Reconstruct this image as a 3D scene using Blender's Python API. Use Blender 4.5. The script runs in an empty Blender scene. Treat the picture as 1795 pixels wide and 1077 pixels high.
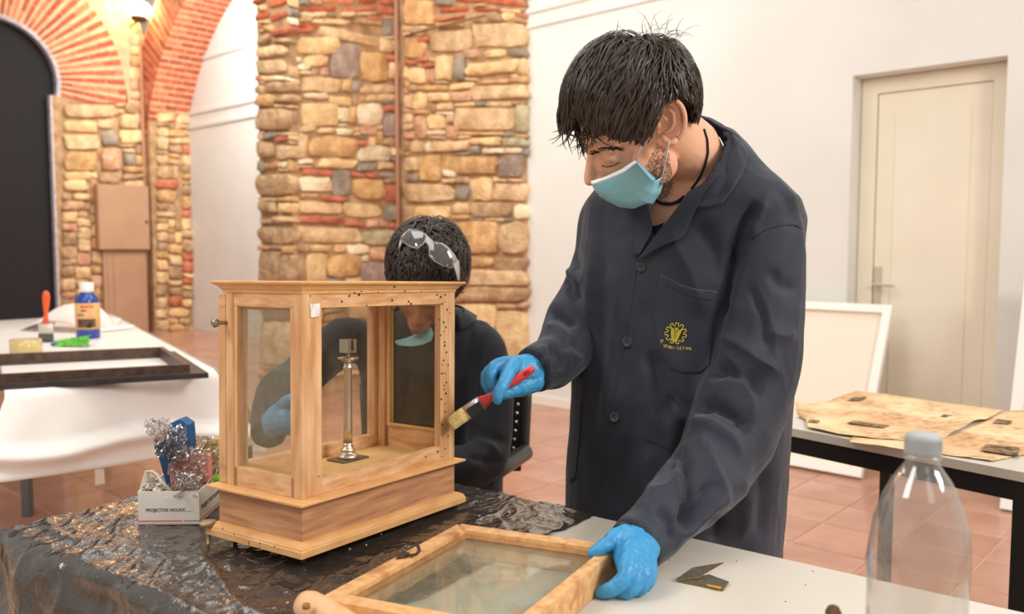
import bpy, bmesh, math, random
import numpy as np
from mathutils import Vector, Matrix, noise
from mathutils.bvhtree import BVHTree
R_ = math.radians
random.seed(7)
rng = np.random.default_rng(7)
# ------------------------------------------------------------------ camera, light, exposure
F, CX, CY, H = 1480.0, 897.5, 538.5, 1.2
PITCH = math.atan((CY - 432.0) / F)
cam_d = bpy.data.cameras.new('camera'); cam = bpy.data.objects.new('camera', cam_d)
bpy.context.scene.collection.objects.link(cam); bpy.context.scene.camera = cam
cam.location = (0, 0, H); cam.rotation_euler = (math.pi/2 - PITCH, 0, 0)
cam_d.sensor_width = 36; cam_d.lens = 36 * F / 1795.0; cam_d.clip_start = .05; cam_d.clip_end = 100
cam_d.dof.use_dof = True; cam_d.dof.focus_distance = 1.33; cam_d.dof.aperture_fstop = 4.6
sc = bpy.context.scene
sc.view_settings.view_transform = 'Standard'; sc.view_settings.look = 'None'
sc.view_settings.gamma = 1; sc.view_settings.use_curve_mapping = False
sc.view_settings.exposure = 0.0
world = bpy.data.worlds.new('world'); sc.world = world; world.use_nodes = True
world.node_tree.nodes['Background'].inputs[0].default_value = (1.0, .945, .885, 1)
world.node_tree.nodes['Background'].inputs[1].default_value = .55
def area(name, loc, aim, size, power, color=(1, .93, .84)):
    d = bpy.data.lights.new(name, 'AREA'); d.shape = 'SQUARE'; d.size = size; d.energy = power; d.color = color
    o = bpy.data.objects.new(name, d); sc.collection.objects.link(o); o.location = loc
    o.rotation_euler = (Vector(aim) - Vector(loc)).to_track_quat('-Z', 'Y').to_euler(); return o
def bulb(name, loc, power, radius=.05, color=(1, .9, .78)):
    d = bpy.data.lights.new(name, 'POINT'); d.energy = power; d.shadow_soft_size = radius; d.color = color
    o = bpy.data.objects.new(name, d); sc.collection.objects.link(o); o.location = loc; return o
area('unseen_light', (2.7, -.1, 2.9), (.1, 1.5, .95), 1.1, 92, (1, .955, .90))
area('unseen_light', (.6, -1.6, 2.9), (.0, 1.6, .9), 1.0, 5, (1, .95, .89))
area('unseen_light', (-1.2, 2.6, 4.4), (-.2, 2.4, 0), 2.0, 44, (1, .94, .87))
area('unseen_light', (-2.6, 6.0, 4.6), (-2.9, 9, 1.2), 2.5, 96, (1, .93, .85))
area('unseen_light', (-3.0, 9.6, 4.4), (-4.2, 12, 1.6), 1.5, 150, (1, .98, .92))  # added area light to brighten the white wall behind the arch
area('unseen_light', (-.2, 4.2, 3.2), (-1.2, 7.4, 1.4), 1.2, 24, (1, .96, .90))  # added area light, lifts the stones of the big pier from the front
area('unseen_light', (2.5, 3.7, 4.3), (2.75, 4.4, 1.0), .7, 26, (1, .96, .90))
area('unseen_light', (-2.4, .3, 3.2), (-.4, 1.8, .9), 1.2, 50, (1, .95, .89))
for i in range(7):
    bulb('unseen_spot', (-1.6 + .5*i, -.4 - .1*i, 3.5), 5.5, .035, (1, .93, .85))
for i in range(5):
    bulb('unseen_spot', (-2.6 + .7*i, 4.6 + .15*i, 4.3), 6, .05, (1, .86, .70))
for i in range(6):
    bulb('unseen_spot', (-2.5 + .6*i, 4.0 - .12*i, 3.0), 5, .05, (1, .95, .90))  # added bulbs, there only for sparkle on the black plastic

# ------------------------------------------------------------------ pixel <-> room helpers
cp, sp = math.cos(PITCH), math.sin(PITCH)
CAM = Vector((0, 0, H))
def ray(px, py):
    x = (px - CX) / F; v = (CY - py) / F
    return Vector((x, cp + v*sp, -sp + v*cp))
def at(px, py, Y): r = ray(px, py); return CAM + r * (Y / r.y)
def atz(px, py, z): r = ray(px, py); return CAM + r * ((z - H) / r.z)
def onp(px, py, P0, n): r = ray(px, py); return CAM + r * ((Vector(P0) - CAM).dot(n) / r.dot(n))
def proj(P):
    X, Y, Z = P[0], P[1], P[2] - H
    d = Y*cp - Z*sp; u = Z*cp + Y*sp
    return CX + F*X/d, CY - F*u/d
A = Vector((-.741, .672, 0)).normalized()      # along the white wall, going away to the left
B = Vector((.672, .741, 0)).normalized()       # square to it, going away to the right
UP = Vector((0, 0, 1))

# ------------------------------------------------------------------ object helpers
COL = sc.collection
def thing(name, label, cat, loc, group=None):
    o = bpy.data.objects.new(name, None); COL.objects.link(o); o.location = loc
    o.empty_display_size = .05; tag(o, label, cat, group); return o
def tag(o, label=None, cat=None, group=None, kind=None):
    if label: o['label'] = label
    if cat: o['category'] = cat
    if group: o['group'] = group
    if kind: o['kind'] = kind
    return o
def wloc(o):
    v = Vector((0, 0, 0))
    while o: v += Vector(o.location); o = o.parent
    return v
def obj(name, verts, faces, mat, parent=None, smooth=False):
    me = bpy.data.meshes.new(name)
    vs = [Vector(v) for v in verts]
    if parent is not None:
        off = wloc(parent)
    else:
        a = np.array([tuple(v) for v in vs]); off = Vector((*( (a.min(0)+a.max(0))/2 )[:2], a.min(0)[2]))
    me.from_pydata([tuple(v - off) for v in vs], [], faces)
    me.validate(); me.update()
    if mat is not None: me.materials.append(mat)
    if smooth:
        me.polygons.foreach_set('use_smooth', [True]*len(me.polygons))
    o = bpy.data.objects.new(name, me); COL.objects.link(o)
    if parent is not None: o.parent = parent
    else: o.location = off
    return o
def lab(o, text): o['label'] = text; return o
class MB:
    def __init__(s): s.v = []; s.f = []
    def add(s, vs, fs):
        n = len(s.v); s.v += [Vector(v) for v in vs]; s.f += [tuple(i+n for i in q) for q in fs]; return s
    def box(s, x0, y0, z0, x1, y1, z1, M=None, bev=0):
        if bev > 0:
            b = min(bev, (x1-x0)*.45, (y1-y0)*.45, (z1-z0)*.45)
            bm = bmesh.new(); bmesh.ops.create_cube(bm, size=1)
            for v in bm.verts: v.co = Vector(((x0+x1)/2+v.co.x*(x1-x0), (y0+y1)/2+v.co.y*(y1-y0), (z0+z1)/2+v.co.z*(z1-z0)))
            bmesh.ops.bevel(bm, geom=bm.edges[:], offset=b, segments=2, affect='EDGES', profile=.7)
            vs = [v.co.copy() for v in bm.verts]; fs = [tuple(v.index for v in f.verts) for f in bm.faces]; bm.free()
        else:
            vs = [Vector((x, y, z)) for x in (x0, x1) for y in (y0, y1) for z in (z0, z1)]
            fs = [(0,1,3,2),(4,6,7,5),(0,4,5,1),(2,3,7,6),(0,2,6,4),(1,5,7,3)]
        if M is not None: vs = [M @ v for v in vs]
        return s.add(vs, fs)
    def hexa(s, a, b):   # a, b: two quads (4 points each)
        return s.add(list(a)+list(b), [(3,2,1,0),(4,5,6,7),(0,1,5,4),(1,2,6,5),(2,3,7,6),(3,0,4,7)])
    def tube(s, pts, rad, n=8, cap=True, flat=None):
        pts = [Vector(p) for p in pts]; rad = rad if hasattr(rad, '__len__') else [rad]*len(pts)
        base = len(s.v); prev = None
        for i, p in enumerate(pts):
            t = (pts[min(i+1, len(pts)-1)] - pts[max(i-1, 0)]); t.normalize()
            if prev is None:
                prev = t.orthogonal().normalized()
            prev = (prev - t*prev.dot(t)); prev = prev.normalized() if prev.length > 1e-6 else t.orthogonal().normalized()
            q = t.cross(prev)
            for k in range(n):
                a = 2*math.pi*k/n; s.v.append(p + (prev*math.cos(a) + q*math.sin(a)*(flat or 1))*rad[i])
        for i in range(len(pts)-1):
            for k in range(n):
                a = base+i*n+k; b = base+i*n+(k+1) % n; s.f.append((a, b, b+n, a+n))
        if cap:
            s.f.append(tuple(base+k for k in range(n))[::-1]); s.f.append(tuple(base+(len(pts)-1)*n+k for k in range(n)))
        return s
    def lathe(s, prof, n=24, M=None, cap=True, square=None):   # prof: (r, z)
        base = len(s.v)
        for r, z in prof:
            for k in range(n):
                a = 2*math.pi*k/n; v = Vector((r*math.cos(a), r*math.sin(a), z)); s.v.append(M @ v if M is not None else v)
        for i in range(len(prof)-1):
            for k in range(n):
                a = base+i*n+k; b = base+i*n+(k+1) % n; s.f.append((a, b, b+n, a+n))
        if cap:
            s.f.append(tuple(base+k for k in range(n))[::-1]); s.f.append(tuple(base+(len(prof)-1)*n+k for k in range(n)))
        return s
    def ell(s, c, r, M=None, n=16, m=10):
        base = len(s.v)
        for i in range(m+1):
            th = math.pi*i/m
            for k in range(n):
                a = 2*math.pi*k/n
                v = Vector((r[0]*math.sin(th)*math.cos(a), r[1]*math.sin(th)*math.sin(a), -r[2]*math.cos(th)))
                if M is not None: v = M @ v
                s.v.append(Vector(c)+v)
        for i in range(m):
            for k in range(n):
                a = base+i*n+k; b = base+i*n+(k+1) % n; s.f.append((a, b, b+n, a+n))
        return s
    def ringloft(s, rings, closed=True, cap=True):
        base = len(s.v); n = len(rings[0])
        for r in rings: s.v += [Vector(v) for v in r]
        for i in range(len(rings)-1):
            for k in range(n if closed else n-1):
                a = base+i*n+k; b = base+i*n+(k+1) % n; s.f.append((a, b, b+n, a+n))
        if cap and closed:
            s.f.append(tuple(base+k for k in range(n))[::-1]); s.f.append(tuple(base+(len(rings)-1)*n+k for k in range(n)))
        return s
    def build(s, name, mat, parent=None, smooth=False): return obj(name, s.v, s.f, mat, parent, smooth)

# ------------------------------------------------------------------ materials
def lin(c):
    return tuple(((x/255)/12.92 if x/255 <= .04045 else ((x/255+.055)/1.055)**2.4) for x in c) + (1,)
MATS = {}
def mat(name, col, col2=None, rough=.6, metal=0, scale=8, bump=0, bscale=40, stretch=(1, 1, 1), spec=.5, rand=0, trans=0, ior=1.45,
        emit=0, sheen=0, detail=6, contrast=(.35, .65), coat=0, alpha=1, col3=None, s3=3, bdist=.01):
    m = bpy.data.materials.new(name); m.use_nodes = True; nt = m.node_tree; N = nt.nodes; L = nt.links
    p = N['Principled BSDF']; p.inputs['Roughness'].default_value = rough; p.inputs['Metallic'].default_value = metal
    p.inputs['Specular IOR Level'].default_value = spec; p.inputs['IOR'].default_value = ior
    p.inputs['Transmission Weight'].default_value = trans; p.inputs['Sheen Weight'].default_value = sheen
    p.inputs['Coat Weight'].default_value = coat; p.inputs['Alpha'].default_value = alpha
    p.inputs['Base Color'].default_value = lin(col)
    if emit: p.inputs['Emission Color'].default_value = lin(col); p.inputs['Emission Strength'].default_value = emit
    tc = N.new('ShaderNodeTexCoord'); mp = N.new('ShaderNodeMapping'); mp.inputs['Scale'].default_value = stretch
    L.new(tc.outputs['Object'], mp.inputs['Vector'])
    if rand:
        oi = N.new('ShaderNodeObjectInfo'); ml = N.new('ShaderNodeMath'); ml.operation = 'MULTIPLY'; ml.inputs[1].default_value = 37.0
        L.new(oi.outputs['Random'], ml.inputs[0]); L.new(ml.outputs[0], mp.inputs['Location'])
    out = None
    if col2 is not None:
        n = N.new('ShaderNodeTexNoise'); n.inputs['Scale'].default_value = scale; n.inputs['Detail'].default_value = detail
        L.new(mp.outputs[0], n.inputs['Vector'])
        r = N.new('ShaderNodeValToRGB'); r.color_ramp.elements[0].position = contrast[0]; r.color_ramp.elements[1].position = contrast[1]
        r.color_ramp.elements[0].color = lin(col); r.color_ramp.elements[1].color = lin(col2)
        L.new(n.outputs['Fac'], r.inputs[0]); out = r.outputs[0]
        if col3 is not None:
            n3 = N.new('ShaderNodeTexNoise'); n3.inputs['Scale'].default_value = s3; n3.inputs['Detail'].default_value = 4
            L.new(mp.outputs[0], n3.inputs['Vector'])
            r3 = N.new('ShaderNodeValToRGB'); r3.color_ramp.elements[0].position = .52; r3.color_ramp.elements[1].position = .68
            L.new(n3.outputs['Fac'], r3.inputs[0])
            mx = N.new('ShaderNodeMix'); mx.data_type = 'RGBA'; L.new(r3.outputs[0], mx.inputs['Factor'])
            L.new(out, mx.inputs['A']); mx.inputs['B'].default_value = lin(col3); out = mx.outputs['Result']
    if rand:
        hs = N.new('ShaderNodeHueSaturation'); mr = N.new('ShaderNodeMapRange')
        mr.inputs['To Min'].default_value = 1-rand; mr.inputs['To Max'].default_value = 1+rand
        L.new(oi.outputs['Random'], mr.inputs['Value']); L.new(mr.outputs[0], hs.inputs['Value'])
        if out is not None: L.new(out, hs.inputs['Color'])
        else: hs.inputs['Color'].default_value = lin(col)
        out = hs.outputs[0]
    if out is not None: L.new(out, p.inputs['Base Color'])
    if bump:
        b = N.new('ShaderNodeTexNoise'); b.inputs['Scale'].default_value = bscale; b.inputs['Detail'].default_value = 5
        L.new(mp.outputs[0], b.inputs['Vector']); bp = N.new('ShaderNodeBump'); bp.inputs['Strength'].default_value = bump
        bp.inputs['Distance'].default_value = bdist
        L.new(b.outputs['Fac'], bp.inputs['Height']); L.new(bp.outputs[0], p.inputs['Normal'])
    MATS[name] = m; return m
wall_m = mat('white_plaster', (229, 228, 223), (224, 222, 216), rough=.8, scale=2, bump=.05, bscale=20)
mortar_m = mat('stone_mortar', (196, 160, 120), (156, 122, 88), rough=.95, scale=9, bump=.6, bscale=30)
limem = mat('lime_mortar', (226, 190, 156), (204, 164, 126), rough=.95, scale=10, bump=.4, bscale=30)
SC = dict(t=((235,201,157),(204,169,126)), y=((244,213,159),(226,185,133)), o=((228,185,129),(195,151,102)), g=((173,160,143),(147,133,117)),
          v=((180,157,143),(151,128,114)), r=((215,131,98),(184,108,84)), b=((204,169,131),(169,135,100)), p=((228,185,149),(202,147,117)),
          w=((244,231,200),(226,201,164)), k=((200,187,155),(173,160,126)))
stone_m = {k: mat('stone_'+dict(t='tan',y='yellow',o='ochre',g='grey',v='purple',r='brick',b='brown',p='pink',w='pale',k='green')[k],
           a, b, rough=.92, scale=9, bump=.7, bscale=34, rand=.10, bdist=.03, contrast=(.38, .6)) for k, (a, b) in SC.items()}
brick_m = [mat('orange_brick', (206,112,74), (178,86,58), rough=.9, scale=20, bump=.4, bscale=60, rand=.12),
           mat('red_brick', (186,96,68), (156,76,54), rough=.9, scale=20, bump=.4, bscale=60, rand=.12),
           mat('pale_brick', (214,140,100), (190,112,78), rough=.9, scale=20, bump=.4, bscale=60, rand=.12)]
# ------------------------------------------------------------------ floor
grout = mat('floor_grout', (206, 172, 146), rough=.7)
tile_m = mat('terracotta_tile', (192, 140, 116), (176, 124, 102), rough=.32, scale=5, rand=.05, coat=.25, col3=(202,154,130), s3=1.5)
fl = MB(); fl.box(-11, -1.5, -.05, 5.5, 16, -.004)
floor = tag(fl.build('floor', grout), kind='structure')
fo = wloc(floor); TS = .315
tile0 = None; ntile = 0; cells = []
for i in range(-25, 50):
    for j in range(-10, 50):
        c = A*(.785 + (i+.5)*TS) + B*(3.88 + (j+.5)*TS)
        if c.y < .6 or c.y > 13.5 or c.x > 4.4: continue
        x, y = proj((c.x, c.y, 0))
        if x < -700 or x > 2500 or y > 1500: continue
        vis_ = -70 < x < 1860 and y < 1120
        dw = (c - atz(925, 706, 0)).dot(B)
        if dw > .1 and c.x > -1.0: continue
        cells.append((c.y + (0 if vis_ else 100), c))
cells.sort(key=lambda t: t[0])
ang = math.atan2(A.y, A.x)
for k, (_, c) in enumerate(cells[:300]):
    if tile0 is None:
        m = MB(); h = TS/2 - .0035
        m.add([(-h,-h,-.004),(h,-h,-.004),(h,h,-.004),(-h,h,-.004),(-h+.002,-h+.002,0),(h-.002,-h+.002,0),(h-.002,h-.002,0),(-h+.002,h-.002,0)],
              [(0,1,5,4),(1,2,6,5),(2,3,7,6),(3,0,4,7),(4,5,6,7)])
        tile0 = bpy.data.meshes.new('tile'); tile0.from_pydata([tuple(v) for v in m.v], [], m.f); tile0.materials.append(tile_m)
    o = bpy.data.objects.new('tile', tile0); COL.objects.link(o); o.parent = floor
    o.location = Vector((c.x, c.y, 0)) - fo; o.rotation_euler.z = ang
m = MB(); h = TS/2-.0035
for _, c in cells[300:]:
    q = [c + A*sx*h + B*sy*h for sx, sy in ((-1,-1),(1,-1),(1,1),(-1,1))]
    m.add(q, [(0,1,2,3)])
if m.v: o = m.build('tile_field', tile_m, floor); o['kind'] = 'stuff'

# ------------------------------------------------------------------ white wall with the door niche
W0 = atz(925, 706, 0); nW = -B        # wall plane through W0, normal towards the room
def wl(px, py): # pixel -> (s, z) on the wall; s grows to the right (-A)
    P = onp(px, py, W0, nW); return (P - W0).dot(-A), P.z
def wp(s, z, d=0): return W0 + (-A)*s + UP*z + B*d     # d > 0 goes into the wall
ds0, dz0 = wl(1495, 133); ds1, dz1 = wl(1767, 97); dtop = (dz0+dz1)/2
REC = .14
SL, SR, ZT = -3.2, 6.2, 4.4
m = MB()
def wbox(m, s0, s1, z0, z1, d0, d1):
    m.hexa([wp(s0,z0,d0), wp(s1,z0,d0), wp(s1,z0,d1), wp(s0,z0,d1)], [wp(s0,z1,d0), wp(s1,z1,d0), wp(s1,z1,d1), wp(s0,z1,d1)])
wbox(m, -.02, ds0, 0, ZT, 0, .3); wbox(m, ds1, SR, 0, ZT, 0, .3); wbox(m, ds0, ds1, dtop, ZT, 0, .3); wbox(m, ds0, ds1, 0, dtop, REC+.06, .3)
tag(m.build('wall_right', wall_m), kind='structure')
s1_, z1_ = wl(940, 47); s2_, z2_ = wl(1060, 22)
m = MB(); wbox(m, -.02, SR, z1_-.004, z1_+.015, -.02, .0); wbox(m, -.02, SR, z1_+.015, z1_+.10, -.012, 0); wbox(m, -.02, SR, z1_+.10, z1_+.13, -.03, 0)
tag(m.build('trim_1', wall_m), kind='structure')
base_m = mat('skirting_white', (236, 228, 216), rough=.5)
m = MB(); wbox(m, -.02, ds0, 0, .07, -.012, 0)
tag(m.build('baseboard_right', base_m), kind='structure')
door_m = mat('door_cream', (238, 230, 210), (232, 223, 202), rough=.45, scale=3)
door = thing('door_1', 'plain cream door set back in a deep niche of the white wall', None, wp((ds0+ds1)/2, 0, REC)); 
del door['label']; door['kind'] = 'structure'
m = MB(); fw = .09
wbox(m, ds0+.004, ds0+fw, 0, dtop-.004, REC, REC+.05); wbox(m, ds1-fw, ds1-.004, 0, dtop-.004, REC, REC+.05); wbox(m, ds0+fw, ds1-fw, dtop-fw, dtop-.004, REC, REC+.05)
m.build('door_frame', door_m, door)
m = MB(); wbox(m, ds0+fw+.004, ds1-fw-.004, .01, dtop-fw-.004, REC+.012, REC+.05)
leaf = m.build('door_leaf', door_m, door)
m = MB()
wbox(m, ds0+fw+.10, ds1-fw-.10, .25, dtop-fw-.12, REC+.006, REC+.013)
m.build('door_panel', door_m, leaf)
hs, hz = wl(1522, 500)
steel = mat('brushed_steel', (170, 165, 155), rough=.3, metal=.9)
m = MB(); wbox(m, hs-.02, hs+.02, hz-.12, hz+.10, REC+.004, REC+.012); 
m.tube([wp(hs, hz, REC+.004), wp(hs, hz, REC-.045), wp(hs+.02, hz, REC-.05), wp(hs+.11, hz-.003, REC-.05)], [.01,.01,.01,.008], 8)
m.build('door_handle', mat('pale_handle', (206, 196, 176), rough=.35, metal=.4), leaf)

# ------------------------------------------------------------------ rubble piers
def stone_mesh(name, quad, n, depth, m, parent, rough=.08, npts=10):
    """quad: four world corners on the wall plane; a rounded irregular stone standing proud of it"""
    c = sum(quad, Vector()) / 4; q = quad
    def P(u, v):
        return (q[0]*(1-u)*(1-v) + q[1]*u*(1-v) + q[2]*u*v + q[3]*(1-u)*v)
    outl = []; npts = 12; ex = random.choice((5, 8, 12, 18))
    w_ = (q[1]-q[0]).length; h_ = (q[3]-q[0]).length; ju = min(.06, .012/w_); jv = min(.12, .010/h_)
    sk = random.uniform(-.08, .08)
    for k in range(npts):
        a = 2*math.pi*(k+.5)/npts; cx_, cy_ = math.cos(a), math.sin(a)
        e = 1/max((abs(cx_)**ex+abs(cy_)**ex)**(1/ex), 1e-6)
        outl.append((.5+.5*e*cx_ + random.uniform(-ju, ju) + sk*(cy_), .5+.5*e*cy_ + random.uniform(-jv, jv)))
    v = []; iu = min(.16, .010/w_*2); iv = min(.22, .009/h_*2)
    tu, tv = random.uniform(-.35, .35), random.uniform(-.35, .35)
    for u, w in outl: v.append(P(u, w) - n*.04)
    for u, w in outl: v.append(P(.5+(u-.5)*(1-iu*.3), .5+(w-.5)*(1-iv*.3)) + n*depth*(.74+.1*random.random()))
    for u, w in outl: v.append(P(.5+(u-.5)*(1-iu), .5+(w-.5)*(1-iv)) + n*depth*(.85+tu*(u-.5)+tv*(w-.5)+.22*random.random()))
    v.append(P(.5+random.uniform(-.15, .15), .5+random.uniform(-.15, .15)) + n*depth*(.95+.25*random.random()))
    f = []
    for i in range(2):
        for k in range(npts):
            a = i*npts+k; b = i*npts+(k+1) % npts; f.append((a, b, b+npts, a+npts))
    t = 3*npts
    for k in range(npts): f.append((2*npts+k, 2*npts+(k+1) % npts, t))
    return obj(name, v, f, m, parent, smooth=True)
def fill(rect, taken, wr, hr, cell=3):
    x0, y0, x1, y1 = rect; nx = int((x1-x0)/cell); ny = int((y1-y0)/cell)
    g = np.zeros((ny, nx), bool)
    for (a, b, c, d) in taken:
        g[max(0, int((b-y0)/cell)):max(0, int(math.ceil((d-y0)/cell))), max(0, int((a-x0)/cell)):max(0, int(math.ceil((c-x0)/cell)))] = True
    out = []
    for j in range(ny):
        for i in range(nx):
            if g[j, i]: continue
            w = random.randint(wr[0], wr[1])//cell; h = random.randint(hr[0], hr[1])//cell
            ww = 0
            while ww < w and i+ww < nx and not g[j, i+ww]: ww += 1
            hh = 0
            while hh < h and j+hh < ny and not g[j+hh, i:i+ww].any(): hh += 1
            g[j:j+hh, i:i+ww] = True
            if ww*cell >= 7 and hh*cell >= 6:
                out.append((x0+i*cell, y0+j*cell, x0+(i+ww)*cell, y0+(j+hh)*cell))
    return out
def lay(parent, plane, n, stones, depth, gap=.25):
    for s in stones:
        x0, y0, x1, y1, sl, c = s
        q = [onp(x0+gap, y1-gap, plane, n), onp(x1-gap, y1-gap+sl, plane, n), onp(x1-gap, y0+gap+sl, plane, n), onp(x0+gap, y0+gap, plane, n)]
        area_ = (q[1]-q[0]).length
        if c == 'R':
            stone_mesh('brick', q, n, depth*.5, random.choice(brick_m), parent, .03, 8)
        else:
            stone_mesh('stone', q, n, min(depth*(.7+.6*random.random()), area_*.35), stone_m[c], parent)
def parse(t):
    out = []
    for ln in t.split(';'):
        ln = ln.strip()
        if not ln: continue
        p = ln.split(','); out.append((float(p[0]), float(p[1]), float(p[2]), float(p[3]), float(p[4]), p[5].strip()))
    return out
def rcol(pal): return random.choice(pal)
C0 = onp(705, 600, W0, nW); C0.z = 0
nL = -A                          # faces seen square to A look towards -A
C1 = onp(518, 600, C0, nL); C1.z = 0
C2 = onp(456, 600, C1, -B); C2.z = 0
TOP = 4.2
pm = MB()
def prism(m, pts, z0, z1):
    n = len(pts); m.add([Vector((p.x, p.y, z0)) for p in pts] + [Vector((p.x, p.y, z1)) for p in pts],
        [tuple(range(n))[::-1], tuple(range(n, 2*n))] + [(i, (i+1) % n, n+(i+1) % n, n+i) for i in range(n)])
e_ = .0
prism(pm, [W0 + A*.03, C0, C1, C2 - A*.05, C2 - A*.05 + B*2.0, W0 + A*.03 + B*.9], 0, TOP)
pier = tag(pm.build('wall_center', mortar_m), kind='structure')
LEFT = """520,-14,560,-2,0,R;565,-12,622,7,0,R;628,-10,658,7,0,R;661,-8,700,8,0,r;522,13,590,22,-3,R;596,13,656,22,-3,R;660,10,688,26,0,r;
545,33,612,43,2,t;556,44,663,62,22,t;615,31,668,42,5,b;640,28,668,36,5,r;668,34,700,64,0,g;520,40,556,48,4,R;519,50,549,60,-2,r;
520,62,592,93,6,y;530,96,572,118,0,y;575,78,628,138,0,v;630,90,675,140,4,o;663,70,700,92,0,t;672,96,696,106,3,r;677,110,700,140,0,t;
520,112,542,124,0,w;526,134,596,160,3,t;597,138,614,162,0,o;614,142,629,162,0,g;630,146,690,164,3,t;530,163,572,174,0,w;574,167,614,184,3,y;
524,180,590,221,0,y;586,188,608,212,3,w;608,186,622,218,0,o;624,180,668,220,0,w;640,165,690,178,0,t;668,184,700,196,0,r;669,200,700,240,0,v;
524,222,552,233,-5,t;555,224,585,234,0,t;586,224,616,236,2,w;520,236,536,280,0,t;538,238,622,274,4,o;556,276,622,294,3,y;620,244,640,255,3,r;
626,256,681,285,0,w;682,258,700,273,0,t;658,284,686,298,0,t;686,287,700,302,0,r;527,295,583,306,3,r;612,301,638,309,3,r;639,303,661,312,2,r;
662,302,700,313,0,v;523,310,578,336,0,w;580,298,612,344,0,g;615,315,671,350,0,o;672,322,700,354,0,r;562,342,602,352,3,r;524,339,556,348,0,o;
520,353,597,374,2,t;599,354,666,380,3,t;671,360,700,387,0,g;520,378,595,390,3,r;600,386,637,396,3,r;640,383,662,400,0,p;663,387,678,398,0,p;
680,390,700,402,0,r;520,397,632,424,2,t;632,404,688,430,-2,k;540,430,577,441,0,y;584,428,605,443,0,y;606,428,645,446,0,w;646,434,690,458,0,p;
520,445,534,496,0,b;535,444,570,496,0,y;571,446,628,486,0,o;630,460,695,500,0,v;565,488,598,497,0,g;520,500,600,540,0,o;605,505,690,560,0,t"""
END = """444,0,468,10,-8,R;449,27,474,37,-8,R;452,46,463,52,-3,R;472,4,505,15,-9,R;476,28,505,38,-9,R;480,54,518,66,-9,r;454,66,478,80,-6,b;
452,84,505,104,-8,t;452,106,502,132,-4,t;450,133,459,143,0,r;451,150,470,168,-2,b;470,146,518,164,-4,b;453,168,485,188,-2,o;486,168,518,182,-3,b;
454,192,514,230,0,b;465,234,489,246,-4,g;486,240,506,250,-2,r;455,248,484,278,0,b;488,256,518,280,-3,t;468,288,492,298,-5,o;455,306,518,344,-4,b;
458,352,488,374,0,b;492,356,518,375,0,y;461,382,482,393,0,b;484,380,517,391,0,t;457,396,518,428,0,b;457,440,496,496,0,b;498,445,518,497,0,b;
458,500,518,560,0,b;459,563,518,640,0,t"""
RIGHT = """712,0,765,44,0,o;772,12,822,22,-2,R;800,-6,850,4,2,R;832,13,880,19,3,R;852,-4,922,6,8,R;905,22,924,28,4,R;765,34,815,40,-8,r;
711,64,748,104,0,o;735,66,757,76,-2,r;757,58,830,94,-8,t;833,42,924,84,-2,t;712,107,732,114,0,r;735,102,754,110,-2,r;745,113,770,120,-3,r;
719,120,748,148,0,y;767,98,796,142,0,y;798,100,818,142,0,g;820,112,911,136,-8,y;818,88,842,103,0,p;850,90,890,102,-4,y;893,88,924,99,0,g;
751,122,767,146,0,p;840,142,896,150,-4,o;898,130,910,139,0,p;911,103,925,132,0,t;790,148,832,160,-4,y;735,150,788,160,0,o;830,153,925,178,-6,t;
726,163,752,193,0,y;755,162,792,180,0,y;711,165,725,190,0,t;768,182,796,196,-3,t;800,181,835,188,-2,y;798,190,905,231,-2,t;907,185,925,235,0,k;
730,204,750,243,0,p;752,202,783,228,0,y;784,218,806,240,4,p;712,230,728,245,0,p;760,249,826,268,-3,t;828,242,882,256,-2,y;883,241,925,258,0,k;
721,248,746,268,0,t;747,250,757,268,-2,w;850,260,890,270,0,w;738,272,775,317,0,o;712,276,736,300,0,t;777,274,875,306,0,o;877,272,918,312,0,v;
780,297,803,312,0,w;712,306,736,318,0,v;712,322,800,354,0,t;801,322,826,350,0,g;828,311,865,352,0,y;867,320,925,352,0,t;730,360,790,388,0,y;
795,357,825,376,-2,t;828,356,900,382,0,b;904,358,925,385,0,w;712,360,728,400,0,b;790,388,876,446,0,o;878,390,924,446,0,t;818,450,868,470,0,o;
870,452,923,474,0,b;800,472,924,500,0,t;800,503,924,530,0,b;798,533,870,600,0,y;872,545,923,635,0,y;800,603,870,640,0,t;712,402,788,450,0,t;
712,452,798,500,0,y"""
for txt, pl, n, rect in ((LEFT, C0, nL, (519, -20, 701, 660)), (END, C1, -B, (456, -20, 518, 700)), (RIGHT, W0 - B*.03, -B, (710, -20, 926, 720))):
    st = parse(txt)
    tk = [(s[0], s[1]+min(0, s[4]), s[2], s[3]+max(0, s[4])) for s in st]
    fl_ = fill(rect, tk, (15, 52), (9, 21))
    st += [(a, b, c, d, random.uniform(-1.5, 1.5), rcol('ttbopwbyotg')) for a, b, c, d in fl_]
    lay(pier, pl, n, st, .034)
m = MB(); prism(m, [W0 + A*.005 - B*.03, W0 - B*.03 + A*((C0-W0).dot(A)), C0 , W0+A*.005], 0, TOP)
m.build('mortar_bed', mortar_m, pier)
pipe_m = mat('painted_pipe', (176, 128, 100), rough=.6)
m = MB(); pc = C0 - A*.035 - B*.065
m.tube([(pc.x, pc.y, 0), (pc.x, pc.y, TOP)], .022, 10)
p0 = onp(712, 62, W0 - B*.09, -B); p1 = onp(850, 27, W0 - B*.09, -B)
pt = tag(m.build('conduit_pipe', pipe_m, None, True), 'thin brown vertical pipe in the corner of the big stone pier', 'pipe')
m = MB(); m.tube([p0, p1], .008, 8)
tag(m.build('tie_rod', mat('dark_rod', (120, 88, 64), rough=.6), None, True), 'short slanting rod on the upper stone pier beside the pipe', 'rod')

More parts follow.
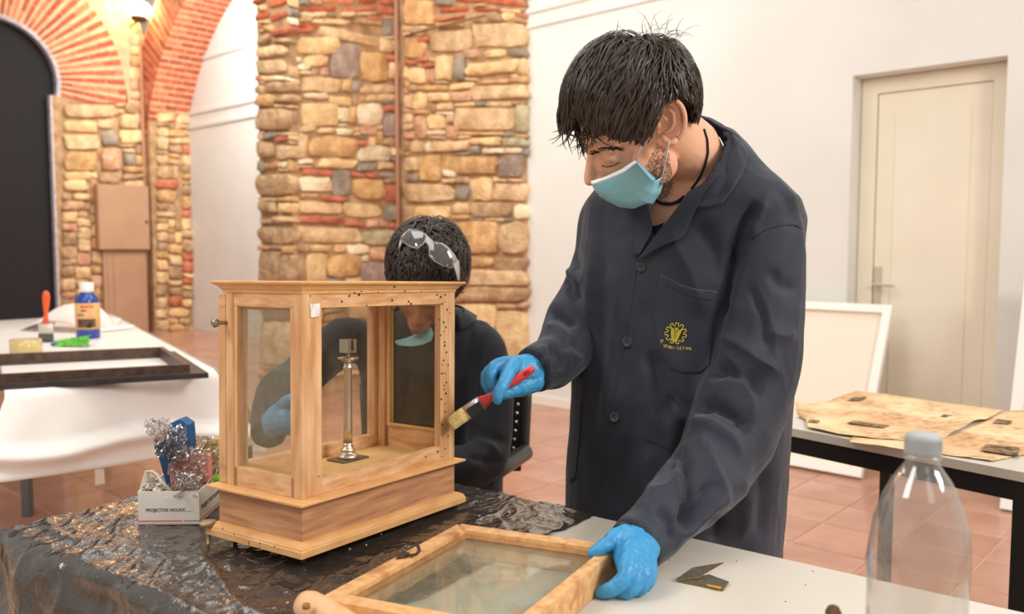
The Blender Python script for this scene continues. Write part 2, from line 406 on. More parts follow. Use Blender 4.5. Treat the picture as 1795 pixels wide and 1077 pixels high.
# ------------------------------------------------------------------ far left pier, brick arches
K = at(262, 577, 11.9); K.z = 0
K1 = onp(272, 577, K, -B); K1.z = 0
K2 = onp(341, 577, K1, nL); K2.z = 0
J0 = onp(106, 577, K, nL); J0.z = 0
SPR = onp(180, 178, K, nL).z           # spring line
def circ(p, q, r):
    ax, ay = p; bx, by = q; cx_, cy_ = r; d = 2*(ax*(by-cy_)+bx*(cy_-ay)+cx_*(ay-by))
    ux = ((ax*ax+ay*ay)*(by-cy_)+(bx*bx+by*by)*(cy_-ay)+(cx_*cx_+cy_*cy_)*(ay-by))/d
    uy = ((ax*ax+ay*ay)*(cx_-bx)+(bx*bx+by*by)*(ax-cx_)+(cx_*cx_+cy_*cy_)*(bx-ax))/d
    return ux, uy, math.hypot(ax-ux, ay-uy)
def loc1(px, py): P = onp(px, py, K, nL); return (P-K).dot(-B), P.z
def loc2(px, py): P = onp(px, py, K, -B); return (P-K).dot(-A), P.z
pm = MB(); prism(pm, [K, K1, K2, K2 + A*1.2, J0 + A*.5, J0], 0, SPR)
lp = tag(pm.build('wall_left', mortar_m), kind='structure')
c1 = circ(loc1(104, 150), loc1(66, 66), loc1(2, 28)); ro1 = loc1(215, 120); ro1 = math.hypot(ro1[0]-c1[0], ro1[1]-c1[1])
A1X = math.asin(max(0, min(.9, (c1[1]-SPR)/c1[2])))
c2 = circ(loc2(275, 135), loc2(301, 53), loc2(326, 0))
# wall above the springing: built as curved strips round both arches
def ringwall(m, org, ds, cxy, r0, r1, a0, a1, nrm, d0, d1, seg=40):
    for i in range(seg):
        t0 = a0+(a1-a0)*i/seg; t1 = a0+(a1-a0)*(i+1)/seg
        def P(t, r, d): return org + ds*(cxy[0]+r*math.cos(t)) + UP*(cxy[1]+r*math.sin(t)) + nrm*d
        m.hexa([P(t0,r0,d0),P(t0,r1,d0),P(t0,r1,d1),P(t0,r0,d1)], [P(t1,r0,d0),P(t1,r1,d0),P(t1,r1,d1),P(t1,r0,d1)])
m = MB(); ringwall(m, K, -B, c1, c1[2]+.01, ro1, math.pi*.38, math.pi+A1X, nL, -.5, 0, 50)
# spandrel fill between arch ring and corner
sp_ = MB(); NS = 30; zt = 5.2
for i in range(NS):
    s0 = (J0-K).dot(-B)*1.0*i/NS*1.6; s1 = (J0-K).dot(-B)*(i+1)/NS*1.6
    def zb(s):
        d = ro1**2-(s-c1[0])**2
        return max(SPR, c1[1]+math.sqrt(d)) if d > 0 and s > c1[0]-ro1 else SPR
    a, b = K-B*s0, K-B*s1
    sp_.hexa([a+UP*zb(s0), b+UP*zb(s1), b+UP*zb(s1)+A*.5, a+UP*zb(s0)+A*.5], [a+UP*zt, b+UP*zt, b+UP*zt+A*.5, a+UP*zt+A*.5])
m.add(sp_.v, sp_.f)
m.build('arch_mortar', limem, lp)
st = [(172,190,206,204,0,'t'),(176,228,206,256,0,'g'),(214,268,236,290,0,'g'),(110,210,170,232,2,'y'),(110,182,200,206,2,'t'),(206,200,240,226,0,'t'),(208,228,250,252,0,'y'),
      (110,236,172,262,0,'t'),(110,266,170,300,0,'o'),(175,260,212,300,0,'p')]
tk = [s[:4] for s in st]
st += [(a, b, c, d, random.uniform(-2, 2), rcol('ttobbyyp')) for a, b, c, d in fill((107, 178, 256, 600), tk, (20, 48), (12, 26))]
st += [(a, b, c, d, random.uniform(-2, 2), rcol('ttoyyp')) for a, b, c, d in fill((226, 60, 258, 176), [], (14, 28), (14, 28))]
lay(lp, K, nL, st, .06, .8)
st = [(a, b, c, d, random.uniform(-1, 3), rcol('tobbbyrotb')) for a, b, c, d in fill((273, 196, 340, 584), [], (18, 42), (10, 26))]
lay(lp, K1, nL, st, .06, .8)
def arch_bricks(parent, org, ds, cxy, r0, lengths, a0, a1, step, nrm, proud, spread, pal, stuff_after=300, vis=None):
    cnt = 0; a = a0; rows = 0; extra = MB()
    while a < a1:
        off = (rows % 2)*.5
        r = r0 - off*lengths
        while r < r0+spread-.02:
            ra, rb = max(r, r0)+.006, min(r+lengths, r0+spread)-.008; r += lengths
            if rb-ra < .04: continue
            w = step*.27
            def P(t, rr, d): return org + ds*(cxy[0]+rr*math.cos(t)) + UP*(cxy[1]+rr*math.sin(t)) + nrm*d
            j = random.uniform(-.06, .06)*step; pr = proud*(.8+.4*random.random())
            q0 = [P(a-w+j,ra,-.03),P(a-w+j,rb,-.03),P(a-w+j,rb,pr),P(a-w+j,ra,pr)]; q1 = [P(a+w+j,ra,-.03),P(a+w+j,rb,-.03),P(a+w+j,rb,pr),P(a+w+j,ra,pr)]
            if vis is not None:
                px_ = proj(P(a, (ra+rb)/2, 0))
                if not vis(*px_): continue
            mb = MB().hexa(q0, q1)
            if cnt < stuff_after: mb.build('brick', random.choice(pal), parent); cnt += 1
            else: extra.add(mb.v, mb.f)
        a += step; rows += 1
    if extra.v: o = extra.build('brick_field', pal[0], parent); o['kind'] = 'stuff'
    return cnt
b1 = MB(); ringwall(b1, K, -B, c1, c1[2], c1[2]+.02, 0, .01, nL, -.02, 0, 1)
arch1 = tag(b1.build('trim_2', limem), kind='structure')
arch_bricks(arch1, K, -B, c1, c1[2]+.02,   .29, math.pi*.38, math.pi+A1X, .092/ (c1[2]+.35), nL, .012, ro1-c1[2]-.02, brick_m, vis=lambda x, y: -40 < x < 262 and -40 < y < 200)
# lower edge of the arch; the bluish light on it is in the colour
edge_m = mat('pale_lit_edge', (222, 218, 224), (186, 178, 186), rough=.9, scale=14, bump=.5)
m = MB(); a = math.pi*.4
while a < math.pi+A1X:
    def P(t, rr, d): return K - B*(c1[0]+rr*math.cos(t)) + UP*(c1[1]+rr*math.sin(t)) + nL*d
    r0 = c1[2]; m.hexa([P(a,r0-.03,-.1),P(a,r0+.02,-.1),P(a,r0+.02,.01),P(a,r0-.03,.01)], [P(a+.028,r0-.03,-.1),P(a+.028,r0+.02,-.1),P(a+.028,r0+.02,.01),P(a+.028,r0-.03,.01)]); a += .042
m.hexa([J0+nL*.01, J0+nL*.01-B*.02, J0-B*.02-nL*.09, J0-nL*.09], [v+UP*SPR for v in (J0+nL*.01, J0+nL*.01-B*.02, J0-B*.02-nL*.09, J0-nL*.09)])
m.build('pale_lit_edge', edge_m, arch1)
# arch 2: ring in the wall plane, thick soffit going back along B
T2 = (K2-K1).dot(B)
b2 = MB(); ringwall(b2, K, -A, c2, c2[2]+.012, c2[2]+.62, math.pi*.42, math.pi+.02, B, 0, T2, 50)
w2 = tag(b2.build('trim_3', limem), kind='structure')
# straight part of the jamb between springing and K1 top
step2 = .094/(c2[2])
a = math.pi*.45; rows = 0; cnt = 0
SP2 = c2[1]
while a < math.pi+.01:
    def P(t, rr, d): return K - A*(c2[0]+rr*math.cos(t)) + UP*(c2[1]+rr*math.sin(t)) + B*d
    w = step2*.30; r0 = c2[2]
    cuts = [-.012, .2, .38, T2+.01] if rows % 2 else [-.012, .11, .29, .46, T2+.01]
    for i in range(len(cuts)-1):
        d0, d1 = cuts[i]+(.0 if i == 0 else .008), cuts[i+1]-.008
        ln = .30 if rows % 2 else .16
        rb = r0 + (ln if i == 0 else .1)
        x_, y_ = proj(P(a, r0, d0))
        if -30 < y_ and x_ < 480:
            MB().hexa([P(a-w,r0,d0),P(a-w,rb,d0),P(a-w,rb,d1),P(a-w,r0,d1)], [P(a+w,r0,d0),P(a+w,rb,d0),P(a+w,rb,d1),P(a+w,r0,d1)]).build('brick', random.choice(brick_m[:2] if i else brick_m), w2); cnt += 1
            if i == 0 and cnt < 296 and rows % 1 == 0:
                ra2 = rb+.012; rb2 = r0+.56
                MB().hexa([P(a-w,ra2,d0),P(a-w,rb2,d0),P(a-w,rb2,.1),P(a-w,ra2,.1)], [P(a+w,ra2,d0),P(a+w,rb2,d0),P(a+w,rb2,.1),P(a+w,ra2,.1)]).build('brick', random.choice(brick_m), w2); cnt += 1
    a += step2; rows += 1
print('arch2 bricks', cnt, 'radii', c1, c2, ro1, 'SPR', SPR)
m = MB(); q = K2 + A*.0; 
# white screen wall behind the second arch
Q0 = atz(400, 585.5, 0)
m.add([Q0 + A*5 , Q0 - A*3.5, Q0 - A*3.5 + UP*5.5, Q0 + A*5 + UP*5.5], [(0,1,2,3)])
m.v += [v + B*.1 for v in m.v]; m.f += [(7,6,5,4),(0,4,5,1),(1,5,6,2),(2,6,7,3),(3,7,4,0)]
sw = tag(m.build('wall_back', wall_m), kind='structure')
for i, yy in enumerate((92, 188, 214)):
    P = onp(400, yy, Q0, -B); m = MB(); z = P.z
    m.hexa([Q0+A*5+UP*z, Q0-A*3+UP*z, Q0-A*3+UP*z-B*.02, Q0+A*5+UP*z-B*.02], [v+UP*.05 for v in (Q0+A*5+UP*z, Q0-A*3+UP*z, Q0-A*3+UP*z-B*.02, Q0+A*5+UP*z-B*.02)])
    tag(m.build('trim_%d' % (i+4), wall_m), kind='structure')
# dark curtain in the first arch
cur_m = mat('black_cloth', (40, 37, 40), (33, 30, 33), rough=.9, scale=60, bump=.1)
cz = [0, .9, 1.8, 2.7, 3.4, 4.0, 4.8]
m = MB(); n = 60; rows = []
for k, z in enumerate(np.linspace(.02, 5.2, 24)):
    r_ = []
    for i in range(n+1):
        s = -.4 + 4.6*i/n
        fold = .02*math.sin(s*5 + z*.8) + .03*math.exp(-((z-3.05-.15*math.sin(s))/.06)**2)
        r_.append(J0 + A*(.13-fold) - B*s + UP*z)
    rows.append(r_)
m.ringloft(rows, closed=False, cap=False)
nv = len(m.v); m.v += [v + A*.015 for v in m.v]; m.f += [tuple(i+nv for i in reversed(q)) for q in m.f]
tag(m.build('curtain', cur_m, None, True), 'large black cloth hanging in the far left brick arch', 'curtain')
# pipe and lamp on the far pier
m = MB(); pc = K - A*.05 - B*.03; zt = onp(262, 54, K, nL).z
m.tube([(pc.x, pc.y, 0), (pc.x, pc.y, zt)], .028, 8)
tag(m.build('conduit_pipe', pipe_m, None, True), 'thin brown vertical pipe up the far left pier', 'pipe')
lampP = onp(243, 18, K - A*.25, nL)
lamp = thing('wall_lamp', 'glowing warm lamp high in the corner between the brick arches', 'lamp', lampP)
glow = mat('lamp_glow', (255, 214, 150), emit=28)
m = MB(); m.ell(lampP, (.17, .17, .12)); m.build('bulb', glow, lamp, True)
m = MB(); m.lathe([(.04,-.16),(.09,-.14),(.12,-.07),(.11,-.07)], 16, Matrix.Translation(lampP)); m.tube([lampP-UP*.14, lampP-UP*.16+A*.25], .015, 8)
m.build('bracket', mat('dark_metal_lamp', (70, 50, 36), rough=.5), lamp, True)
bulb('lamp_light', lampP + nL*.16 - B*.12+UP*.1, 22, .1, (1, .70, .38))
# electrical cabinet on the pier
cab_m = mat('beige_painted_metal', (184, 146, 116), (177, 139, 109), rough=.55, scale=3)
def bl(px, py, off): P = onp(px, py, K + nL*off, nL); return (P-K).dot(-B), P.z
def bbox_(m, s0, s1, z0, z1, d0, d1):
    def P(s, z, d): return K - B*s + UP*z + nL*d
    m.hexa([P(s0,z0,d0),P(s1,z0,d0),P(s1,z0,d1),P(s0,z0,d1)], [P(s0,z1,d0),P(s1,z1,d0),P(s1,z1,d1),P(s0,z1,d1)])
sa, za = bl(264, 438, .2); sb, zb_ = bl(170, 322, .2)
cabn = thing('electrical_cabinet', 'beige square metal cabinet on the far left stone pier', 'cabinet', K - B*((sa+sb)/2) + UP*za + nL*.1)
m = MB(); bbox_(m, sa, sb, za, zb_, .08, .185); m.build('body', cab_m, cabn)
m = MB(); bbox_(m, sa+.008, sb-.008, za+.008, zb_-.008, .187, .2); dr = m.build('door', cab_m, cabn)
m = MB(); bbox_(m, sa+.03, sa+.06, (za+zb_)/2-.07, (za+zb_)/2-.04, .2, .215); m.build('latch', mat('black_metal', (34,32,32), rough=.4), dr)
sc_, zc = bl(261, 585, .14); sd, _ = bl(182, 470, .14)
tr = thing('cable_duct', 'beige boxed cable duct below the square metal cabinet', 'duct', K - B*((sc_+sd)/2) + nL*.05)
m = MB(); bbox_(m, sc_, sd, 0.0, za-.01, .075, .13); m.build('body', cab_m, tr)
m = MB(); bbox_(m, sc_+.06, sd-.13, 0.06, za-.07, .13, .14); bbox_(m, sd-.11, sd-.05, 0.06, za-.07, .13, .14); m.build('cover_strip', cab_m, tr)
# ------------------------------------------------------------------ near work table, its black plastic sheet
TT = .75
def smin0(x): return max(0.0, x)
TFL = Vector((-.425, 1.805, 0)); TU = Vector((.798, -.602, 0)).normalized(); TV = Vector((-.602, -.798, 0)).normalized()
TW, TL = .616, 1.75
def tp(u, v, z=TT): return TFL + TU*u + TV*v + UP*z
def tuv(P): d = Vector((P[0], P[1], 0)) - TFL; return d.dot(TU), d.dot(TV)
lam = mat('grey_laminate', (210, 203, 192), (202, 194, 182), rough=.42, scale=3, col3=(196, 187, 174), s3=6, spec=.4)
blk = mat('black_steel', (30, 28, 28), rough=.5, spec=.4)
table = thing('work_table', 'grey laminate work table in the foreground carrying the wooden glass case', 'table', tp(TL/2, TW/2, 0))
m = MB(); m.hexa([tp(0,0,TT-.028), tp(TL,0,TT-.028), tp(TL,TW,TT-.028), tp(0,TW,TT-.028)], [tp(0,0), tp(TL,0), tp(TL,TW), tp(0,TW)])
m.build('tabletop', lam, table)
for u, v in ((.04,.04),(TL-.04,.04),(.04,TW-.04),(TL-.04,TW-.04)):
    m = MB(); h = .02; m.hexa([tp(u-h,v-h,0),tp(u+h,v-h,0),tp(u+h,v+h,0),tp(u-h,v+h,0)], [tp(u-h,v-h,TT-.03),tp(u+h,v-h,TT-.03),tp(u+h,v+h,TT-.03),tp(u-h,v+h,TT-.03)])
    m.build('leg', blk, table)
m = MB()
for (u0,v0,u1,v1) in ((.06,.03,TL-.06,.05),(.06,TW-.05,TL-.06,TW-.03),(.03,.06,.05,TW-.06),(TL-.05,.06,TL-.03,TW-.06)):
    m.hexa([tp(u0,v0,TT-.075),tp(u1,v0,TT-.075),tp(u1,v1,TT-.075),tp(u0,v1,TT-.075)], [tp(u0,v0,TT-.03),tp(u1,v0,TT-.03),tp(u1,v1,TT-.03),tp(u0,v1,TT-.03)])
m.build('frame', blk, table)
# black plastic
def plastic():
    m = bpy.data.materials.new('black_plastic_film'); m.use_nodes = True; nt = m.node_tree; p = nt.nodes['Principled BSDF']
    p.inputs['Base Color'].default_value = lin((60, 54, 50)); p.inputs['Roughness'].default_value = .17; p.inputs['Specular IOR Level'].default_value = .75
    p.inputs['Coat Weight'].default_value = .5; p.inputs['Coat Roughness'].default_value = .12
    tc = nt.nodes.new('ShaderNodeTexCoord'); n = nt.nodes.new('ShaderNodeTexNoise'); n.inputs['Scale'].default_value = 48; n.inputs['Detail'].default_value = 3
    n.inputs['Distortion'].default_value = .8
    b = nt.nodes.new('ShaderNodeBump'); b.inputs['Strength'].default_value = .62; b.inputs['Distance'].default_value = .004
    nt.links.new(tc.outputs['Object'], n.inputs['Vector']); nt.links.new(n.outputs['Fac'], b.inputs['Height'])
    nt.links.new(b.outputs[0], p.inputs['Normal']); nt.links.new(b.outputs[0], p.inputs['Coat Normal']); return m
film = plastic()
NU, NV = 300, 260
u0, v0, v1 = -.42, -.035, TW+.50
vs = []
def ridge(x, y, s, seed):
    n = noise.noise(Vector((x*s, y*s, seed))); return 1-abs(n)*2
def fold1(t, lim, drop=.93):   # beyond the edge the sheet turns down over a small radius
    if t <= lim: return t, 0
    d = t-lim; r = .02
    if d < r*1.57: return lim + r*math.sin(d/r), -r*(1-math.cos(d/r))
    return lim + r + (d-r*1.57)*.20, -r - (d-r*1.57)*drop
for j in range(NV+1):
    for i in range(NU+1):
        v = v0 + (v1-v0)*j/NV
        ub = .70 + .012*noise.noise(Vector((v*9, 0, 3))) + .006*noise.noise(Vector((v*40, 0, 3)))
        u = u0 + (ub-u0)*i/NU
        # rounded turned-down corner
        uu, zu = fold1(-u, .0); uu = -uu
        vv, zv = fold1(v, TW)
        if v < 0: vv2, zvf = -fold1(-v, 0)[0], fold1(-v, 0)[1]; vv = vv2; zv = zvf
        z = zu + zv if not (zu < 0 and zv < 0) else min(zu, zv) - .25*min(-zu, -zv)
        inner = 1.0 if (u > 0 and v < TW) else 0
        wr = .0045*max(0, ridge(u, v*1.8, 6, 1.3))**5 + .003*max(0, ridge(u*1.6-v, v+u*.4, 15, 5))**6 + .0011*max(0, ridge(u, v, 38, 9))**3
        wr2 = .0016*(noise.noise(Vector((u*9+v*5, v*12-u*3, 7)))+.5)
        edge = min(u, .7-u, TW-v, v+.03)
        boxreg = 0
        for (a, b, c, d) in ((.02,.01,.46,.40),): pass
        h = (wr*1.2 + wr2) if inner else 0
        if v < .05 and u < .5: h *= .6
        if u > .5 and v < .3: h *= .65
        if .02 < u < .56 and .0 < v < .47 : h *= (.45 if (u < .18 or v > .18) else .3)
        drape = 0
        if u < 0: drape += .022*math.sin(v*24+1.5*math.sin(u*9))*min(1, -u/.2) + .012*noise.noise(Vector((u*14, v*14, 2)))
        if v > TW: drape += (.028*math.sin(u*15+1.2*math.sin(v*7)+.6))*min(1, (v-TW)/.22) + .014*noise.noise(Vector((u*13, v*13, 4)))
        P = tp(uu, vv, TT + .0015 + z + max(0, h))
        if u < 0: P -= TU*drape
        if v > TW: P += TV*drape
        if not inner: P += (TV*.5-TU*.5+UP*.3)*(.006*max(0, ridge(u, v, 9, 2))**4)
        vs.append(P)
fs = [(j*(NU+1)+i, j*(NU+1)+i+1, (j+1)*(NU+1)+i+1, (j+1)*(NU+1)+i) for j in range(NV) for i in range(NU)]
sheet = obj('plastic_sheet', vs, fs, film, None, True)
mod = sheet.modifiers.new('thick', 'SOLIDIFY'); mod.thickness = .0006; mod.offset = 1
tag(sheet, 'crinkled shiny black plastic sheet spread over the left of the work table', 'plastic sheet')

# ------------------------------------------------------------------ wooden glass case
def Rm(a, b, c): return Matrix.Rotation(a, 3, 'Z') @ Matrix.Rotation(b, 3, 'X') @ Matrix.Rotation(c, 3, 'Y')
CM = Matrix.Translation((-.2855, 1.1174, .775)) @ Rm(R_(56.113), R_(-.997), R_(2.09)).to_4x4()
CL, CW, E_ = .3693, .2073, .0141
def cw(x, y, z): return CM @ Vector((x, y, z))
def wood(name, c1, c2, stretch, sc_=6, rough=.55, c3=None, b=.12):
    return mat(name, c1, c2, rough=rough, scale=sc_, stretch=stretch, bump=b, bscale=sc_*3, contrast=(.3, .7), detail=8, col3=c3, s3=2.2, bdist=.004)
# grain runs along the member: object axes are world axes, so three stretched variants
case = thing('display_case', 'old wooden glazed case with moulded top standing on the black plastic sheet', 'display case', cw(CL/2, CW/2, 0))
wa, wb, wc = (232, 188, 142), (196, 140, 90), (184, 128, 84)
wv = wood('case_wood_upright', wa, wb, (9, 9, 1), 9)
wh = wood('case_wood_rail', wa, wb, (2.5, 2.5, 12), 9)
wbase = wood('case_wood_base', (208, 158, 116), (166, 112, 76), (1.6, 1.6, 16), 7, c3=(178, 126, 98))
wmold = wood('case_wood_moulding', (230, 180, 122), (212, 156, 98), (3, 3, 10), 8)
winn = wood('case_wood_inside', (224, 184, 124), (206, 162, 100), (3, 3, 12), 6)
def profile_block(m, x0, y0, x1, y1, prof):   # prof (inset, z)
    rings = []
    for ins, z in prof: rings.append([cw(x0+ins, y0+ins, z), cw(x1-ins, y0+ins, z), cw(x1-ins, y1-ins, z), cw(x0+ins, y1-ins, z)])
    m.ringloft(rings)
m = MB(); profile_block(m, 0, 0, CL, CW, [(.0003,0),(0,.0005),(0,.006),(0,.009),(.0015,.0105),(.0015,.012),(.004,.015),(.009,.0175),(E_,.0185)])
m.build('base_moulding', wmold, case)
m = MB(); profile_block(m, E_, E_, CL-E_, CW-E_, [(0,.0182),(0,.0705)]); m.build('base_box', wbase, case)
m = MB(); profile_block(m, 0, 0, CL, CW, [(.010,.0680),(.003,.0695),(0,.0712),(0,.0738),(.0015,.0748),(E_,.0772)])
m.build('shelf_moulding', wmold, case)
x0, x1, y0_, y1_ = E_, CL-E_, E_, CW-E_-.017
yb = CW-E_
zb, zt = .0772, .361
def cb(name, a, b, c, d, e, f, ma, bev=.0012, par=None):
    m = MB(); m.box(a, b, c, d, e, f, CM, bev); return m.build(name, ma, par or case)
# corner posts
pw = .0165
for (a, b) in ((x0, y0_), (x1-pw, y0_), (x0, y1_-pw), (x1-pw, y1_-pw)):
    cb('post', a, b, zb, a+pw, b+pw, zt, wv)
# long open side frame (stiles + rails)
cb('stile', x0+pw, y0_+.0008, zb, x0+pw+.021, y0_+.014, zt, wv); cb('stile', x1-pw-.021, y0_+.0008, zb, x1-pw, y0_+.014, zt, wv)
cb('rail', x0+pw+.021, y0_+.0012, zt-.020, x1-pw-.021, y0_+.014, zt, wh); cb('rail', x0+pw+.021, y0_+.0012, zb, x1-pw-.021, y0_+.014, zb+.0245, wh)
# two glazed ends
for xs, sgn in ((x0, 1), (x1-.014, -1)):
    cb('rail', xs+.001, y0_+pw, zt-.020, xs+.013, y1_-pw, zt, wh); cb('rail', xs+.001, y0_+pw, zb, xs+.013, y1_-pw, zb+(.0285 if sgn > 0 else .045), wh)
    cb('stile', xs+.001, y0_+pw, zb, xs+.013, y0_+pw+.008, zt-.02, wv); cb('stile', xs+.001, y1_-pw-.008, zb, xs+.013, y1_-pw, zt-.02, wv)
# back door
cb('back_rail', x0, y1_+.001, zt-.022, x1, yb, zt-.002, wh); cb('back_rail', x0, y1_+.001, zb, x1, yb, zb+.026, wh)
cb('back_stile', x0, y1_+.001, zb+.026, x0+.026, yb, zt-.022, wv); cb('back_stile', x1-.026, y1_+.001, zb+.026, x1, yb, zt-.022, wv)
# inner beads round the far end pane and the near end pane
for xs, d in ((x1-.017, .003), (x0+.013, .003)):
    b_ = .0045
    lo = zb+(.045 if xs > .1 else .0285)
    m = MB(); m.box(xs, y0_+pw+.008, lo, xs+d, y1_-pw-.008, lo+b_, CM); m.box(xs, y0_+pw+.008, zt-.0245, xs+d, y1_-pw-.008, zt-.02, CM)
    m.box(xs, y0_+pw+.008, lo+b_, xs+d, y0_+pw+.008+b_, zt-.0245, CM); m.box(xs, y1_-pw-.008-b_, lo+b_, xs+d, y1_-pw-.008, zt-.0245, CM)
    m.build('glazing_bead', winn, case)
cb('floor_board', x0+.002, y0_+.002, zb, x1-.002, y1_-.001, zb+.006, winn)
m = MB(); profile_block(m, .0008, .0008, CL-.0008, CW-.0135, [(.0125,.361),(.0115,.3655),(.0095,.3668),(.0085,.3685),(.006,.3715),(.0025,.3735),(.0005,.375),(0,.377),(.001,.3785)])
m.build('top_moulding', wmold, case)
def glass_mat(name, tint=(250, 250, 246), dirt=.2, dcol=(170, 160, 140), scale=30, rough=0.0, stretch=(1,1,1), refl=.03, power=4.0):
    m = bpy.data.materials.new(name); m.use_nodes = True; nt = m.node_tree; N = nt.nodes; L = nt.links
    p = N['Principled BSDF']; out = N['Material Output']
    tr = N.new('ShaderNodeBsdfTransparent'); tr.inputs[0].default_value = lin(tint)
    gl = N.new('ShaderNodeBsdfGlossy'); gl.inputs['Roughness'].default_value = rough
    lw = N.new('ShaderNodeLayerWeight'); lw.inputs['Blend'].default_value = .5
    pw_ = N.new('ShaderNodeMath'); pw_.operation = 'POWER'; pw_.inputs[1].default_value = power; L.new(lw.outputs['Facing'], pw_.inputs[0])
    fr = N.new('ShaderNodeMath'); fr.operation = 'MULTIPLY_ADD'; fr.inputs[1].default_value = .75; fr.inputs[2].default_value = refl; L.new(pw_.outputs[0], fr.inputs[0])
    mx = N.new('ShaderNodeMixShader'); L.new(fr.outputs[0], mx.inputs[0]); L.new(tr.outputs[0], mx.inputs[1]); L.new(gl.outputs[0], mx.inputs[2])
    if dirt:
        df = N.new('ShaderNodeBsdfDiffuse'); df.inputs[0].default_value = lin(dcol)
        tc = N.new('ShaderNodeTexCoord'); mp = N.new('ShaderNodeMapping'); mp.inputs['Scale'].default_value = stretch; L.new(tc.outputs['Object'], mp.inputs[0])
        n = N.new('ShaderNodeTexNoise'); n.inputs['Scale'].default_value = scale; n.inputs['Detail'].default_value = 8; n.inputs['Roughness'].default_value = .7
        L.new(mp.outputs[0], n.inputs['Vector'])
        mr = N.new('ShaderNodeMapRange'); mr.inputs['From Min'].default_value = .3; mr.inputs['From Max'].default_value = .85
        mr.inputs['To Min'].default_value = dirt*.35; mr.inputs['To Max'].default_value = min(1, dirt*2.2)
        L.new(n.outputs['Fac'], mr.inputs['Value'])
        m2 = N.new('ShaderNodeMixShader'); L.new(mr.outputs[0], m2.inputs[0]); L.new(mx.outputs[0], m2.inputs[1]); L.new(df.outputs[0], m2.inputs[2])
        L.new(m2.outputs[0], out.inputs[0])
    else: L.new(mx.outputs[0], out.inputs[0])
    return m
g_clean = glass_mat('dusty_glass', dirt=.07, dcol=(200, 190, 172), scale=25)
g_dust = glass_mat('speckled_glass', dirt=.10, dcol=(176, 166, 146), scale=90)
g_dirt = glass_mat('dirty_glass', tint=(244, 240, 228), dirt=.13, dcol=(150, 134, 100), scale=34, stretch=(1,1,.5))
def pane(name, a, b, c, d, e, f, ma, par): m = MB(); m.box(a, b, c, d, e, f, CM); return lab(m.build('pane', ma, par), name)
pane('dusty left end pane', x0+.006, y0_+pw+.006, zb+.022, x0+.0085, y1_-pw-.006, zt-.016, g_clean, case)
pane('dirty stained far end pane', x1-.0085, y0_+pw+.006, zb+.022, x1-.006, y1_-pw-.006, zt-.016, g_dirt, case)
pane('speckled dusty back pane', x0+.02, y1_+.006, zb+.02, x1-.02, y1_+.0085, zt-.016, g_dust, case)
# knob on the back door edge
brass = mat('worn_metal', (168, 156, 136), (138, 124, 104), rough=.28, metal=.9, scale=30)
kp = onp(397, 566, cw(x0, 0, 0), (CM.to_3x3() @ Vector((1, 0, 0))))
kd = (CM.to_3x3() @ Vector((-1, .25, 0))).normalized()
m = MB(); m.tube([kp + kd*.0, kp + kd*.008, kp+kd*.011, kp+kd*.014, kp+kd*.018, kp+kd*.0215, kp+kd*.023], [.003,.0028,.0035,.0062,.0068,.005,.001], 14)
lab(m.build('knob', brass, case, True), 'small round metal knob')
# label on the corner stile
pn = (CM.to_3x3() @ Vector((0, -1, 0))).normalized()
lq = [onp(x, y, cw(0, y0_, 0) + pn*.0006, pn) for x, y in ((545,557),(559,555),(561,532),(543,533))]
m = MB(); m.hexa(lq, [v + pn*.0005 for v in lq]); lab(m.build('paper_sticker', mat('sticker_paper', (240, 234, 228), (226, 206, 208), scale=120, rough=.7, contrast=(.5,.6)), case), 'small white paper label')
# woodworm holes
hole_m = mat('woodworm_hole', (52, 30, 18), rough=1)
HOLES = [(613,519),(630,517),(634,511),(643,536),(676,499),(688,527),(692,503),(717,529),(721,533),(739,511),(767,517),(773,521),(775,533),(781,517),(780,530),(784,543),(789,549),(771,561),(778,565),(782,574),(779,581),(773,588),(780,600),(780,606),(776,640),(780,655),(783,671),(779,676),(774,700),(782,690),(779,683),(781,722),(776,745),(779,751),(786,765),(781,787),(768,792),(775,801),(747,801),(559,836),(544,519),(600,529),(622,514),(663,513),(710,511),(783,618),(778,632),(786,640),(775,655),(781,708)]
mh = MB()
for hx, hy in HOLES:
    zloc = 0
    P = onp(hx, hy, cw(0, y0_, 0) + pn*.0004, pn); r = random.uniform(.0007, .0016)
    l = CM.inverted() @ P
    if l.z > zt: P = onp(hx, hy, cw(0, .006, 0), pn)
    t1 = (CM.to_3x3() @ Vector((1, 0, 0))); t2 = (CM.to_3x3() @ Vector((0, 0, 1)))
    ring = [P + t1*r*math.cos(k*math.pi/3) + t2*r*1.2*math.sin(k*math.pi/3) for k in range(6)]
    mh.add([v+pn*.0003 for v in ring] + [v - pn*.0008 for v in ring], [(0,1,2,3,4,5)] + [(k, k+6, (k+1) % 6+6, (k+1) % 6) for k in range(6)])
for hx, hy in ((390,927),(411,937),(436,954),(456,953),(455,960),(481,959),(405,880),(436,951)):
    P = onp(hx, hy, cw(0, 0, .012), UP); mh.ell(P, (.0011,.0011,.0009), n=6, m=4)
o = mh.build('woodworm_holes', hole_m, case); o['kind'] = 'stuff'
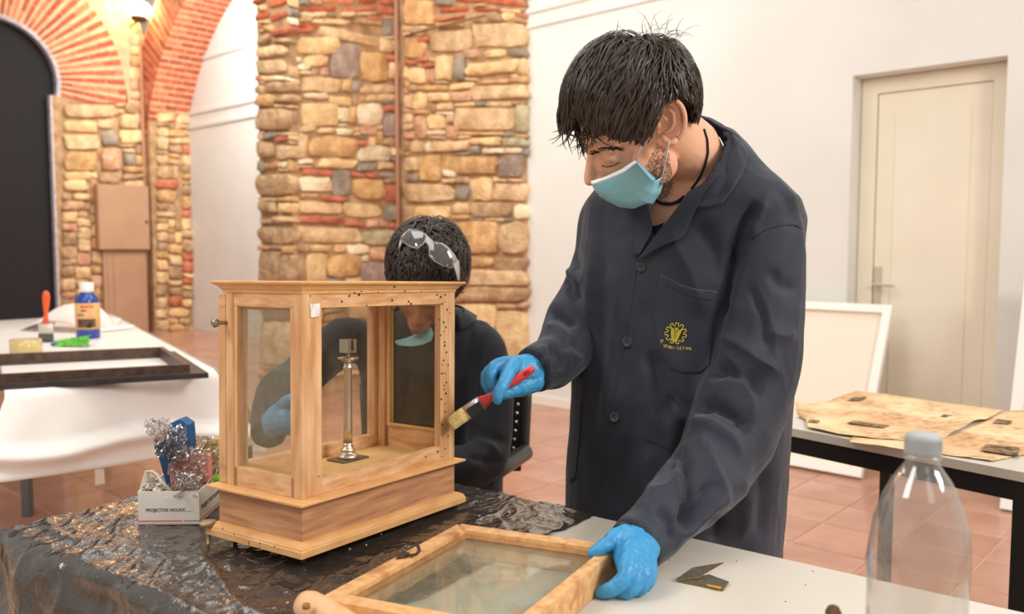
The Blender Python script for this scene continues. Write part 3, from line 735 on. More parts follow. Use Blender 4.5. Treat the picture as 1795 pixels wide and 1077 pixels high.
# levelling screws
ls = atz(366, 957, .7525)
m = MB(); c_ = Vector((ls.x, ls.y, 0))
m.lathe([(.001,.7895),(.0115,.7895),(.0125,.788),(.0125,.785),(.0112,.7835),(.003,.7835),(.003,.752),(.0045,.752),(.0045,.7505),(.001,.7505)], 20, Matrix.Translation((c_.x, c_.y, 0)))
lab(m.build('levelling_screw', mat('aged_brass', (176, 156, 118), (150, 130, 96), rough=.45, metal=.5, scale=60), case, True), 'round brass levelling screw')
fp = [cw(.03,.03,0), cw(CL-.03,.03,0), cw(CL-.03,CW-.03,0), cw(.03, CW-.03, 0)]
for P in fp:
    m = MB(); m.tube([Vector((P.x, P.y, .7535)), Vector((P.x, P.y, P.z+.004))], .004, 10); m.build('levelling_foot', brass, case, True)

# ------------------------------------------------------------------ metal pillar stand in the case
cn = CM.to_3x3() @ Vector((0, 0, 1)); fl_z = zb+.006
pb = onp(610, 806, cw(0, 0, fl_z), cn)
pst = thing('pillar_stand', 'slim nickel column stand on a square plate inside the glass case', 'stand', pb)
nick = mat('nickel', (226, 216, 198), (204, 194, 176), rough=.36, metal=1, scale=20)
nickd = mat('tarnished_plate', (132, 120, 98), (110, 98, 78), rough=.45, metal=.7, scale=40)
ax = CM.to_3x3() @ Vector((1, 0, 0)); ay = CM.to_3x3() @ Vector((0, 1, 0))
PM = Matrix.Translation(pb) @ CM.to_3x3().to_4x4()
m = MB(); m.box(-.028, -.019, .0003, .030, .021, .003, PM, .0008); m.build('base_plate', nickd, pst)
sc1 = (pb - CAM).length / F
k = sc1
Hh = (806-597)*k*1.0
m = MB(); m.lathe([(.0172,.003),(.0175,.006),(.0155,.009),(.0118,.0115),(.0105,.014),(.0125,.016),(.0125,.0175),(.0092,.020),(.0078,.024),(.0078,.0285)], 28, PM); m.build('foot', nick, pst, True)
zc_ = Hh*(806-640)/(806-597)
m = MB(); m.lathe([(.0078,.0285),(.0072,.05),(.0070,zc_-.012),(.0085,zc_-.010),(.0085,zc_-.008),(.0070,zc_-.0065),(.0072,zc_)], 24, PM); m.build('shaft', nick, pst, True)
m = MB(); m.lathe([(.0072,zc_),(.010,zc_+.001),(.0135,zc_+.004),(.0172,zc_+.0052),(.0175,zc_+.0072),(.006,zc_+.008),(.0035,zc_+.009),(.0035,zc_+.0165)], 28, PM); m.build('capital', nick, pst, True)
m = MB(); zs = zc_+.0155; t = .0022; a = .0098
m.box(-a,-a,zs,a,a,zs+.003,PM); m.box(-a,-a,zs+.003,-a+t,a,zs+.022,PM); m.box(a-t,-a,zs+.003,a,a,zs+.022,PM); m.box(-a+t,a-t,zs+.003,a-t,a,zs+.022,PM); m.box(-a+t,-a,zs+.003,-.003,-a+t,zs+.022,PM); m.box(.003,-a,zs+.003,a-t,-a+t,zs+.022,PM)
m.build('socket', nick, pst)

# ------------------------------------------------------------------ glazed panel lying on the table
ZP = .79
PA, PB, PC = atz(557, 1050, ZP), atz(804, 918, ZP), atz(1088, 957, ZP)
e1 = (PB-PA); LP = e1.length; e1.normalize(); e2 = (PC-PB); WP = e2.length; e2.normalize()
print('panel', LP, WP, math.degrees(e1.angle(e2)))
def pp(a, b, z=0): return PA + e1*a + e2*b + UP*z        # a along AB, b across to the right
panel = thing('glazed_panel', 'wooden framed glass panel lying flat under the left hand of the standing man', 'glass panel', pp(LP/2, WP/2, -.0395))
fw_, TH = .0235, .0385
def member(name, q, ma=None, topbev=.004):
    m = MB(); c = sum(q, Vector())/4
    q2 = [v + (c-v)*(topbev/max((c-v).length, 1e-6)) for v in q]
    m.add([v-UP*TH for v in q]+[v-UP*.004 for v in q]+q2, [(3,2,1,0)]+[(i,(i+1)%4,4+(i+1)%4,4+i) for i in range(4)]+[(4+i,4+(i+1)%4,8+(i+1)%4,8+i) for i in range(4)]+[(8,9,10,11)])
    return m.build(name, ma or wh, panel)
pwood = wood('panel_wood', (226, 182, 128), (202, 148, 94), (9, 9, 9), 9, c3=(176, 120, 70))
member('rail', [pp(0,0), pp(LP,0), pp(LP-fw_,fw_), pp(fw_,fw_)], pwood); member('rail', [pp(LP,0), pp(LP,WP), pp(LP-fw_,WP-fw_*.7), pp(LP-fw_,fw_)], pwood)
member('rail', [pp(LP,WP), pp(0,WP), pp(fw_,WP-fw_*.7), pp(LP-fw_,WP-fw_*.7)], pwood); member('rail', [pp(0,WP), pp(0,0), pp(fw_,fw_), pp(fw_,WP-fw_*.7)], pwood)
m = MB(); b_ = .006
for q in ([(fw_,fw_),(LP-fw_,fw_),(LP-fw_-b_,fw_+b_),(fw_+b_,fw_+b_)], [(LP-fw_,fw_),(LP-fw_,WP-fw_*.7),(LP-fw_-b_,WP-fw_*.7-b_),(LP-fw_-b_,fw_+b_)],
          [(LP-fw_,WP-fw_*.7),(fw_,WP-fw_*.7),(fw_+b_,WP-fw_*.7-b_),(LP-fw_-b_,WP-fw_*.7-b_)], [(fw_,WP-fw_*.7),(fw_,fw_),(fw_+b_,fw_+b_),(fw_+b_,WP-fw_*.7-b_)]):
    m.hexa([pp(a,b,-.014) for a, b in q], [pp(a,b,-.006-(.003 if i > 1 else 0)) for i, (a, b) in enumerate(q)])
m.build('glazing_bead', wood('bead_wood', (168, 122, 72), (140, 98, 56), (5,5,5), 12), panel)
g_pan = glass_mat('stained_glass_pane', tint=(247, 248, 243), dirt=.13, dcol=(196, 190, 168), scale=14)
m = MB(); q = [(fw_-.002,fw_-.002),(LP-fw_+.002,fw_-.002),(LP-fw_+.002,WP-fw_*.7+.002),(fw_-.002,WP-fw_*.7+.002)]
m.hexa([pp(a,b,-.0135) for a, b in q], [pp(a,b,-.011) for a, b in q]); m.build('pane', g_pan, panel)
# rusty hook and plate on the left rail
rust = mat('rusty_iron', (92, 66, 48), (64, 46, 36), rough=.8, scale=80, bump=.4, metal=.3)
hk = [atz(x, y, ZP+dz) for x, y, dz in ((712,973,.002),(722,974,.004),(730,972,.006),(735,966,.008),(733,958,.009),(729,955,.008))]
m = MB(); m.tube(hk, [.0018,.002,.0022,.0024,.0024,.002], 8)
mq = [atz(x, y, ZP+.0006) for x, y in ((694,981),(712,979),(718,970),(703,969))]; m.hexa(mq, [v+UP*.0012 for v in mq])
lab(m.build('hook', rust, panel, True), 'rusty iron hook')

# ------------------------------------------------------------------ text helper
def text(name, s, size, P, xd, yd, ma, parent, ext=.0003, off=.0004, xs=1):
    cu = bpy.data.curves.new(name, 'FONT'); cu.body = s; cu.size = size; cu.extrude = ext; cu.align_x = 'LEFT'; cu.resolution_u = 3
    t = bpy.data.objects.new(name, cu); COL.objects.link(t)
    dg = bpy.context.evaluated_depsgraph_get(); me = bpy.data.meshes.new_from_object(t.evaluated_get(dg))
    xd = Vector(xd).normalized(); yd = Vector(yd).normalized(); nd = xd.cross(yd)
    vs = [Vector(P) + xd*v.co.x*xs + yd*v.co.y + nd*(v.co.z+off) for v in me.vertices]; fs = [tuple(p.vertices) for p in me.polygons]
    bpy.data.objects.remove(t); bpy.data.curves.remove(cu); bpy.data.meshes.remove(me)
    return obj(name, vs, fs, ma, parent)

# ------------------------------------------------------------------ carton with bags
P0, P1, P2 = atz(243, 921, .753), atz(350, 920, .753), atz(390, 884, .753)
bx = (P1-P0); bL = bx.length; bx.normalize(); by = UP.cross(bx); bD = .13; bH = 53*(P0-CAM).length/F*1.0
print('box', bL, bD, bH, (P2-P1).length, math.degrees((P2-P1).angle(bx)))
car_m = mat('white_carton', (236, 230, 224), (226, 218, 210), rough=.6, scale=12); in_m = mat('carton_inside', (196, 176, 150), rough=.8)
carton = thing('carton', 'small open white cardboard carton lettered PROJECTOR MOUNT, full of bags', 'box', (P0+bx*bL/2+by*bD/2))
def cbp(a, b, z): return P0 + bx*a + by*b + UP*z
m = MB(); t = .002
for (a0,b0,a1,b1) in ((0,0,bL,t),(0,bD-t,bL,bD),(0,t,t,bD-t),(bL-t,t,bL,bD-t)):
    m.hexa([cbp(a0,b0,0),cbp(a1,b0,0),cbp(a1,b1,0),cbp(a0,b1,0)], [cbp(a0,b0,bH),cbp(a1,b0,bH),cbp(a1,b1,bH),cbp(a0,b1,bH)])
m.hexa([cbp(0,0,0),cbp(bL,0,0),cbp(bL,bD,0),cbp(0,bD,0)], [cbp(0,0,t),cbp(bL,0,t),cbp(bL,bD,t),cbp(0,bD,t)]); m.build('body', car_m, carton)
m = MB(); m.hexa([cbp(bL,.03,bH-.001),cbp(bL,.07,bH-.001),cbp(bL+.0015,.07,bH-.001),cbp(bL+.0015,.03,bH-.001)], [cbp(bL+.004,.035,bH+.008),cbp(bL+.006,.07,bH+.010),cbp(bL+.0075,.07,bH+.010),cbp(bL+.0055,.035,bH+.008)]); m.build('flap', in_m, carton)
gtx = mat('print_grey', (110, 106, 104), rough=.7); ora = mat('print_orange', (232, 110, 50), rough=.6); gst = mat('print_grey_stripe', (150, 148, 140), rough=.6)
text('lettering', 'PROJECTOR MOUNT', .0076, cbp(.012, 0, bH*.40), bx, UP, gtx, carton, xs=.88)
text('lettering', '.............', .004, cbp(.075, 0, bH*.405), bx, UP, gtx, carton)
text('lettering', 'PROJECTOR MOUNT', .010, cbp(bL, .01, bH*.40), by, UP, gtx, carton)
def strip(a0, a1, z0, z1, ma, side=0):
    m = MB()
    if side == 0: q = [cbp(a0,-.0004,z0),cbp(a1,-.0004,z0),cbp(a1,-.0004,z1),cbp(a0,-.0004,z1)]; n_ = by
    else: q = [cbp(bL+.0004,a0,z0),cbp(bL+.0004,a1,z0),cbp(bL+.0004,a1,z1),cbp(bL+.0004,a0,z1)]; n_ = -bx
    m.hexa(q, [v + n_*.0003 for v in q]); m.build('stripe', ma, carton)
strip(0, bL*.72, .0055, .0073, ora); strip(bL*.75, bL, .0055, .0073, gst); strip(0, bD, .0055, .0073, ora, 1)
def crumple(name, pts, rad, ma, label, cat, seed=1, amp=.25, freq=60, group=None, n=40, mm=26):
    """a crumpled bag: hull-like blob through pts (c, (rx,ry,rz)) with sharp creases"""
    m = MB()
    c, r = pts
    m.ell(c, r, n=n, m=mm)
    out = []
    for v in m.v:
        d = v - Vector(c); k = d.normalized() if d.length > 1e-6 else UP
        a = noise.noise(k*2.2 + Vector((seed, 0, 0))); b = 1-2*abs(noise.noise(k*4.5 + Vector((0, seed, 3))))
        c3 = 1-2*abs(noise.noise(k*11 + Vector((0, 3, seed))))
        out.append(Vector(c) + d*(1 + amp*(1.1*a + .55*b + .22*c3)))
    o = obj(name, out, m.f, ma, None, False); return tag(o, label, cat, group)
def film_mat(name, col, alpha, rough=.15):
    m = bpy.data.materials.new(name); m.use_nodes = True; nt = m.node_tree; N = nt.nodes; L = nt.links
    tr = N.new('ShaderNodeBsdfTransparent'); p = N['Principled BSDF']; p.inputs['Base Color'].default_value = lin(col); p.inputs['Roughness'].default_value = rough
    p.inputs['Specular IOR Level'].default_value = .9
    mx = N.new('ShaderNodeMixShader'); mx.inputs[0].default_value = alpha
    tr.inputs[0].default_value = lin(tuple(min(255, int(205+.2*c)) for c in col))
    L.new(tr.outputs[0], mx.inputs[1]); L.new(p.outputs[0], mx.inputs[2]); L.new(mx.outputs[0], N['Material Output'].inputs[0]); return m
clear = glass_mat('clear_film', tint=(250, 248, 246), dirt=0, rough=.06, refl=.14, power=1.6); wbag = film_mat('white_bag_film', (236, 228, 216), .82, .35); blue_m = mat('blue_sponge', (46, 108, 168), (36, 88, 146), rough=.5, scale=30)
navy_b = mat('blue_side', (28, 72, 112), rough=.5); pink_f = mat('pink_cloth', (226, 150, 138), (212, 132, 124), rough=.6, scale=20, bump=.4); yell_f = mat('yellow_cloth', (232, 200, 110), (222, 186, 90), rough=.6, scale=20, bump=.4)
dB = P0.y + .05
def slab(name, front, thick, ma, label=None, cat=None, par=None, nrm=None, bm_=0):
    n_ = nrm or by; m = MB(); m.hexa(front, [v + n_*thick for v in front]); o = m.build(name, ma, par)
    if label: tag(o, label, cat)
    return o
pk = thing('cleaning_cloth_pack', 'tall blue packet in clear film sticking up out of the white carton', 'packet', cbp(.05, .07, .004))
f1 = [at(x, y, dB+.02) for x, y in ((300,848),(334,790),(331,745),(312,737),(297,742),(290,775),(288,783))]
f1 = [at(x, y, dB+.02) for x, y in ((296,855),(302,806),(283,784),(300,742),(316,736),(330,746),(335,798),(306,850))]
n8 = len(f1); m = MB(); bk = [v + by*.03 for v in f1]; m.add(f1+bk, [tuple(range(n8))[::-1], tuple(range(n8, 2*n8))] + [(i, (i+1) % n8, n8+(i+1) % n8, n8+i) for i in range(n8)]); m.build('folded_cloth', blue_m, pk)
f2 = [at(x, y, dB+.012) for x, y in ((292,851),(277,798),(270,784),(286,774),(297,806),(300,846))]
n8 = len(f2); m = MB(); bk = [v + by*.02 for v in f2]; m.add(f2+bk, [tuple(range(n8))[::-1], tuple(range(n8, 2*n8))] + [(i, (i+1) % n8, n8+(i+1) % n8, n8+i) for i in range(n8)]); m.build('folded_edge', navy_b, pk)
def filmsheet(name, quad, ma, par, amp=.006, seed=0, n=26, label=None, cat=None):
    a, b, c, d = [Vector(v) for v in quad]; nn = (b-a).cross(d-a).normalized(); v = []
    for j in range(n+1):
        for i in range(n+1):
            s, t = i/n, j/n; P = a*(1-s)*(1-t)+b*s*(1-t)+c*s*t+d*(1-s)*t
            h = amp*(2.2*abs(noise.noise(Vector((s*4+seed, t*4, seed)))) + 1.4*abs(noise.noise(Vector((s*10, t*10+seed, seed)))) + .5*noise.noise(Vector((s*25, t*25, seed))))
            P = P + nn*h + (b-a)*(.10*noise.noise(Vector((t*5, s*3, seed+4)))) + (d-a)*(.08*noise.noise(Vector((s*6, t*3, seed+8))))
            v.append(P)
    f = [(j*(n+1)+i, j*(n+1)+i+1, (j+1)*(n+1)+i+1, (j+1)*(n+1)+i) for j in range(n) for i in range(n)]
    o = obj(name, v, f, ma, par, False); md = o.modifiers.new('t', 'SOLIDIFY'); md.thickness = .0003
    if label: tag(o, label, cat)
    return o
lab(filmsheet('film_wrap', [at(x, y, dB+.005) for x, y in ((280,800),(312,790),(300,732),(256,734))], clear, pk, .012, 2), 'crinkled clear film')
filmsheet('film_wrap', [at(x, y, dB+.008) for x, y in ((298,835),(332,800),(328,742),(290,748))], clear, pk, .008, 5)
pkb = thing('pink_packet', 'pink cloths in a clear bag in the white carton', 'packet', cbp(.085, .06, .004))
m = MB(); f = [at(x, y, dB+.01) for x, y in ((299,854),(297,818),(312,803),(350,796),(364,800),(366,842),(350,858))]; n8 = len(f)
m.add(f+[v+by*.03 for v in f], [tuple(range(n8))[::-1], tuple(range(n8, 2*n8))] + [(i, (i+1) % n8, n8+(i+1) % n8, n8+i) for i in range(n8)]); m.build('folded_cloth', pink_f, pkb)
filmsheet('film_wrap', [at(x, y, dB+.002) for x, y in ((300,848),(362,852),(368,785),(312,780))], clear, pkb, .012, 9)
pky = thing('yellow_packet', 'yellow cloths in a clear bag between the carton and the case', 'packet', cbp(.115, .09, .004))
m = MB(); f = [at(x, y, dB+.055) for x, y in ((352,840),(350,792),(362,775),(392,768),(396,840)) ]; n8 = len(f)
m.add(f+[v+by*.03 for v in f], [tuple(range(n8))[::-1], tuple(range(n8, 2*n8))] + [(i, (i+1) % n8, n8+(i+1) % n8, n8+i) for i in range(n8)]); m.build('folded_cloth', yell_f, pky)
filmsheet('film_wrap', [at(x, y, dB+.048) for x, y in ((350,830),(392,835),(386,764),(344,764))], clear, pky, .012, 13)
wbg = filmsheet('carrier_bag', [at(x, y, P0.y+.02) for x, y in ((246,872),(304,872),(290,846),(254,846))], wbag, None, .010, 21, 30, 'crumpled white carrier bag with looped handle in the left of the carton', 'bag')
m = MB(); m.tube([at(x, y, P0.y+.022) for x, y in ((250,862),(255,842),(258,827),(268,827),(276,833),(284,846),(297,860),(300,870))], [.006,.0055,.0045,.005,.0055,.006,.007,.006], 8, flat=.5)
m.build('handle', wbag, wbg)
m = MB(); m.tube([at(x, y, P0.y+.03) for x, y in ((262,868),(266,850),(268,838),(262,832))], [.006,.005,.004,.003], 8, flat=.5); m.build('handle', wbag, wbg)
for (x, y, col, nm) in ((259, 866, (40, 60, 170), 'blue'), (283, 867, (30, 90, 70), 'green')):
    P = at(x, y, P0.y+.008); m = MB(); m.lathe([(.001,.0),(.0048,0),(.0052,-.003),(.0052,-.012),(.001,-.012)], 16, Matrix.Translation(P))
    tag(m.build('bottle_cap', mat('cap_'+nm, col, rough=.4), None, True), 'small %s bottle cap showing in the white carton' % nm, 'cap')
wool = mat('steel_wool', (150, 136, 110), (96, 84, 66), rough=.6, metal=.4, scale=80, bump=1, contrast=(.4,.6))
sw = crumple('steel_wool_pad', (at(332, 856, P0.y+.035), (.022, .02, .011)), 0, wool, 'coiled grey steel wool pad in clear film at the front of the carton', 'steel wool', 5, .2)
filmsheet('film_wrap', [at(x, y, P0.y+.012) for x, y in ((306,868),(352,868),(352,832),(312,826))], clear, sw, .01, 17)
gm = mat('lime_plastic', (118, 206, 40), rough=.4); m = MB(); m.tube([at(358,842,dB+.03), at(366,841,dB+.03), at(400,836,dB+.03)], [.006,.0058,.0058], 12); m.tube([at(352,843,dB+.03), at(358,842,dB+.03)], [.006,.0062], 12)
tag(m.build('plastic_tube', gm, None, True), 'bright lime green plastic handle lying between carton and case', 'handle')
# grey carton seen through the left pane
Q = [atz(405, 842, .753), atz(443, 826, .753)]; hgt = .05
kq = (Q[1]-Q[0]).normalized(); kn = UP.cross(kq)
gc = thing('grey_box', 'small grey box with a black lettered band seen through the left pane', 'box', (Q[0]+Q[1])/2)
L2 = (Q[1]-Q[0]).length
m = MB(); m.hexa([Q[0],Q[1],Q[1]+kn*.05,Q[0]+kn*.05], [v+UP*.052 for v in (Q[0],Q[1],Q[1]+kn*.05,Q[0]+kn*.05)]); m.build('body', mat('grey_card', (150, 144, 128), rough=.7), gc)
m = MB(); q = [Q[0]+UP*.028-kn*.0005, Q[1]+UP*.028-kn*.0005, Q[1]+UP*.048-kn*.0005, Q[0]+UP*.048-kn*.0005]; m.hexa(q, [v+kn*.0004 for v in q]); m.build('band', mat('print_black', (44, 42, 42), rough=.6), gc)
text('lettering', 'DER', .013, Q[0]+kq*(L2*.36)+UP*.031-kn*.0009, kq, UP, car_m, gc)

# ------------------------------------------------------------------ wooden handle, sandpaper, bottle, brush tip, crumbs
hb = atz(543, 1064, .775); hd = (atz(610, 1100, .772)-hb).normalized()
hw = wood('handle_wood', (232, 184, 140), (218, 166, 120), (4,4,4), 10)
wtool = thing('wooden_handle', 'rounded bare wooden tool handle with a hole at the lower edge of the picture', 'handle', hb - UP*.0205)
m = MB(); m.tube([hb-hd*.018, hb-hd*.0165, hb-hd*.011, hb, hb+hd*.03, hb+hd*.08, hb+hd*.13], [.002,.009,.0155,.0185,.0185,.016,.014], 20); m.build('grip', hw, wtool, True)
hl = atz(537, 1061, .7925)
m = MB(); m.lathe([(.0005,.0006),(.0032,.0006),(.0042,.0012),(.0046,-.001),(.0046,-.004),(.0005,-.004)], 14, Matrix.Translation(hl)); m.build('hole_rim', mat('handle_hole', (150, 104, 66), rough=.8), wtool, True)
# sandpaper folded in two
spm = mat('sandpaper_grey', (104, 96, 84), (82, 76, 66), rough=.95, scale=300, bump=.5, bscale=600); spy = mat('sandpaper_back', (206, 160, 62), (188, 140, 50), rough=.8, scale=20)
spt = thing('sandpaper', 'folded scrap of grey sandpaper with ochre back on the bare table', 'sandpaper', atz(1230, 1018, TT))
def sheet4(name, pts, n_, ma, ma2, par):
    m = MB(); m.hexa(pts, [p + n_*.0006 for p in pts]); o = m.build(name, ma, par)
    m = MB(); m.hexa([p - n_*.0007 for p in pts], [p - n_*.0001 for p in pts]); m.build(name+'_back', ma2, par)
a0 = atz(1184, 1018, .752); a1 = atz(1267, 1036, .7515); a2 = atz(1278, 1021, .7535); a3 = atz(1243, 1008, .755); 
sheet4('lower_flap', [a0, a1, a2, a3], UP, spm, spy, spt)
b1_ = atz(1224, 1013, .757); b2_ = atz(1269, 987, .775); b3_ = atz(1214, 996, .768)
sheet4('upper_flap', [atz(1184, 1017, .7535), b1_, b2_, b3_], UP, spm, spy, spt)
q = [atz(1240, 1028, .7535), atz(1264, 1034, .7535), atz(1264, 1030, .7545), atz(1238, 1025, .7545)]
m = MB(); m.hexa(q, [v+UP*.0006 for v in q]); m.build('worn_edge', spy, spt)
# bottle: standing on the table at the right
bc = atz(1618, 1200, TT); d_ = .735; bc = at(1618, 780, d_); bc = Vector((bc.x, bc.y, TT+.001))
def rz(px_w): return px_w/2*d_/F
zz = lambda y: H - (y-432)/F*d_*1.0
pet = glass_mat('clear_plastic', tint=(240, 237, 235), dirt=.05, dcol=(232, 226, 220), scale=26, rough=.04, refl=.10, power=2.2)
bot = thing('plastic_bottle', 'clear empty plastic bottle with a grey cap at the right front of the table', 'bottle', bc)
BM = Matrix.Translation((bc.x, bc.y, 0))
R1 = rz(172)
prof = [(rz(52), zz(805)), (rz(54), zz(815)), (rz(70), zz(828)), (rz(100), zz(850)), (rz(132), zz(885)), (rz(155), zz(925)), (rz(167), zz(965)), (R1, zz(1005)), (R1*.985, zz(1030)), (R1*.97, zz(1050)), (R1*.975, .86), (R1*.95, .84), (R1, .825), (R1, .79), (R1*.97, .765), (R1*.8, .752), (R1*.3, .757), (.001, .762)]
NB = 40; m = MB()
def bring(r, z, k):
    out = []
    for i in range(NB):
        a = 2*math.pi*i/NB; w = 1 + (.03*k*math.cos(5*a + z*20)) ; out.append(Vector((bc.x + r*w*math.cos(a), bc.y + r*w*math.sin(a), z)))
    return out
rings = [bring(r, z, 1 if (zz(1000) > z > .79) else (.35 if z > zz(1005) and z < zz(850) else 0)) for r, z in prof]
m.ringloft(rings, cap=False); bo = m.build('body', pet, bot, True)
m = MB(); m.lathe([(rz(64), zz(801)), (rz(66), zz(804)), (rz(64), zz(808)), (rz(52), zz(808))], 28, BM); m.build('neck_ring', pet, bot, True)
cap_m = mat('grey_cap', (168, 172, 174), rough=.45)
m = MB(); m.lathe([(.001, zz(764)), (rz(50), zz(764)), (rz(56), zz(767)), (rz(59), zz(772)), (rz(60), zz(797)), (rz(58), zz(799)), (.001, zz(799))], 48, BM); cp_ = m.build('cap', cap_m, bot, True)
m = MB()
for i in range(40):
    a = 2*math.pi*i/40; c = Vector((bc.x + rz(60)*math.cos(a), bc.y+rz(60)*math.sin(a), 0)); m.tube([c+UP*zz(796), c+UP*zz(773)], .0004, 5)
m.build('ridges', cap_m, cp_)
# blurred small brush standing in front
bt = at(1461, 1066, .78); m = MB(); bs = thing('small_round_brush', 'small brown bristle tip poking up at the bottom edge beside the bottle', 'brush', Vector((bt.x, bt.y, TT+.001)))
z0 = TT+.001; M_ = Matrix.Translation((bt.x, bt.y, 0))
m.lathe([(.001,z0),(.007,z0),(.0065,bt.z-.035),(.005,bt.z-.018),(.001,bt.z-.018)], 14, M_); m.build('handle', hw, bs, True)
m = MB(); m.lathe([(.0055,bt.z-.020),(.007,bt.z-.012),(.0075,bt.z-.004),(.005,bt.z+.001),(.001,bt.z+.003)], 14, M_); m.build('bristles', mat('brown_bristle', (120, 90, 60), (84, 62, 42), rough=.9, scale=200), bs, True)
# crumbs of filler on the plastic
crumb = mat('wood_crumb', (206, 176, 130), rough=.9)
CR = [(613,963,'pale wood crumb under the right face of the case, left one of a pair'),(642,956,'pale wood crumb under the right face of the case, right one of a pair'),(557,1052,'ochre wood crumb just above the rounded wooden handle'),(504,1057,'pale crumb left of the rounded wooden handle'),
 (668,937,'tiny greenish crumb tight against the case base moulding'),(840,905,'pale crumb on the plastic sheet right of the case corner'),(880,898,'crumb on the crinkled plastic nearest the standing man')]
for i, (x, y, lb_) in enumerate(CR):
    P = atz(x, y, .758); m = MB(); m.ell(P, (.0022,.0014,.0012), Matrix.Rotation(i*1.3, 3, 'Z'), 7, 5)
    tag(m.build('wood_crumb', crumb), lb_, 'crumb', 'crumbs on the plastic sheet')
CR = [(1291,984,'dark speck on the bare table up and right of the sandpaper'),(1412,1026,'dark speck on the bare table midway between sandpaper and bottle'),(1425,1002,'dark speck on the bare table near its far edge left of the bottle'),(1174,982,'dark speck on the bare table beside the coat cuff'),(1377,1055,'dark speck on the bare table left of the small brush tip')]
for i, (x, y, lb_) in enumerate(CR):
    P = atz(x, y, .7505); m = MB(); m.ell(P, (.0012,.0008,.0005), Matrix.Rotation(i*1.3, 3, 'Z'), 7, 5)
    tag(m.build('dust_speck', hole_m), lb_, 'speck', 'specks on the bare table')
# ------------------------------------------------------------------ paper covered table on the left
paper_m = mat('white_paper', (244, 240, 236), (238, 232, 227), rough=.35, scale=3, spec=.5)
NR = atz(370, 648, TT); NLp = atz(8, 690, TT); LD = Vector((-.53, .848, 0)).normalized(); LN = 2.95
far = lambda P: P + LD*LN
t2 = thing('trestle_table', 'long table hung with glossy white paper at the left', 'table', (NR+NLp)/2 + LD*LN/2 - UP*TT)
m = MB(); q = [NLp, NR, far(NR), far(NLp)]; m.hexa([v-UP*.03 for v in q], [v-UP*.002 for v in q]); m.build('tabletop', lam, t2)
steel_g = mat('grey_steel_leg', (112, 116, 118), rough=.45, metal=.3)
for c_ in (atz(49, 905, 0), Vector((NR.x, NR.y, 0)) + LD*.15 + (NLp-NR).normalized()*.10, Vector((NR.x, NR.y, 0))+LD*2.7+(NLp-NR).normalized()*.08, Vector((NLp.x, NLp.y, 0))+LD*2.7-(NLp-NR).normalized()*.08):
    m = MB(); m.box(c_.x-.018, c_.y-.018, 0, c_.x+.018, c_.y+.018, TT-.03, None, .003); m.build('leg', steel_g, t2)
m = MB(); a = NR+(NLp-NR)*.05-UP*.05; b = NR+(NLp-NR)*.95-UP*.05; m.tube([a, b], .012, 8); m.tube([a+LD*.1-UP*.3, a+LD*2.5-UP*.3], .012, 8); m.build('frame', steel_g, t2)
# the paper: top + hanging near side with soft folds
nx = 90; vs = []; nrm_n = UP.cross((NR-NLp).normalized()) * -1
rows = []
ext = NR + (NR-NLp).normalized()*.0
for j, t in enumerate([0, .3, .6, .9, 1] ):
    rows.append([NLp + (NR-NLp)*(i/nx)*1.015 + LD*LN*(1-t)*1.0 + UP*.001 for i in range(nx+1)])
hangs = np.linspace(0, 1, 22)[1:]
for h in hangs:
    r_ = []
    for i in range(nx+1):
        s = i/nx; base = NLp + (NR-NLp)*s*1.015
        hem = .238 + .088*s
        flare = .10*h*s**2*1.2
        out = .015 + .05*h + .05*h*math.sin(s*6+.8) + .03*h*noise.noise(Vector((s*5, h*1.5, 3))) + .05*max(0, 1-abs((h-.70)-.05*math.sin(s*8))/.14)
        r_.append(base + nrm_n*out*(1 if h > .05 else h/.05) - UP*hem*h**.96 + (NR-NLp).normalized()*(flare*1.3) - (NR-NLp).normalized()*(1-s)**2*h*.13 + UP*.001)
    rows.append(r_)
m = MB(); m.ringloft(rows, closed=False, cap=False)
# hanging long side (right)
rows = []
for h in np.linspace(0, 1, 14):
    r_ = []
    for i in range(41):
        s = i/40; base = NR + (NR-NLp)*.015 + LD*LN*s
        o_ = (NR-NLp).normalized()*(.01+.14*h*(1-s)**3 + .06*h + .03*h*math.sin(s*16))
        r_.append(base + o_ + nrm_n*(.11*h*(1-s)**8) - UP*(.31*h) + UP*.001)
    rows.append(r_)
m.ringloft(rows, closed=False, cap=False)
cov = m.build('paper_cover', paper_m, None, True); md = cov.modifiers.new('t', 'SOLIDIFY'); md.thickness = .0012
tag(cov, 'glossy white paper covering the left table and hanging down its side', 'table cover')
# dark picture frame lying on the paper
dk = mat('dark_walnut', (86, 60, 44), (58, 42, 34), rough=.5, scale=12, stretch=(3,3,3), c3=None) if False else mat('dark_walnut', (92, 66, 50), (62, 46, 38), rough=.45, scale=12, stretch=(3,3,3), bump=.2)
dk2 = mat('dark_walnut_outer', (60, 50, 46), (44, 38, 36), rough=.45, scale=12)
ZF = TT+.052
FA, FB = atz(357, 648, TT+.018), atz(283, 604, TT+.045)
fx = (atz(0, 668, TT+.045) - atz(355, 648, TT+.045)).normalized(); 
FA = atz(333, 639, TT+.045); FB = atz(286, 608, TT+.045); fy = (FB-FA); FWd = fy.length; fy.normalize(); fLn = 1.05
pf = thing('picture_frame', 'large empty dark wooden frame lying on the white papered table', 'picture frame', FA + fx*fLn/2 + fy*FWd/2 - UP*.043)
def fpq(a, b, z): return FA + fx*a + fy*b + UP*(z)
def fr_member(p, q, inw):   # outer edge p-q (in a,b), inward direction
    pass
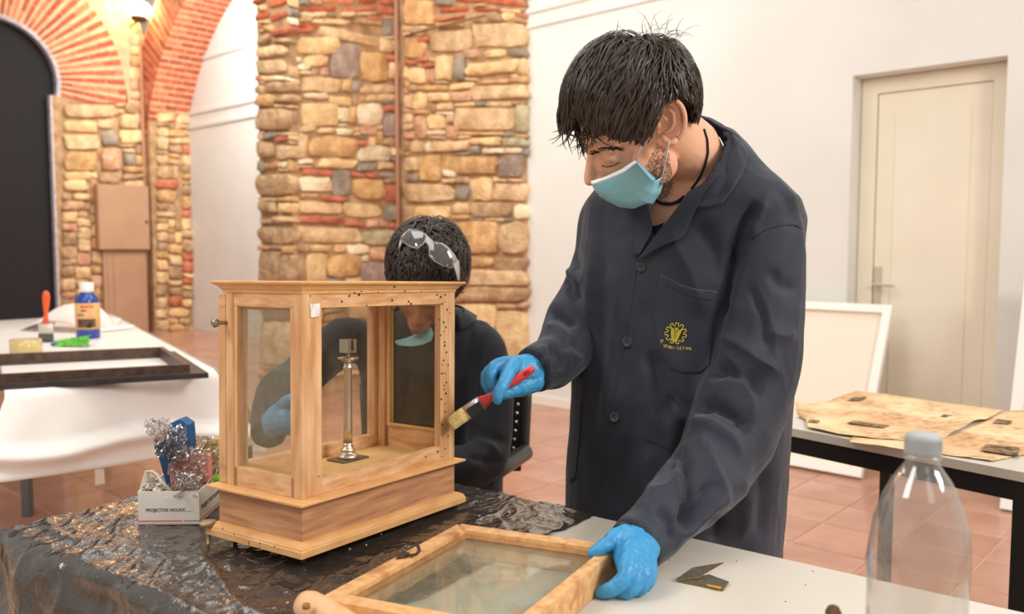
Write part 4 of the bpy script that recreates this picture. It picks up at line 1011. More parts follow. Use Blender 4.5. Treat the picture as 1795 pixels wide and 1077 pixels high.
def ringmember(pts_out, w, z0, z1, ma, name):
    (a0,b0),(a1,b1),(s0),(s1) = pts_out
    m = MB(); m.hexa([fpq(a0,b0,z0),fpq(a1,b1,z0),fpq(*s1,z0),fpq(*s0,z0)], [fpq(a0,b0,z1),fpq(a1,b1,z1),fpq(*s1,z1),fpq(*s0,z1)]); m.build(name, ma, pf)
for (lo, hi, z0, z1, ma, nm) in ((-.05, .0, -.044, -.026, dk2, 'outer_moulding'), (0, .018, -.044, 0, dk, 'rebate_wall')):
    L_, W_ = fLn, FWd
    ringmember(((lo,lo),(L_-lo,lo),(hi,hi),(L_-hi,hi)), 0, z0, z1, ma, nm); ringmember(((L_-lo,lo),(L_-lo,W_-lo),(L_-hi,hi),(L_-hi,W_-hi)), 0, z0, z1, ma, nm)
    ringmember(((L_-lo,W_-lo),(lo,W_-lo),(L_-hi,W_-hi),(hi,W_-hi)), 0, z0, z1, ma, nm); ringmember(((lo,W_-lo),(lo,lo),(hi,W_-hi),(hi,hi)), 0, z0, z1, ma, nm)
# things on the papered table
zt2 = TT+.003
def up_y(px, py, z, ytop): P = atz(px, py, z); return P, (py-ytop)*(P-CAM).length/F
P, h = up_y(155, 593, zt2, 506); sc_ = (P-CAM).length/F
bl_m = mat('blue_bottle', (26, 62, 150), rough=.15, coat=.5); labm = mat('orange_label', (236, 182, 120), (214, 160, 104), scale=30, rough=.6)
bt2 = thing('cleaner_bottle', 'dark blue bottle with white cap and orange label on the papered table', 'bottle', P)
M_ = Matrix.Translation(P); r = 17.5*sc_
m = MB(); m.lathe([(.001,0),(r*.95,0),(r,.006),(r,h*.68),(r*.92,h*.73),(r*.6,h*.80),(r*.55,h*.84),(.001,h*.84)], 28, M_); m.build('body', bl_m, bt2, True)
m = MB(); m.lathe([(r*1.0,h*.17),(r*1.012,h*.17),(r*1.012,h*.64),(r*1.0,h*.64)], 28, M_, cap=False); lb = m.build('label', labm, bt2, True)
m = MB(); m.lathe([(.001,h*.83),(r*.58,h*.83),(r*.6,h*.85),(r*.6,h*.985),(r*.54,h),(.001,h)], 28, M_); m.build('cap', mat('white_cap', (240, 236, 230), rough=.4), bt2, True)
vd = (CAM - P); vd.z = 0; vd.normalize(); rd = UP.cross(vd)
redm = mat('print_red', (206, 50, 44), rough=.6); brm = mat('print_brown', (120, 84, 50), (60, 50, 40), rough=.6, scale=60)
def arcpatch(x0_, x1_, z0_, z1_, ma, par, name='print'):
    m = MB(); n = 8; a, b = [], []
    for i in range(n+1):
        t = math.asin(max(-.98, min(.98, x0_+(x1_-x0_)*i/n)))
        d = rd*math.sin(t) + vd*math.cos(t)
        a.append(P + d*r*1.016 + UP*z0_); b.append(P + d*r*1.016 + UP*z1_)
    m.ringloft([a, b], closed=False, cap=False); m.build(name, ma, par)
for k in range(7): arcpatch(-.52+.15*k, -.42+.15*k, h*.555, h*.60, redm, lb)
arcpatch(-.5, -.1, h*.49, h*.52, brm, lb); arcpatch(-.8, .6, h*.21, h*.36, brm, lb); arcpatch(-.8, -.3, h*.42, h*.445, mat('print_blue', (70, 80, 130), rough=.6), lb); arcpatch(-.1,.3,h*.2,h*.27, blk, lb)
# standing brush
P, h = up_y(81, 600, zt2, 521); sc_ = (P-CAM).length/F
br = thing('paint_brush', 'flat brush with orange handle standing on its grey bristles at the left', 'brush', P)
rd2 = Vector((1, 0, 0)); 
def flat(m, prof, M0, yk=.35, n=16):
    rings = []
    for w, z, dx in prof: rings.append([M0 @ Vector((dx + w*math.cos(2*math.pi*k/n), w*yk*math.sin(2*math.pi*k/n), z)) for k in range(n)])
    m.ringloft(rings)
M_ = Matrix.Translation(P); w = 12*sc_
m = MB(); flat(m, [(w*.95,0,0),(w,h*.10,0),(w*.95,h*.17,0)], M_); m.build('bristles', mat('grey_bristle', (104, 100, 94), (70, 68, 66), rough=.9, scale=120), br, True)
m = MB(); flat(m, [(w*.98,h*.17,0),(w*.98,h*.36,0)], M_); m.build('ferrule', mat('pale_ferrule', (214, 200, 186), rough=.4, metal=.3), br, True)
m = MB(); flat(m, [(w*.5,h*.36,0),(w*.36,h*.45,.002),(w*.25,h*.55,.004),(w*.42,h*.72,.006),(w*.5,h*.88,.008),(w*.38,h*.97,.008),(w*.1,h*1.0,.008)], M_, .5); oh = m.build('handle', mat('orange_plastic', (238, 98, 52), rough=.35), br, True)
# tape roll, green wrapper, folded paper
P = atz(46, 622, zt2); sc_ = (P-CAM).length/F; P += (P-CAM).normalized()*.04; P.z = zt2
tpm = film_mat('amber_tape', (232, 206, 140), .75, .2); tr_ = thing('tape_roll', 'roll of yellowish clear tape lying flat on the papered table', 'tape roll', P)
r = 22*sc_; hh = 22*sc_
m = MB(); m.lathe([(r*.72,0),(r,0),(r,hh),(r*.72,hh),(r*.72,0)], 28, Matrix.Translation(P), cap=False); m.build('tape', tpm, tr_, True)
m = MB(); m.lathe([(r*.66,0),(r*.72,0),(r*.72,hh),(r*.66,hh),(r*.66,0)], 28, Matrix.Translation(P), cap=False); m.build('core', in_m, tr_, True)
P = atz(124, 604, zt2+.008); gw = filmsheet('plastic_wrapper', [atz(92,608,zt2+.001), atz(155,609,zt2+.001), atz(158,590,zt2+.04), atz(100,600,zt2+.01)], mat('green_plastic', (108, 196, 62), (84, 170, 60), rough=.35, scale=30), None, .008, 31, 20, 'crumpled green plastic wrapper with a blue tip in front of the blue bottle', 'wrapper')
m = MB(); m.ell(atz(96, 604, zt2+.008), (.018,.012,.008)); m.build('tip', mat('blue_tip', (34, 64, 180), rough=.4), gw, True)
rows = []
pa, pb_ = atz(34, 581, zt2), atz(148, 586, zt2)
for k in range(15):
    t = k/14; r_ = []
    for i in range(31):
        s = i/30; z = .135*(math.sin(math.pi*s)**.8)*(.40+.60*min(1, t*2.2)) + .002
        r_.append(pa + (pb_-pa)*s + (Vector((.1, .9, 0)).normalized())*(.28*t+.03*math.sin(s*3)) + UP*z)
    rows.append(r_)
m = MB(); m.ringloft(rows, closed=False, cap=False)
fpz = m.build('arched_paper', mat('pink_white_paper', (242, 232, 226), (232, 208, 200), rough=.6, scale=4), None, True); md = fpz.modifiers.new('t', 'SOLIDIFY'); md.thickness = .001
tag(fpz, 'stiff white paper sheet arched like a tunnel behind the orange brush', 'paper')
for q, l_ in (([(138,579),(205,577),(212,558),(150,556)], 'blank white sheet jutting over the far table edge'), ([(150,584),(232,576),(236,570),(190,572)], 'narrow white sheet with its point over the right table edge')):
    qq = [atz(x, y, zt2+.004+(.012 if i > 1 else 0)) for i, (x, y) in enumerate(q)]; m = MB(); m.hexa(qq, [v+UP*.0012 for v in qq]); tag(m.build('paper_sheet', paper_m), l_, 'paper')
# scrap of tape hanging from the hem
q = [at(x, y, 2.62) for x, y in ((167,851),(184,848),(182,822),(166,824))]
m = MB(); m.hexa(q, [v+Vector((0,.001,0)) for v in q]); tag(m.build('tape_scrap', film_mat('tape_scrap', (230, 220, 208), .5)), 'curled scrap of clear tape hanging from the white paper hem', 'tape')

# ------------------------------------------------------------------ right table with old newspapers
a, b, c, d = atz(1345, 743, TT), atz(1806, 831, TT), atz(1795, 714, TT), atz(1490, 687, TT)
ux = (b-a).normalized(); uy = Vector((-ux.y, ux.x, 0)); RW = (d-a).dot(uy); RL = (b-a).length
def rp(s, t, z): return Vector((a.x, a.y, 0)) + ux*s + uy*t + UP*z
t3 = thing('side_table', 'square white topped table with black steel frame behind the bottle', 'table', rp(RL/2, RW/2, 0))
m = MB(); m.hexa([rp(0,0,TT-.02),rp(RL,0,TT-.02),rp(RL,RW,TT-.02),rp(0,RW,TT-.02)], [rp(0,0,TT),rp(RL,0,TT),rp(RL,RW,TT),rp(0,RW,TT)]); m.build('tabletop', lam, t3)
for (s0,t0,s1,t1) in ((.0,.005,RL,.035),(.0,RW-.035,RL,RW-.005),(.0,.035,.03,RW-.035),(RL-.03,.035,RL,RW-.035)):
    m = MB(); m.hexa([rp(s0,t0,TT-.062),rp(s1,t0,TT-.062),rp(s1,t1,TT-.062),rp(s0,t1,TT-.062)], [rp(s0,t0,TT-.021),rp(s1,t0,TT-.021),rp(s1,t1,TT-.021),rp(s0,t1,TT-.021)]); m.build('apron_rail', blk, t3)
for s, t in ((.001,.006),(RL-.032,.006),(.001,RW-.036),(RL-.032,RW-.036)):
    m = MB(); m.hexa([rp(s,t,0),rp(s+.03,t,0),rp(s+.03,t+.03,0),rp(s,t+.03,0)], [rp(s,t,TT-.062),rp(s+.03,t,TT-.062),rp(s+.03,t+.03,TT-.062),rp(s,t+.03,TT-.062)]); m.build('leg', blk, t3)
def news_mat(name, c):
    m = bpy.data.materials.new(name); m.use_nodes = True; nt = m.node_tree; N = nt.nodes; L = nt.links; p = N['Principled BSDF']; p.inputs['Roughness'].default_value = .85
    tc = N.new('ShaderNodeTexCoord'); mp = N.new('ShaderNodeMapping'); mp.inputs['Rotation'].default_value = (0, 0, math.atan2(ux.y, ux.x)*-1); L.new(tc.outputs['Object'], mp.inputs[0])
    n1 = N.new('ShaderNodeTexNoise'); n1.inputs['Scale'].default_value = 4; n1.inputs['Detail'].default_value = 8; L.new(mp.outputs[0], n1.inputs['Vector'])
    r1 = N.new('ShaderNodeValToRGB'); r1.color_ramp.elements[0].color = lin((240, 208, 164)); r1.color_ramp.elements[1].color = lin((206, 156, 108)); r1.color_ramp.elements[0].position = .4; r1.color_ramp.elements[1].position = .72
    L.new(n1.outputs['Fac'], r1.inputs[0])
    mp2 = N.new('ShaderNodeMapping'); mp2.inputs['Rotation'].default_value = (0, 0, math.atan2(ux.y, ux.x)*-1); mp2.inputs['Scale'].default_value = (34, 130, 1); L.new(tc.outputs['Object'], mp2.inputs[0])
    n2 = N.new('ShaderNodeTexNoise'); n2.inputs['Scale'].default_value = 1; n2.inputs['Detail'].default_value = 2; L.new(mp2.outputs[0], n2.inputs['Vector'])
    n3 = N.new('ShaderNodeTexNoise'); n3.inputs['Scale'].default_value = 9; L.new(mp.outputs[0], n3.inputs['Vector'])
    r2 = N.new('ShaderNodeValToRGB'); r2.color_ramp.elements[0].position = .46; r2.color_ramp.elements[1].position = .58; L.new(n2.outputs['Fac'], r2.inputs[0])
    r3 = N.new('ShaderNodeValToRGB'); r3.color_ramp.elements[0].position = .36; r3.color_ramp.elements[1].position = .58; r3.color_ramp.elements[1].color = (.75,.75,.75,1); L.new(n3.outputs['Fac'], r3.inputs[0])
    ml = N.new('ShaderNodeMath'); ml.operation = 'MULTIPLY'; L.new(r2.outputs[0], ml.inputs[0]); L.new(r3.outputs[0], ml.inputs[1])
    mx = N.new('ShaderNodeMix'); mx.data_type = 'RGBA'; L.new(ml.outputs[0], mx.inputs['Factor']); L.new(r1.outputs[0], mx.inputs['A']); mx.inputs['B'].default_value = lin((150, 106, 68)); L.new(mx.outputs['Result'], p.inputs['Base Color'])
    return m
nm = news_mat('old_newsprint', 0); pic = mat('printed_picture', (150, 120, 84), (70, 60, 50), rough=.9, scale=60, contrast=(.42,.58))
def newspaper(poly, zoff, label, pics, seed, curl=()):
    pts = [atz(x, y, TT+zoff) for x, y in poly]
    bm = bmesh.new(); vv = [bm.verts.new(p) for p in pts]; bm.faces.new(vv)
    bmesh.ops.triangulate(bm, faces=bm.faces[:])
    bmesh.ops.subdivide_edges(bm, edges=bm.edges[:], cuts=5, use_grid_fill=True); bmesh.ops.triangulate(bm, faces=bm.faces[:]); bmesh.ops.subdivide_edges(bm, edges=bm.edges[:], cuts=1, use_grid_fill=True)
    for v in bm.verts:
        v.co.z += .003 + .003*noise.noise(Vector((v.co.x*9, v.co.y*9, seed))) + .0015*noise.noise(Vector((v.co.x*30, v.co.y*30, seed)))
        for (cx_, cy_, rr, hh_) in curl:
            C_ = atz(cx_, cy_, TT); dd = (Vector((v.co.x, v.co.y, 0))-Vector((C_.x, C_.y, 0))).length
            v.co.z += hh_*max(0, 1-dd/rr)**1.5
        v.co.x += .002*noise.noise(Vector((v.co.x*25, v.co.y*25, 4)))
    me = [v.co.copy() for v in bm.verts]; bm.verts.index_update(); fs = [tuple(v.index for v in f.verts) for f in bm.faces]; bm.free()
    o = obj('newspaper', me, fs, nm, None, True); md = o.modifiers.new('t', 'SOLIDIFY'); md.thickness = .0005; tag(o, label, 'newspaper', None)
    for pq in pics:
        q = [atz(x, y, TT+zoff+.006) for x, y in pq]; m = MB(); m.hexa(q, [v+UP*.0003 for v in q]); m.build('picture', pic, o)
newspaper([(1416,751),(1413,738),(1397,729),(1394,718),(1410,711),(1450,706),(1500,689),(1560,693),(1660,709),(1758,722),(1730,737),(1690,750),(1658,768),(1600,775),(1540,772),(1470,763)], .003,
          'yellowed old newspaper sheet with a curled left corner on the side table', [[(1484,742),(1548,751),(1560,746),(1496,738)],[(1648,731),(1676,734),(1683,730),(1655,727)],[(1486,702),(1510,701),(1520,696),(1495,697)],[(1415,740),(1434,741),(1438,737),(1420,736)]], 3, ((1394,722,.07,.022),(1700,745,.08,.006)))
newspaper([(1490,772),(1494,768),(1600,776),(1664,767),(1700,750),(1758,724),(1799,720),(1803,798),(1770,804),(1740,811),(1660,800),(1560,788),(1489,777)], .0,
          'second yellowed newspaper sheet under the first one, near the bottle cap', [[(1720,790),(1784,800),(1788,785),(1728,779)],[(1740,742),(1768,744),(1775,738),(1748,735)]], 8)

# ------------------------------------------------------------------ white boards leaning on the wall
brd = mat('white_board_edge', (244, 240, 232), rough=.5); brd2 = mat('canvas_back', (238, 226, 208), rough=.8)
def board(p_bl, p_br, wdt, hgt, lean, label, grp=None, sag=0):
    """p_bl, p_br floor points; frame of rails round a recessed panel"""
    x = (p_br-p_bl).normalized(); back = -UP.cross(x) if (-UP.cross(x)).dot(B) > 0 else UP.cross(x)
    up = (UP*hgt + back*lean).normalized(); Ht = math.hypot(hgt, lean); n_ = x.cross(up)
    if n_.dot(B) > 0: n_ = -n_
    W_ = (p_br-p_bl).length
    t = thing('stretched_canvas', label, 'canvas', (p_bl+p_br)/2)
    def Q(a, b, c): return p_bl + x*a + up*b + n_*c
    def bar(a0,b0,a1,b1,c0,c1,name,ma):
        m = MB(); m.hexa([Q(a0,b0,c0),Q(a1,b0,c0),Q(a1,b1,c0),Q(a0,b1,c0)], [Q(a0,b0,c1),Q(a1,b0,c1),Q(a1,b1,c1),Q(a0,b1,c1)]); m.build(name, ma, t)
    f_ = wdt
    bar(0,.002,f_,Ht,.0,.035,'stretcher_bar',brd); bar(W_-f_,.002,W_,Ht,0,.035,'stretcher_bar',brd); bar(f_,.002,W_-f_,f_,0,.035,'stretcher_bar',brd); bar(f_,Ht-f_,W_-f_,Ht,0,.035,'stretcher_bar',brd)
    bar(f_,f_,W_-f_,Ht-f_,.002,.010,'canvas',brd2)
    return t
br_ = atz(1512, 841, 0); bl_ = br_ + A*1.25
top_ = onp(1560, 538, W0 - B*.02, -B)
gap_ = (br_-W0).dot(-B)-.02
print('board gap', gap_, 'h', top_.z, (top_-br_).dot(-A))
hgt_b = top_.z if False else 1.02
# right edge leans: use measured top height
board(bl_, br_ , .045, max(.6, min(1.3, top_.z)), max(.05, gap_-.04), 'large white framed canvas leaning on the white wall behind the standing man')
p2 = atz(1755, 893, 0); board(p2, p2 - A*.9, .05, 1.08, .32, 'white framed canvas leaning on the wall at the right edge of the picture')
# ------------------------------------------------------------------ people: helpers
def fuse(mb, voxel, iters=4, fac=.5):
    me = bpy.data.meshes.new('tmp'); me.from_pydata([tuple(v) for v in mb.v], [], mb.f); me.update()
    o = bpy.data.objects.new('tmp', me); COL.objects.link(o)
    bm = bmesh.new(); bm.from_mesh(me); bmesh.ops.recalc_face_normals(bm, faces=bm.faces[:]); bm.to_mesh(me); bm.free()
    r = o.modifiers.new('r', 'REMESH'); r.mode = 'VOXEL'; r.voxel_size = voxel
    if iters: s = o.modifiers.new('s', 'SMOOTH'); s.iterations = iters; s.factor = fac
    dg = bpy.context.evaluated_depsgraph_get(); e = o.evaluated_get(dg); em = e.to_mesh()
    V = np.empty(len(em.vertices)*3); em.vertices.foreach_get('co', V); V = V.reshape(-1, 3)
    N = np.empty(len(em.vertices)*3); em.vertices.foreach_get('normal', N); N = N.reshape(-1, 3)
    Fc = [tuple(p.vertices) for p in em.polygons]
    e.to_mesh_clear(); bpy.data.objects.remove(o); bpy.data.meshes.remove(me)
    return V, N, Fc
def nproj(V):
    X, Y, Z = V[:, 0], V[:, 1], V[:, 2]-H
    d = Y*cp - Z*sp; u = Z*cp + Y*sp
    return np.stack([CX + F*X/d, CY - F*u/d], 1)
def normals(V, Fc):
    N = np.zeros_like(V); q = np.array([tuple(f[:4]) if len(f) >= 4 else tuple(f)+(f[2],) for f in Fc])
    n = np.cross(V[q[:, 2]]-V[q[:, 0]], V[q[:, 3]]-V[q[:, 1]] if True else 0)
    for k in range(4): np.add.at(N, q[:, k], n)
    return N/np.maximum(np.linalg.norm(N, axis=1, keepdims=True), 1e-9)
def strokes(V, N, lst):
    P = nproj(V); view = V - np.array(CAM); view /= np.linalg.norm(view, axis=1, keepdims=True)
    facing = np.clip(-(N*view).sum(1)*2.0, 0, 1)
    D = np.zeros(len(V))
    for pts, w, amp in lst:
        pts = np.array(pts, float); best = np.full(len(V), 1e9); tt = np.zeros(len(V)); L = 0
        seg = np.linalg.norm(np.diff(pts, axis=0), axis=1); tot = seg.sum()
        for i in range(len(pts)-1):
            a, b = pts[i], pts[i+1]; ab = b-a; t = np.clip(((P-a)@ab)/(ab@ab), 0, 1); d = np.linalg.norm(P-(a+t[:, None]*ab), axis=1)
            m = d < best; best[m] = d[m]; tt[m] = (L + t[m]*seg[i])/tot; L += seg[i]
        D += amp*np.exp(-(best/w)**(1.35 if amp > 0 else 1.6))*np.clip(np.sin(np.pi*np.clip(tt, .02, .98))*1.6, 0, 1)
    return V + N*(D*facing)[:, None]
def wrinkle(V, N, amp, s, seed, aniso=(1, 1, 1)):
    out = V.copy()
    for i in range(len(V)):
        p = Vector(V[i]); q = Vector((p.x*aniso[0]*s, p.y*aniso[1]*s, p.z*aniso[2]*s + seed))
        n = noise.noise(q); out[i] += N[i]*amp*(abs(n)*-2+.5)
    return out
def limb(m, pts, n=20, flat=None):   # pts: (px, py, radius px, Y)
    P = [at(x, y, Y) for x, y, r, Y in pts]; rr = [r*Y/F for x, y, r, Y in pts]
    # subdivide smoothly
    Q, R2 = [], []
    for i in range(len(P)-1):
        p0, p1, p2, p3 = P[max(0, i-1)], P[i], P[i+1], P[min(len(P)-1, i+2)]
        for k in range(4):
            t = k/4; t2, t3 = t*t, t*t*t
            Q.append(.5*((2*p1)+(p2-p0)*t+(2*p0-5*p1+4*p2-p3)*t2+(3*p1-p0-3*p2+p3)*t3)); R2.append(rr[i]*(1-t)+rr[i+1]*t)
    Q.append(P[-1]); R2.append(rr[-1])
    m.tube(Q, R2, n)
    for q, r in ((Q[0], R2[0]), (Q[-1], R2[-1])): m.ell(q, (r*.98,)*3, n=16, m=10)
def limb_flat(m, pts, n=20):
    P = [at(x, y, Y) for x, y, r, Y in pts]; m.tube(P, [r*Y/F for x, y, r, Y in pts], n)
def torso(m, rings, left, back, n=36, ex=2.5, inset=0):
    """rings: (py, xl, xr, Yc, half depth); left: unit vector to the wearer's left"""
    left = Vector(left).normalized(); fwd = UP.cross(left).normalized()
    R_s = []
    for py, xl, xr, Yc, b in rings:
        c = at((xl+xr)/2, py, Yc); W = (xr-xl)/2*Yc/F
        sx = abs(left.x); sy = abs(fwd.x)
        a = math.sqrt(max(W*W-(b*sy)**2, (.35*W)**2))/max(sx, .2)
        a = a-inset; bb = b-inset
        r_ = []
        for k in range(n):
            t = 2*math.pi*k/n; c_, s_ = math.cos(t), math.sin(t)
            c2_ = math.copysign(abs(c_)**(2/ex), c_); s2_ = math.copysign(abs(s_)**(2/ex), s_)
            r_.append(c + left*(a*c2_) + fwd*(bb*s2_))
        R_s.append(r_)
    m.ringloft(R_s)
def bvh_of(*objs):
    vs, fs = [], []
    for o in objs:
        w = wloc(o); b = len(vs); vs += [v.co + w for v in o.data.vertices]; fs += [tuple(i+b for i in p.vertices) for p in o.data.polygons]
    return BVHTree.FromPolygons(vs, fs)
def hit(bv, px, py):
    r = ray(px, py).normalized(); h = bv.ray_cast(CAM, r); return h[0]
def resample(pts, n):
    pts = [Vector(p) for p in pts]; L = [0]
    for i in range(1, len(pts)): L.append(L[-1] + (pts[i]-pts[i-1]).length)
    out = []
    for k in range(n+1):
        s = L[-1]*k/n; i = 0
        while i < len(L)-2 and s > L[i+1]: i += 1
        d = L[i+1]-L[i]; t = (s-L[i])/d if d else 0; out.append(pts[i].lerp(pts[i+1], t))
    return out
def patch(name, bv, top, right, bottom, left, off, thick, ma, parent, n=24, mm=24, fn=None, smooth=3, quad=False):
    """cloth piece lying on a surface: sides in picture points, depth from the surface. top,bottom run left to right; left,right top to bottom"""
    T, B_, L_, R__ = resample(top, n), resample(bottom, n), resample(left, mm), resample(right, mm)
    g = [[None]*(n+1) for _ in range(mm+1)]; dep = np.full((mm+1, n+1), np.nan)
    for j in range(mm+1):
        for i in range(n+1):
            s, t = i/n, j/mm
            p = T[i]*(1-t)+B_[i]*t + L_[j]*(1-s)+R__[j]*s - (T[0]*(1-s)*(1-t)+T[n]*s*(1-t)+B_[0]*(1-s)*t+B_[n]*s*t)
            g[j][i] = p; h = hit(bv, p.x, p.y)
            if h is not None: dep[j, i] = (h-CAM).length
    med = np.nanmedian(dep); bad = np.isnan(dep) | (abs(dep-med) > .12); dep[bad] = np.nan
    for _ in range(60):
        if not np.isnan(dep).any(): break
        d2 = dep.copy()
        for j, i in zip(*np.where(np.isnan(dep))):
            nb = [dep[y, x] for y, x in ((j-1,i),(j+1,i),(j,i-1),(j,i+1)) if 0 <= y <= mm and 0 <= x <= n and not np.isnan(dep[y, x])]
            if nb: d2[j, i] = sum(nb)/len(nb)
        dep = d2
    if quad:
        jj, ii = np.mgrid[0:mm+1, 0:n+1]; S, T_ = (ii/n).ravel(), (jj/mm).ravel()
        Aq = np.stack([np.ones_like(S), S, T_, S*S, T_*T_, S*T_], 1); okm = ~bad.ravel()
        co_ = np.linalg.lstsq(Aq[okm], dep.ravel()[okm], rcond=None)[0]; fit = Aq@co_
        fit -= max(0, np.percentile((fit - dep.ravel())[okm], 97)) ; dep = fit.reshape(dep.shape)
    for _ in range(smooth):
        d2 = dep.copy(); d2[1:-1, 1:-1] = (dep[:-2, 1:-1]+dep[2:, 1:-1]+dep[1:-1, :-2]+dep[1:-1, 2:]+2*dep[1:-1, 1:-1])/6; dep = d2
    fr, bk = [], []
    for j in range(mm+1):
        for i in range(n+1):
            r = ray(g[j][i].x, g[j][i].y).normalized(); o_ = off + (fn(i/n, j/mm) if fn else 0)
            fr.append(CAM + r*(dep[j, i]-o_)); bk.append(CAM + r*(dep[j, i]-o_+thick))
    w = n+1; N_ = len(fr); f = []
    for j in range(mm):
        for i in range(n):
            a = j*w+i; f.append((a, a+w, a+w+1, a+1)); f.append((N_+a, N_+a+1, N_+a+w+1, N_+a+w))
    for i in range(n): f.append((i, i+1, N_+i+1, N_+i)); a = mm*w+i; f.append((a+1, a, N_+a, N_+a+1))
    for j in range(mm): a = j*w; f.append((a+w, a, N_+a, N_+a+w)); a = j*w+n; f.append((a, a+w, N_+a+w, N_+a))
    return obj(name, fr+bk, f, ma, parent, True)
def surf_tube(name, bv, pts, r, off, ma, parent, n=6, sub=4, closed=False, build=True, mb=None):
    P = []
    pts = resample([Vector((x, y, 0)) for x, y in pts], max(2, len(pts)*sub))
    last = None
    for p in pts:
        h = hit(bv, p.x, p.y)
        if h is None and last is None: continue
        d = (h-CAM).length if h is not None else last
        if last is not None and abs(d-last) > .03: d = last
        last = d; P.append(CAM + ray(p.x, p.y).normalized()*(d-off))
    m = mb or MB(); m.tube(P, r, n)
    return m.build(name, ma, parent, True) if build else m
# skin, cloth
def skin_mat(name, c1, c2):
    m = mat(name, c1, c2, rough=.5, scale=10, bump=.12, bscale=220, contrast=(.3,.7), bdist=.002, spec=.4)
    p = m.node_tree.nodes['Principled BSDF']; p.inputs['Subsurface Weight'].default_value = .12; p.inputs['Subsurface Radius'].default_value = (.012, .005, .003); return m
skin1 = skin_mat('skin_warm', (234, 182, 150), (220, 160, 130)); skin2 = skin_mat('skin_tan', (196, 132, 102), (172, 108, 84))
coat_m = mat('navy_twill', (44, 48, 61), (33, 36, 47), rough=.66, scale=7, sheen=.15, bump=.12, bscale=500, col3=(51, 54, 66), s3=5, bdist=.002, spec=.3)
seam_m = mat('navy_stitch', (30, 31, 38), rough=.8); shirt_m = mat('indigo_shirt', (48, 44, 88), (38, 36, 70), rough=.8, scale=20)
glove_m = mat('nitrile_blue', (70, 158, 208), (54, 138, 192), rough=.42, scale=18, bump=.25, bscale=130, bdist=.003, spec=.5)
hair_m = mat('dark_hair', (62, 48, 38), (40, 30, 24), rough=.38, scale=60, spec=.45); cap_hair = mat('hair_base', (34, 27, 23), (26, 20, 17), rough=.7, scale=80, bump=.8, bscale=150)
trouser_m = mat('dark_trousers', (40, 42, 50), rough=.8); shoe_m = mat('dark_shoe', (34, 30, 28), rough=.5)
# head in local axes: x forward, y to the wearer's left, z up
def head_parts(m, HM, sc_=1.0):
    def e(c, r, rot=None):
        k = len(m.v); m.ell((0, 0, 0), r, rot, 24, 16)
        for i in range(k, len(m.v)): m.v[i] = HM @ (m.v[i] + Vector(c))
    e((-.003,0,.045), (.088,.072,.082)); e((.03,0,.045), (.066,.063,.066)); e((.04,0,-.02), (.055,.060,.062)); e((.026,0,-.064), (.050,.050,.042))
    e((.074,0,-.092), (.016,.022,.015)); e((.068,0,-.018), (.034,.034,.032)); e((.048,.044,-.024), (.026,.022,.022)); e((.048,-.044,-.024), (.026,.022,.022)); e((.084,0,-.062), (.020,.028,.026))
    e((.004,.044,-.058), (.03,.012,.026)); e((.004,-.044,-.058), (.03,.012,.026))
    def t(p, r, n=14): m.tube([HM @ Vector(q) for q in p], r, n); [e(p[0], (r[0],)*3), e(p[-1], (r[-1],)*3)]
    t([(.090,0,.016),(.101,0,-.004),(.113,0,-.026),(.114,0,-.034)], [.0085,.0080,.0092,.0102]); e((.101,.009,-.037), (.010,.0075,.007)); e((.101,-.009,-.037), (.010,.0075,.007))
    for s in (1, -1):
        t([(.091,.010*s,.024),(.088,.028*s,.027),(.074,.048*s,.020)], [.0085,.009,.0075])
        e((.080,.031*s,.006), (.0125,.0145,.0105))
    e((.100,0,-.061), (.009,.021,.006)); e((.099,0,-.070), (.009,.018,.0065))
def head_mesh(m, HM, neck):
    head_parts(m, HM)
    m.tube([HM @ Vector((-.028,0,.0))] + neck[0], [.052] + neck[1], 24)
def ear_mesh(m, HM, side, c=(-.012, .074, .008), tilt=.22, s=1.0):
    # helix loop, antihelix, lobe, back plate and concha
    def E(u, v, w): # u back, v up, w outwards
        ca, sa = math.cos(tilt), math.sin(tilt); uu, vv = u*ca + v*sa*.9, v*ca - u*sa
        return HM @ Vector((c[0] - uu*s, (c[1] + w*s + .35*u*s + .002)*side, c[2] + vv*s))
    pts = []
    for k in range(22):
        t = -1.25 + k/21*4.3; rx = .0175*(1 if math.cos(t) > 0 else .9); pts.append(E(rx*math.cos(t) + .003, .031*math.sin(t), .012+.004*math.cos(t)))
    lob = [E(-.006,-.020,.006), E(-.003,-.029,.009), E(.005,-.033,.011), E(.012,-.026,.013)]
    m.tube(lob + pts, [.0045,.0055,.006,.005] + [.0036]*22, 8)
    m.tube([E(-.010,.010,.006), E(-.004,.006,.008), E(.0,.0,.010)], [.002,.0026,.0024], 6)
    m.tube([E(.0,.019,.010), E(.008,.010,.011), E(.009,-.004,.011), E(.005,-.014,.010), E(-.004,-.018,.009)], [.0028,.0036,.0038,.0032,.003], 7)
    m.tube([E(-.012,.002,.005), E(-.0115,-.006,.008), E(-.010,-.012,.007)], [.003,.0045,.003], 8)     # tragus
    base = len(m.v); ring = []
    for k in range(20):
        t = 2*math.pi*k/20; ring.append(E(.016*math.cos(t)+.002, .029*math.sin(t)-.002, .008))
    cen = E(-.001, -.002, -.003); mid = [E(.008*math.cos(2*math.pi*k/20)-.001, .012*math.sin(2*math.pi*k/20)-.003, .001) for k in range(20)]
    m.add(ring+mid+[cen], [(k, (k+1) % 20, 20+(k+1) % 20, 20+k) for k in range(20)] + [(20+k, 20+(k+1) % 20, 40) for k in range(20)])
    rb = [E(.016*math.cos(2*math.pi*k/20)+.002, .029*math.sin(2*math.pi*k/20)-.002, .0) for k in range(20)]
    m.add(ring+rb, [(k, 20+k, 20+(k+1) % 20, (k+1) % 20) for k in range(20)])
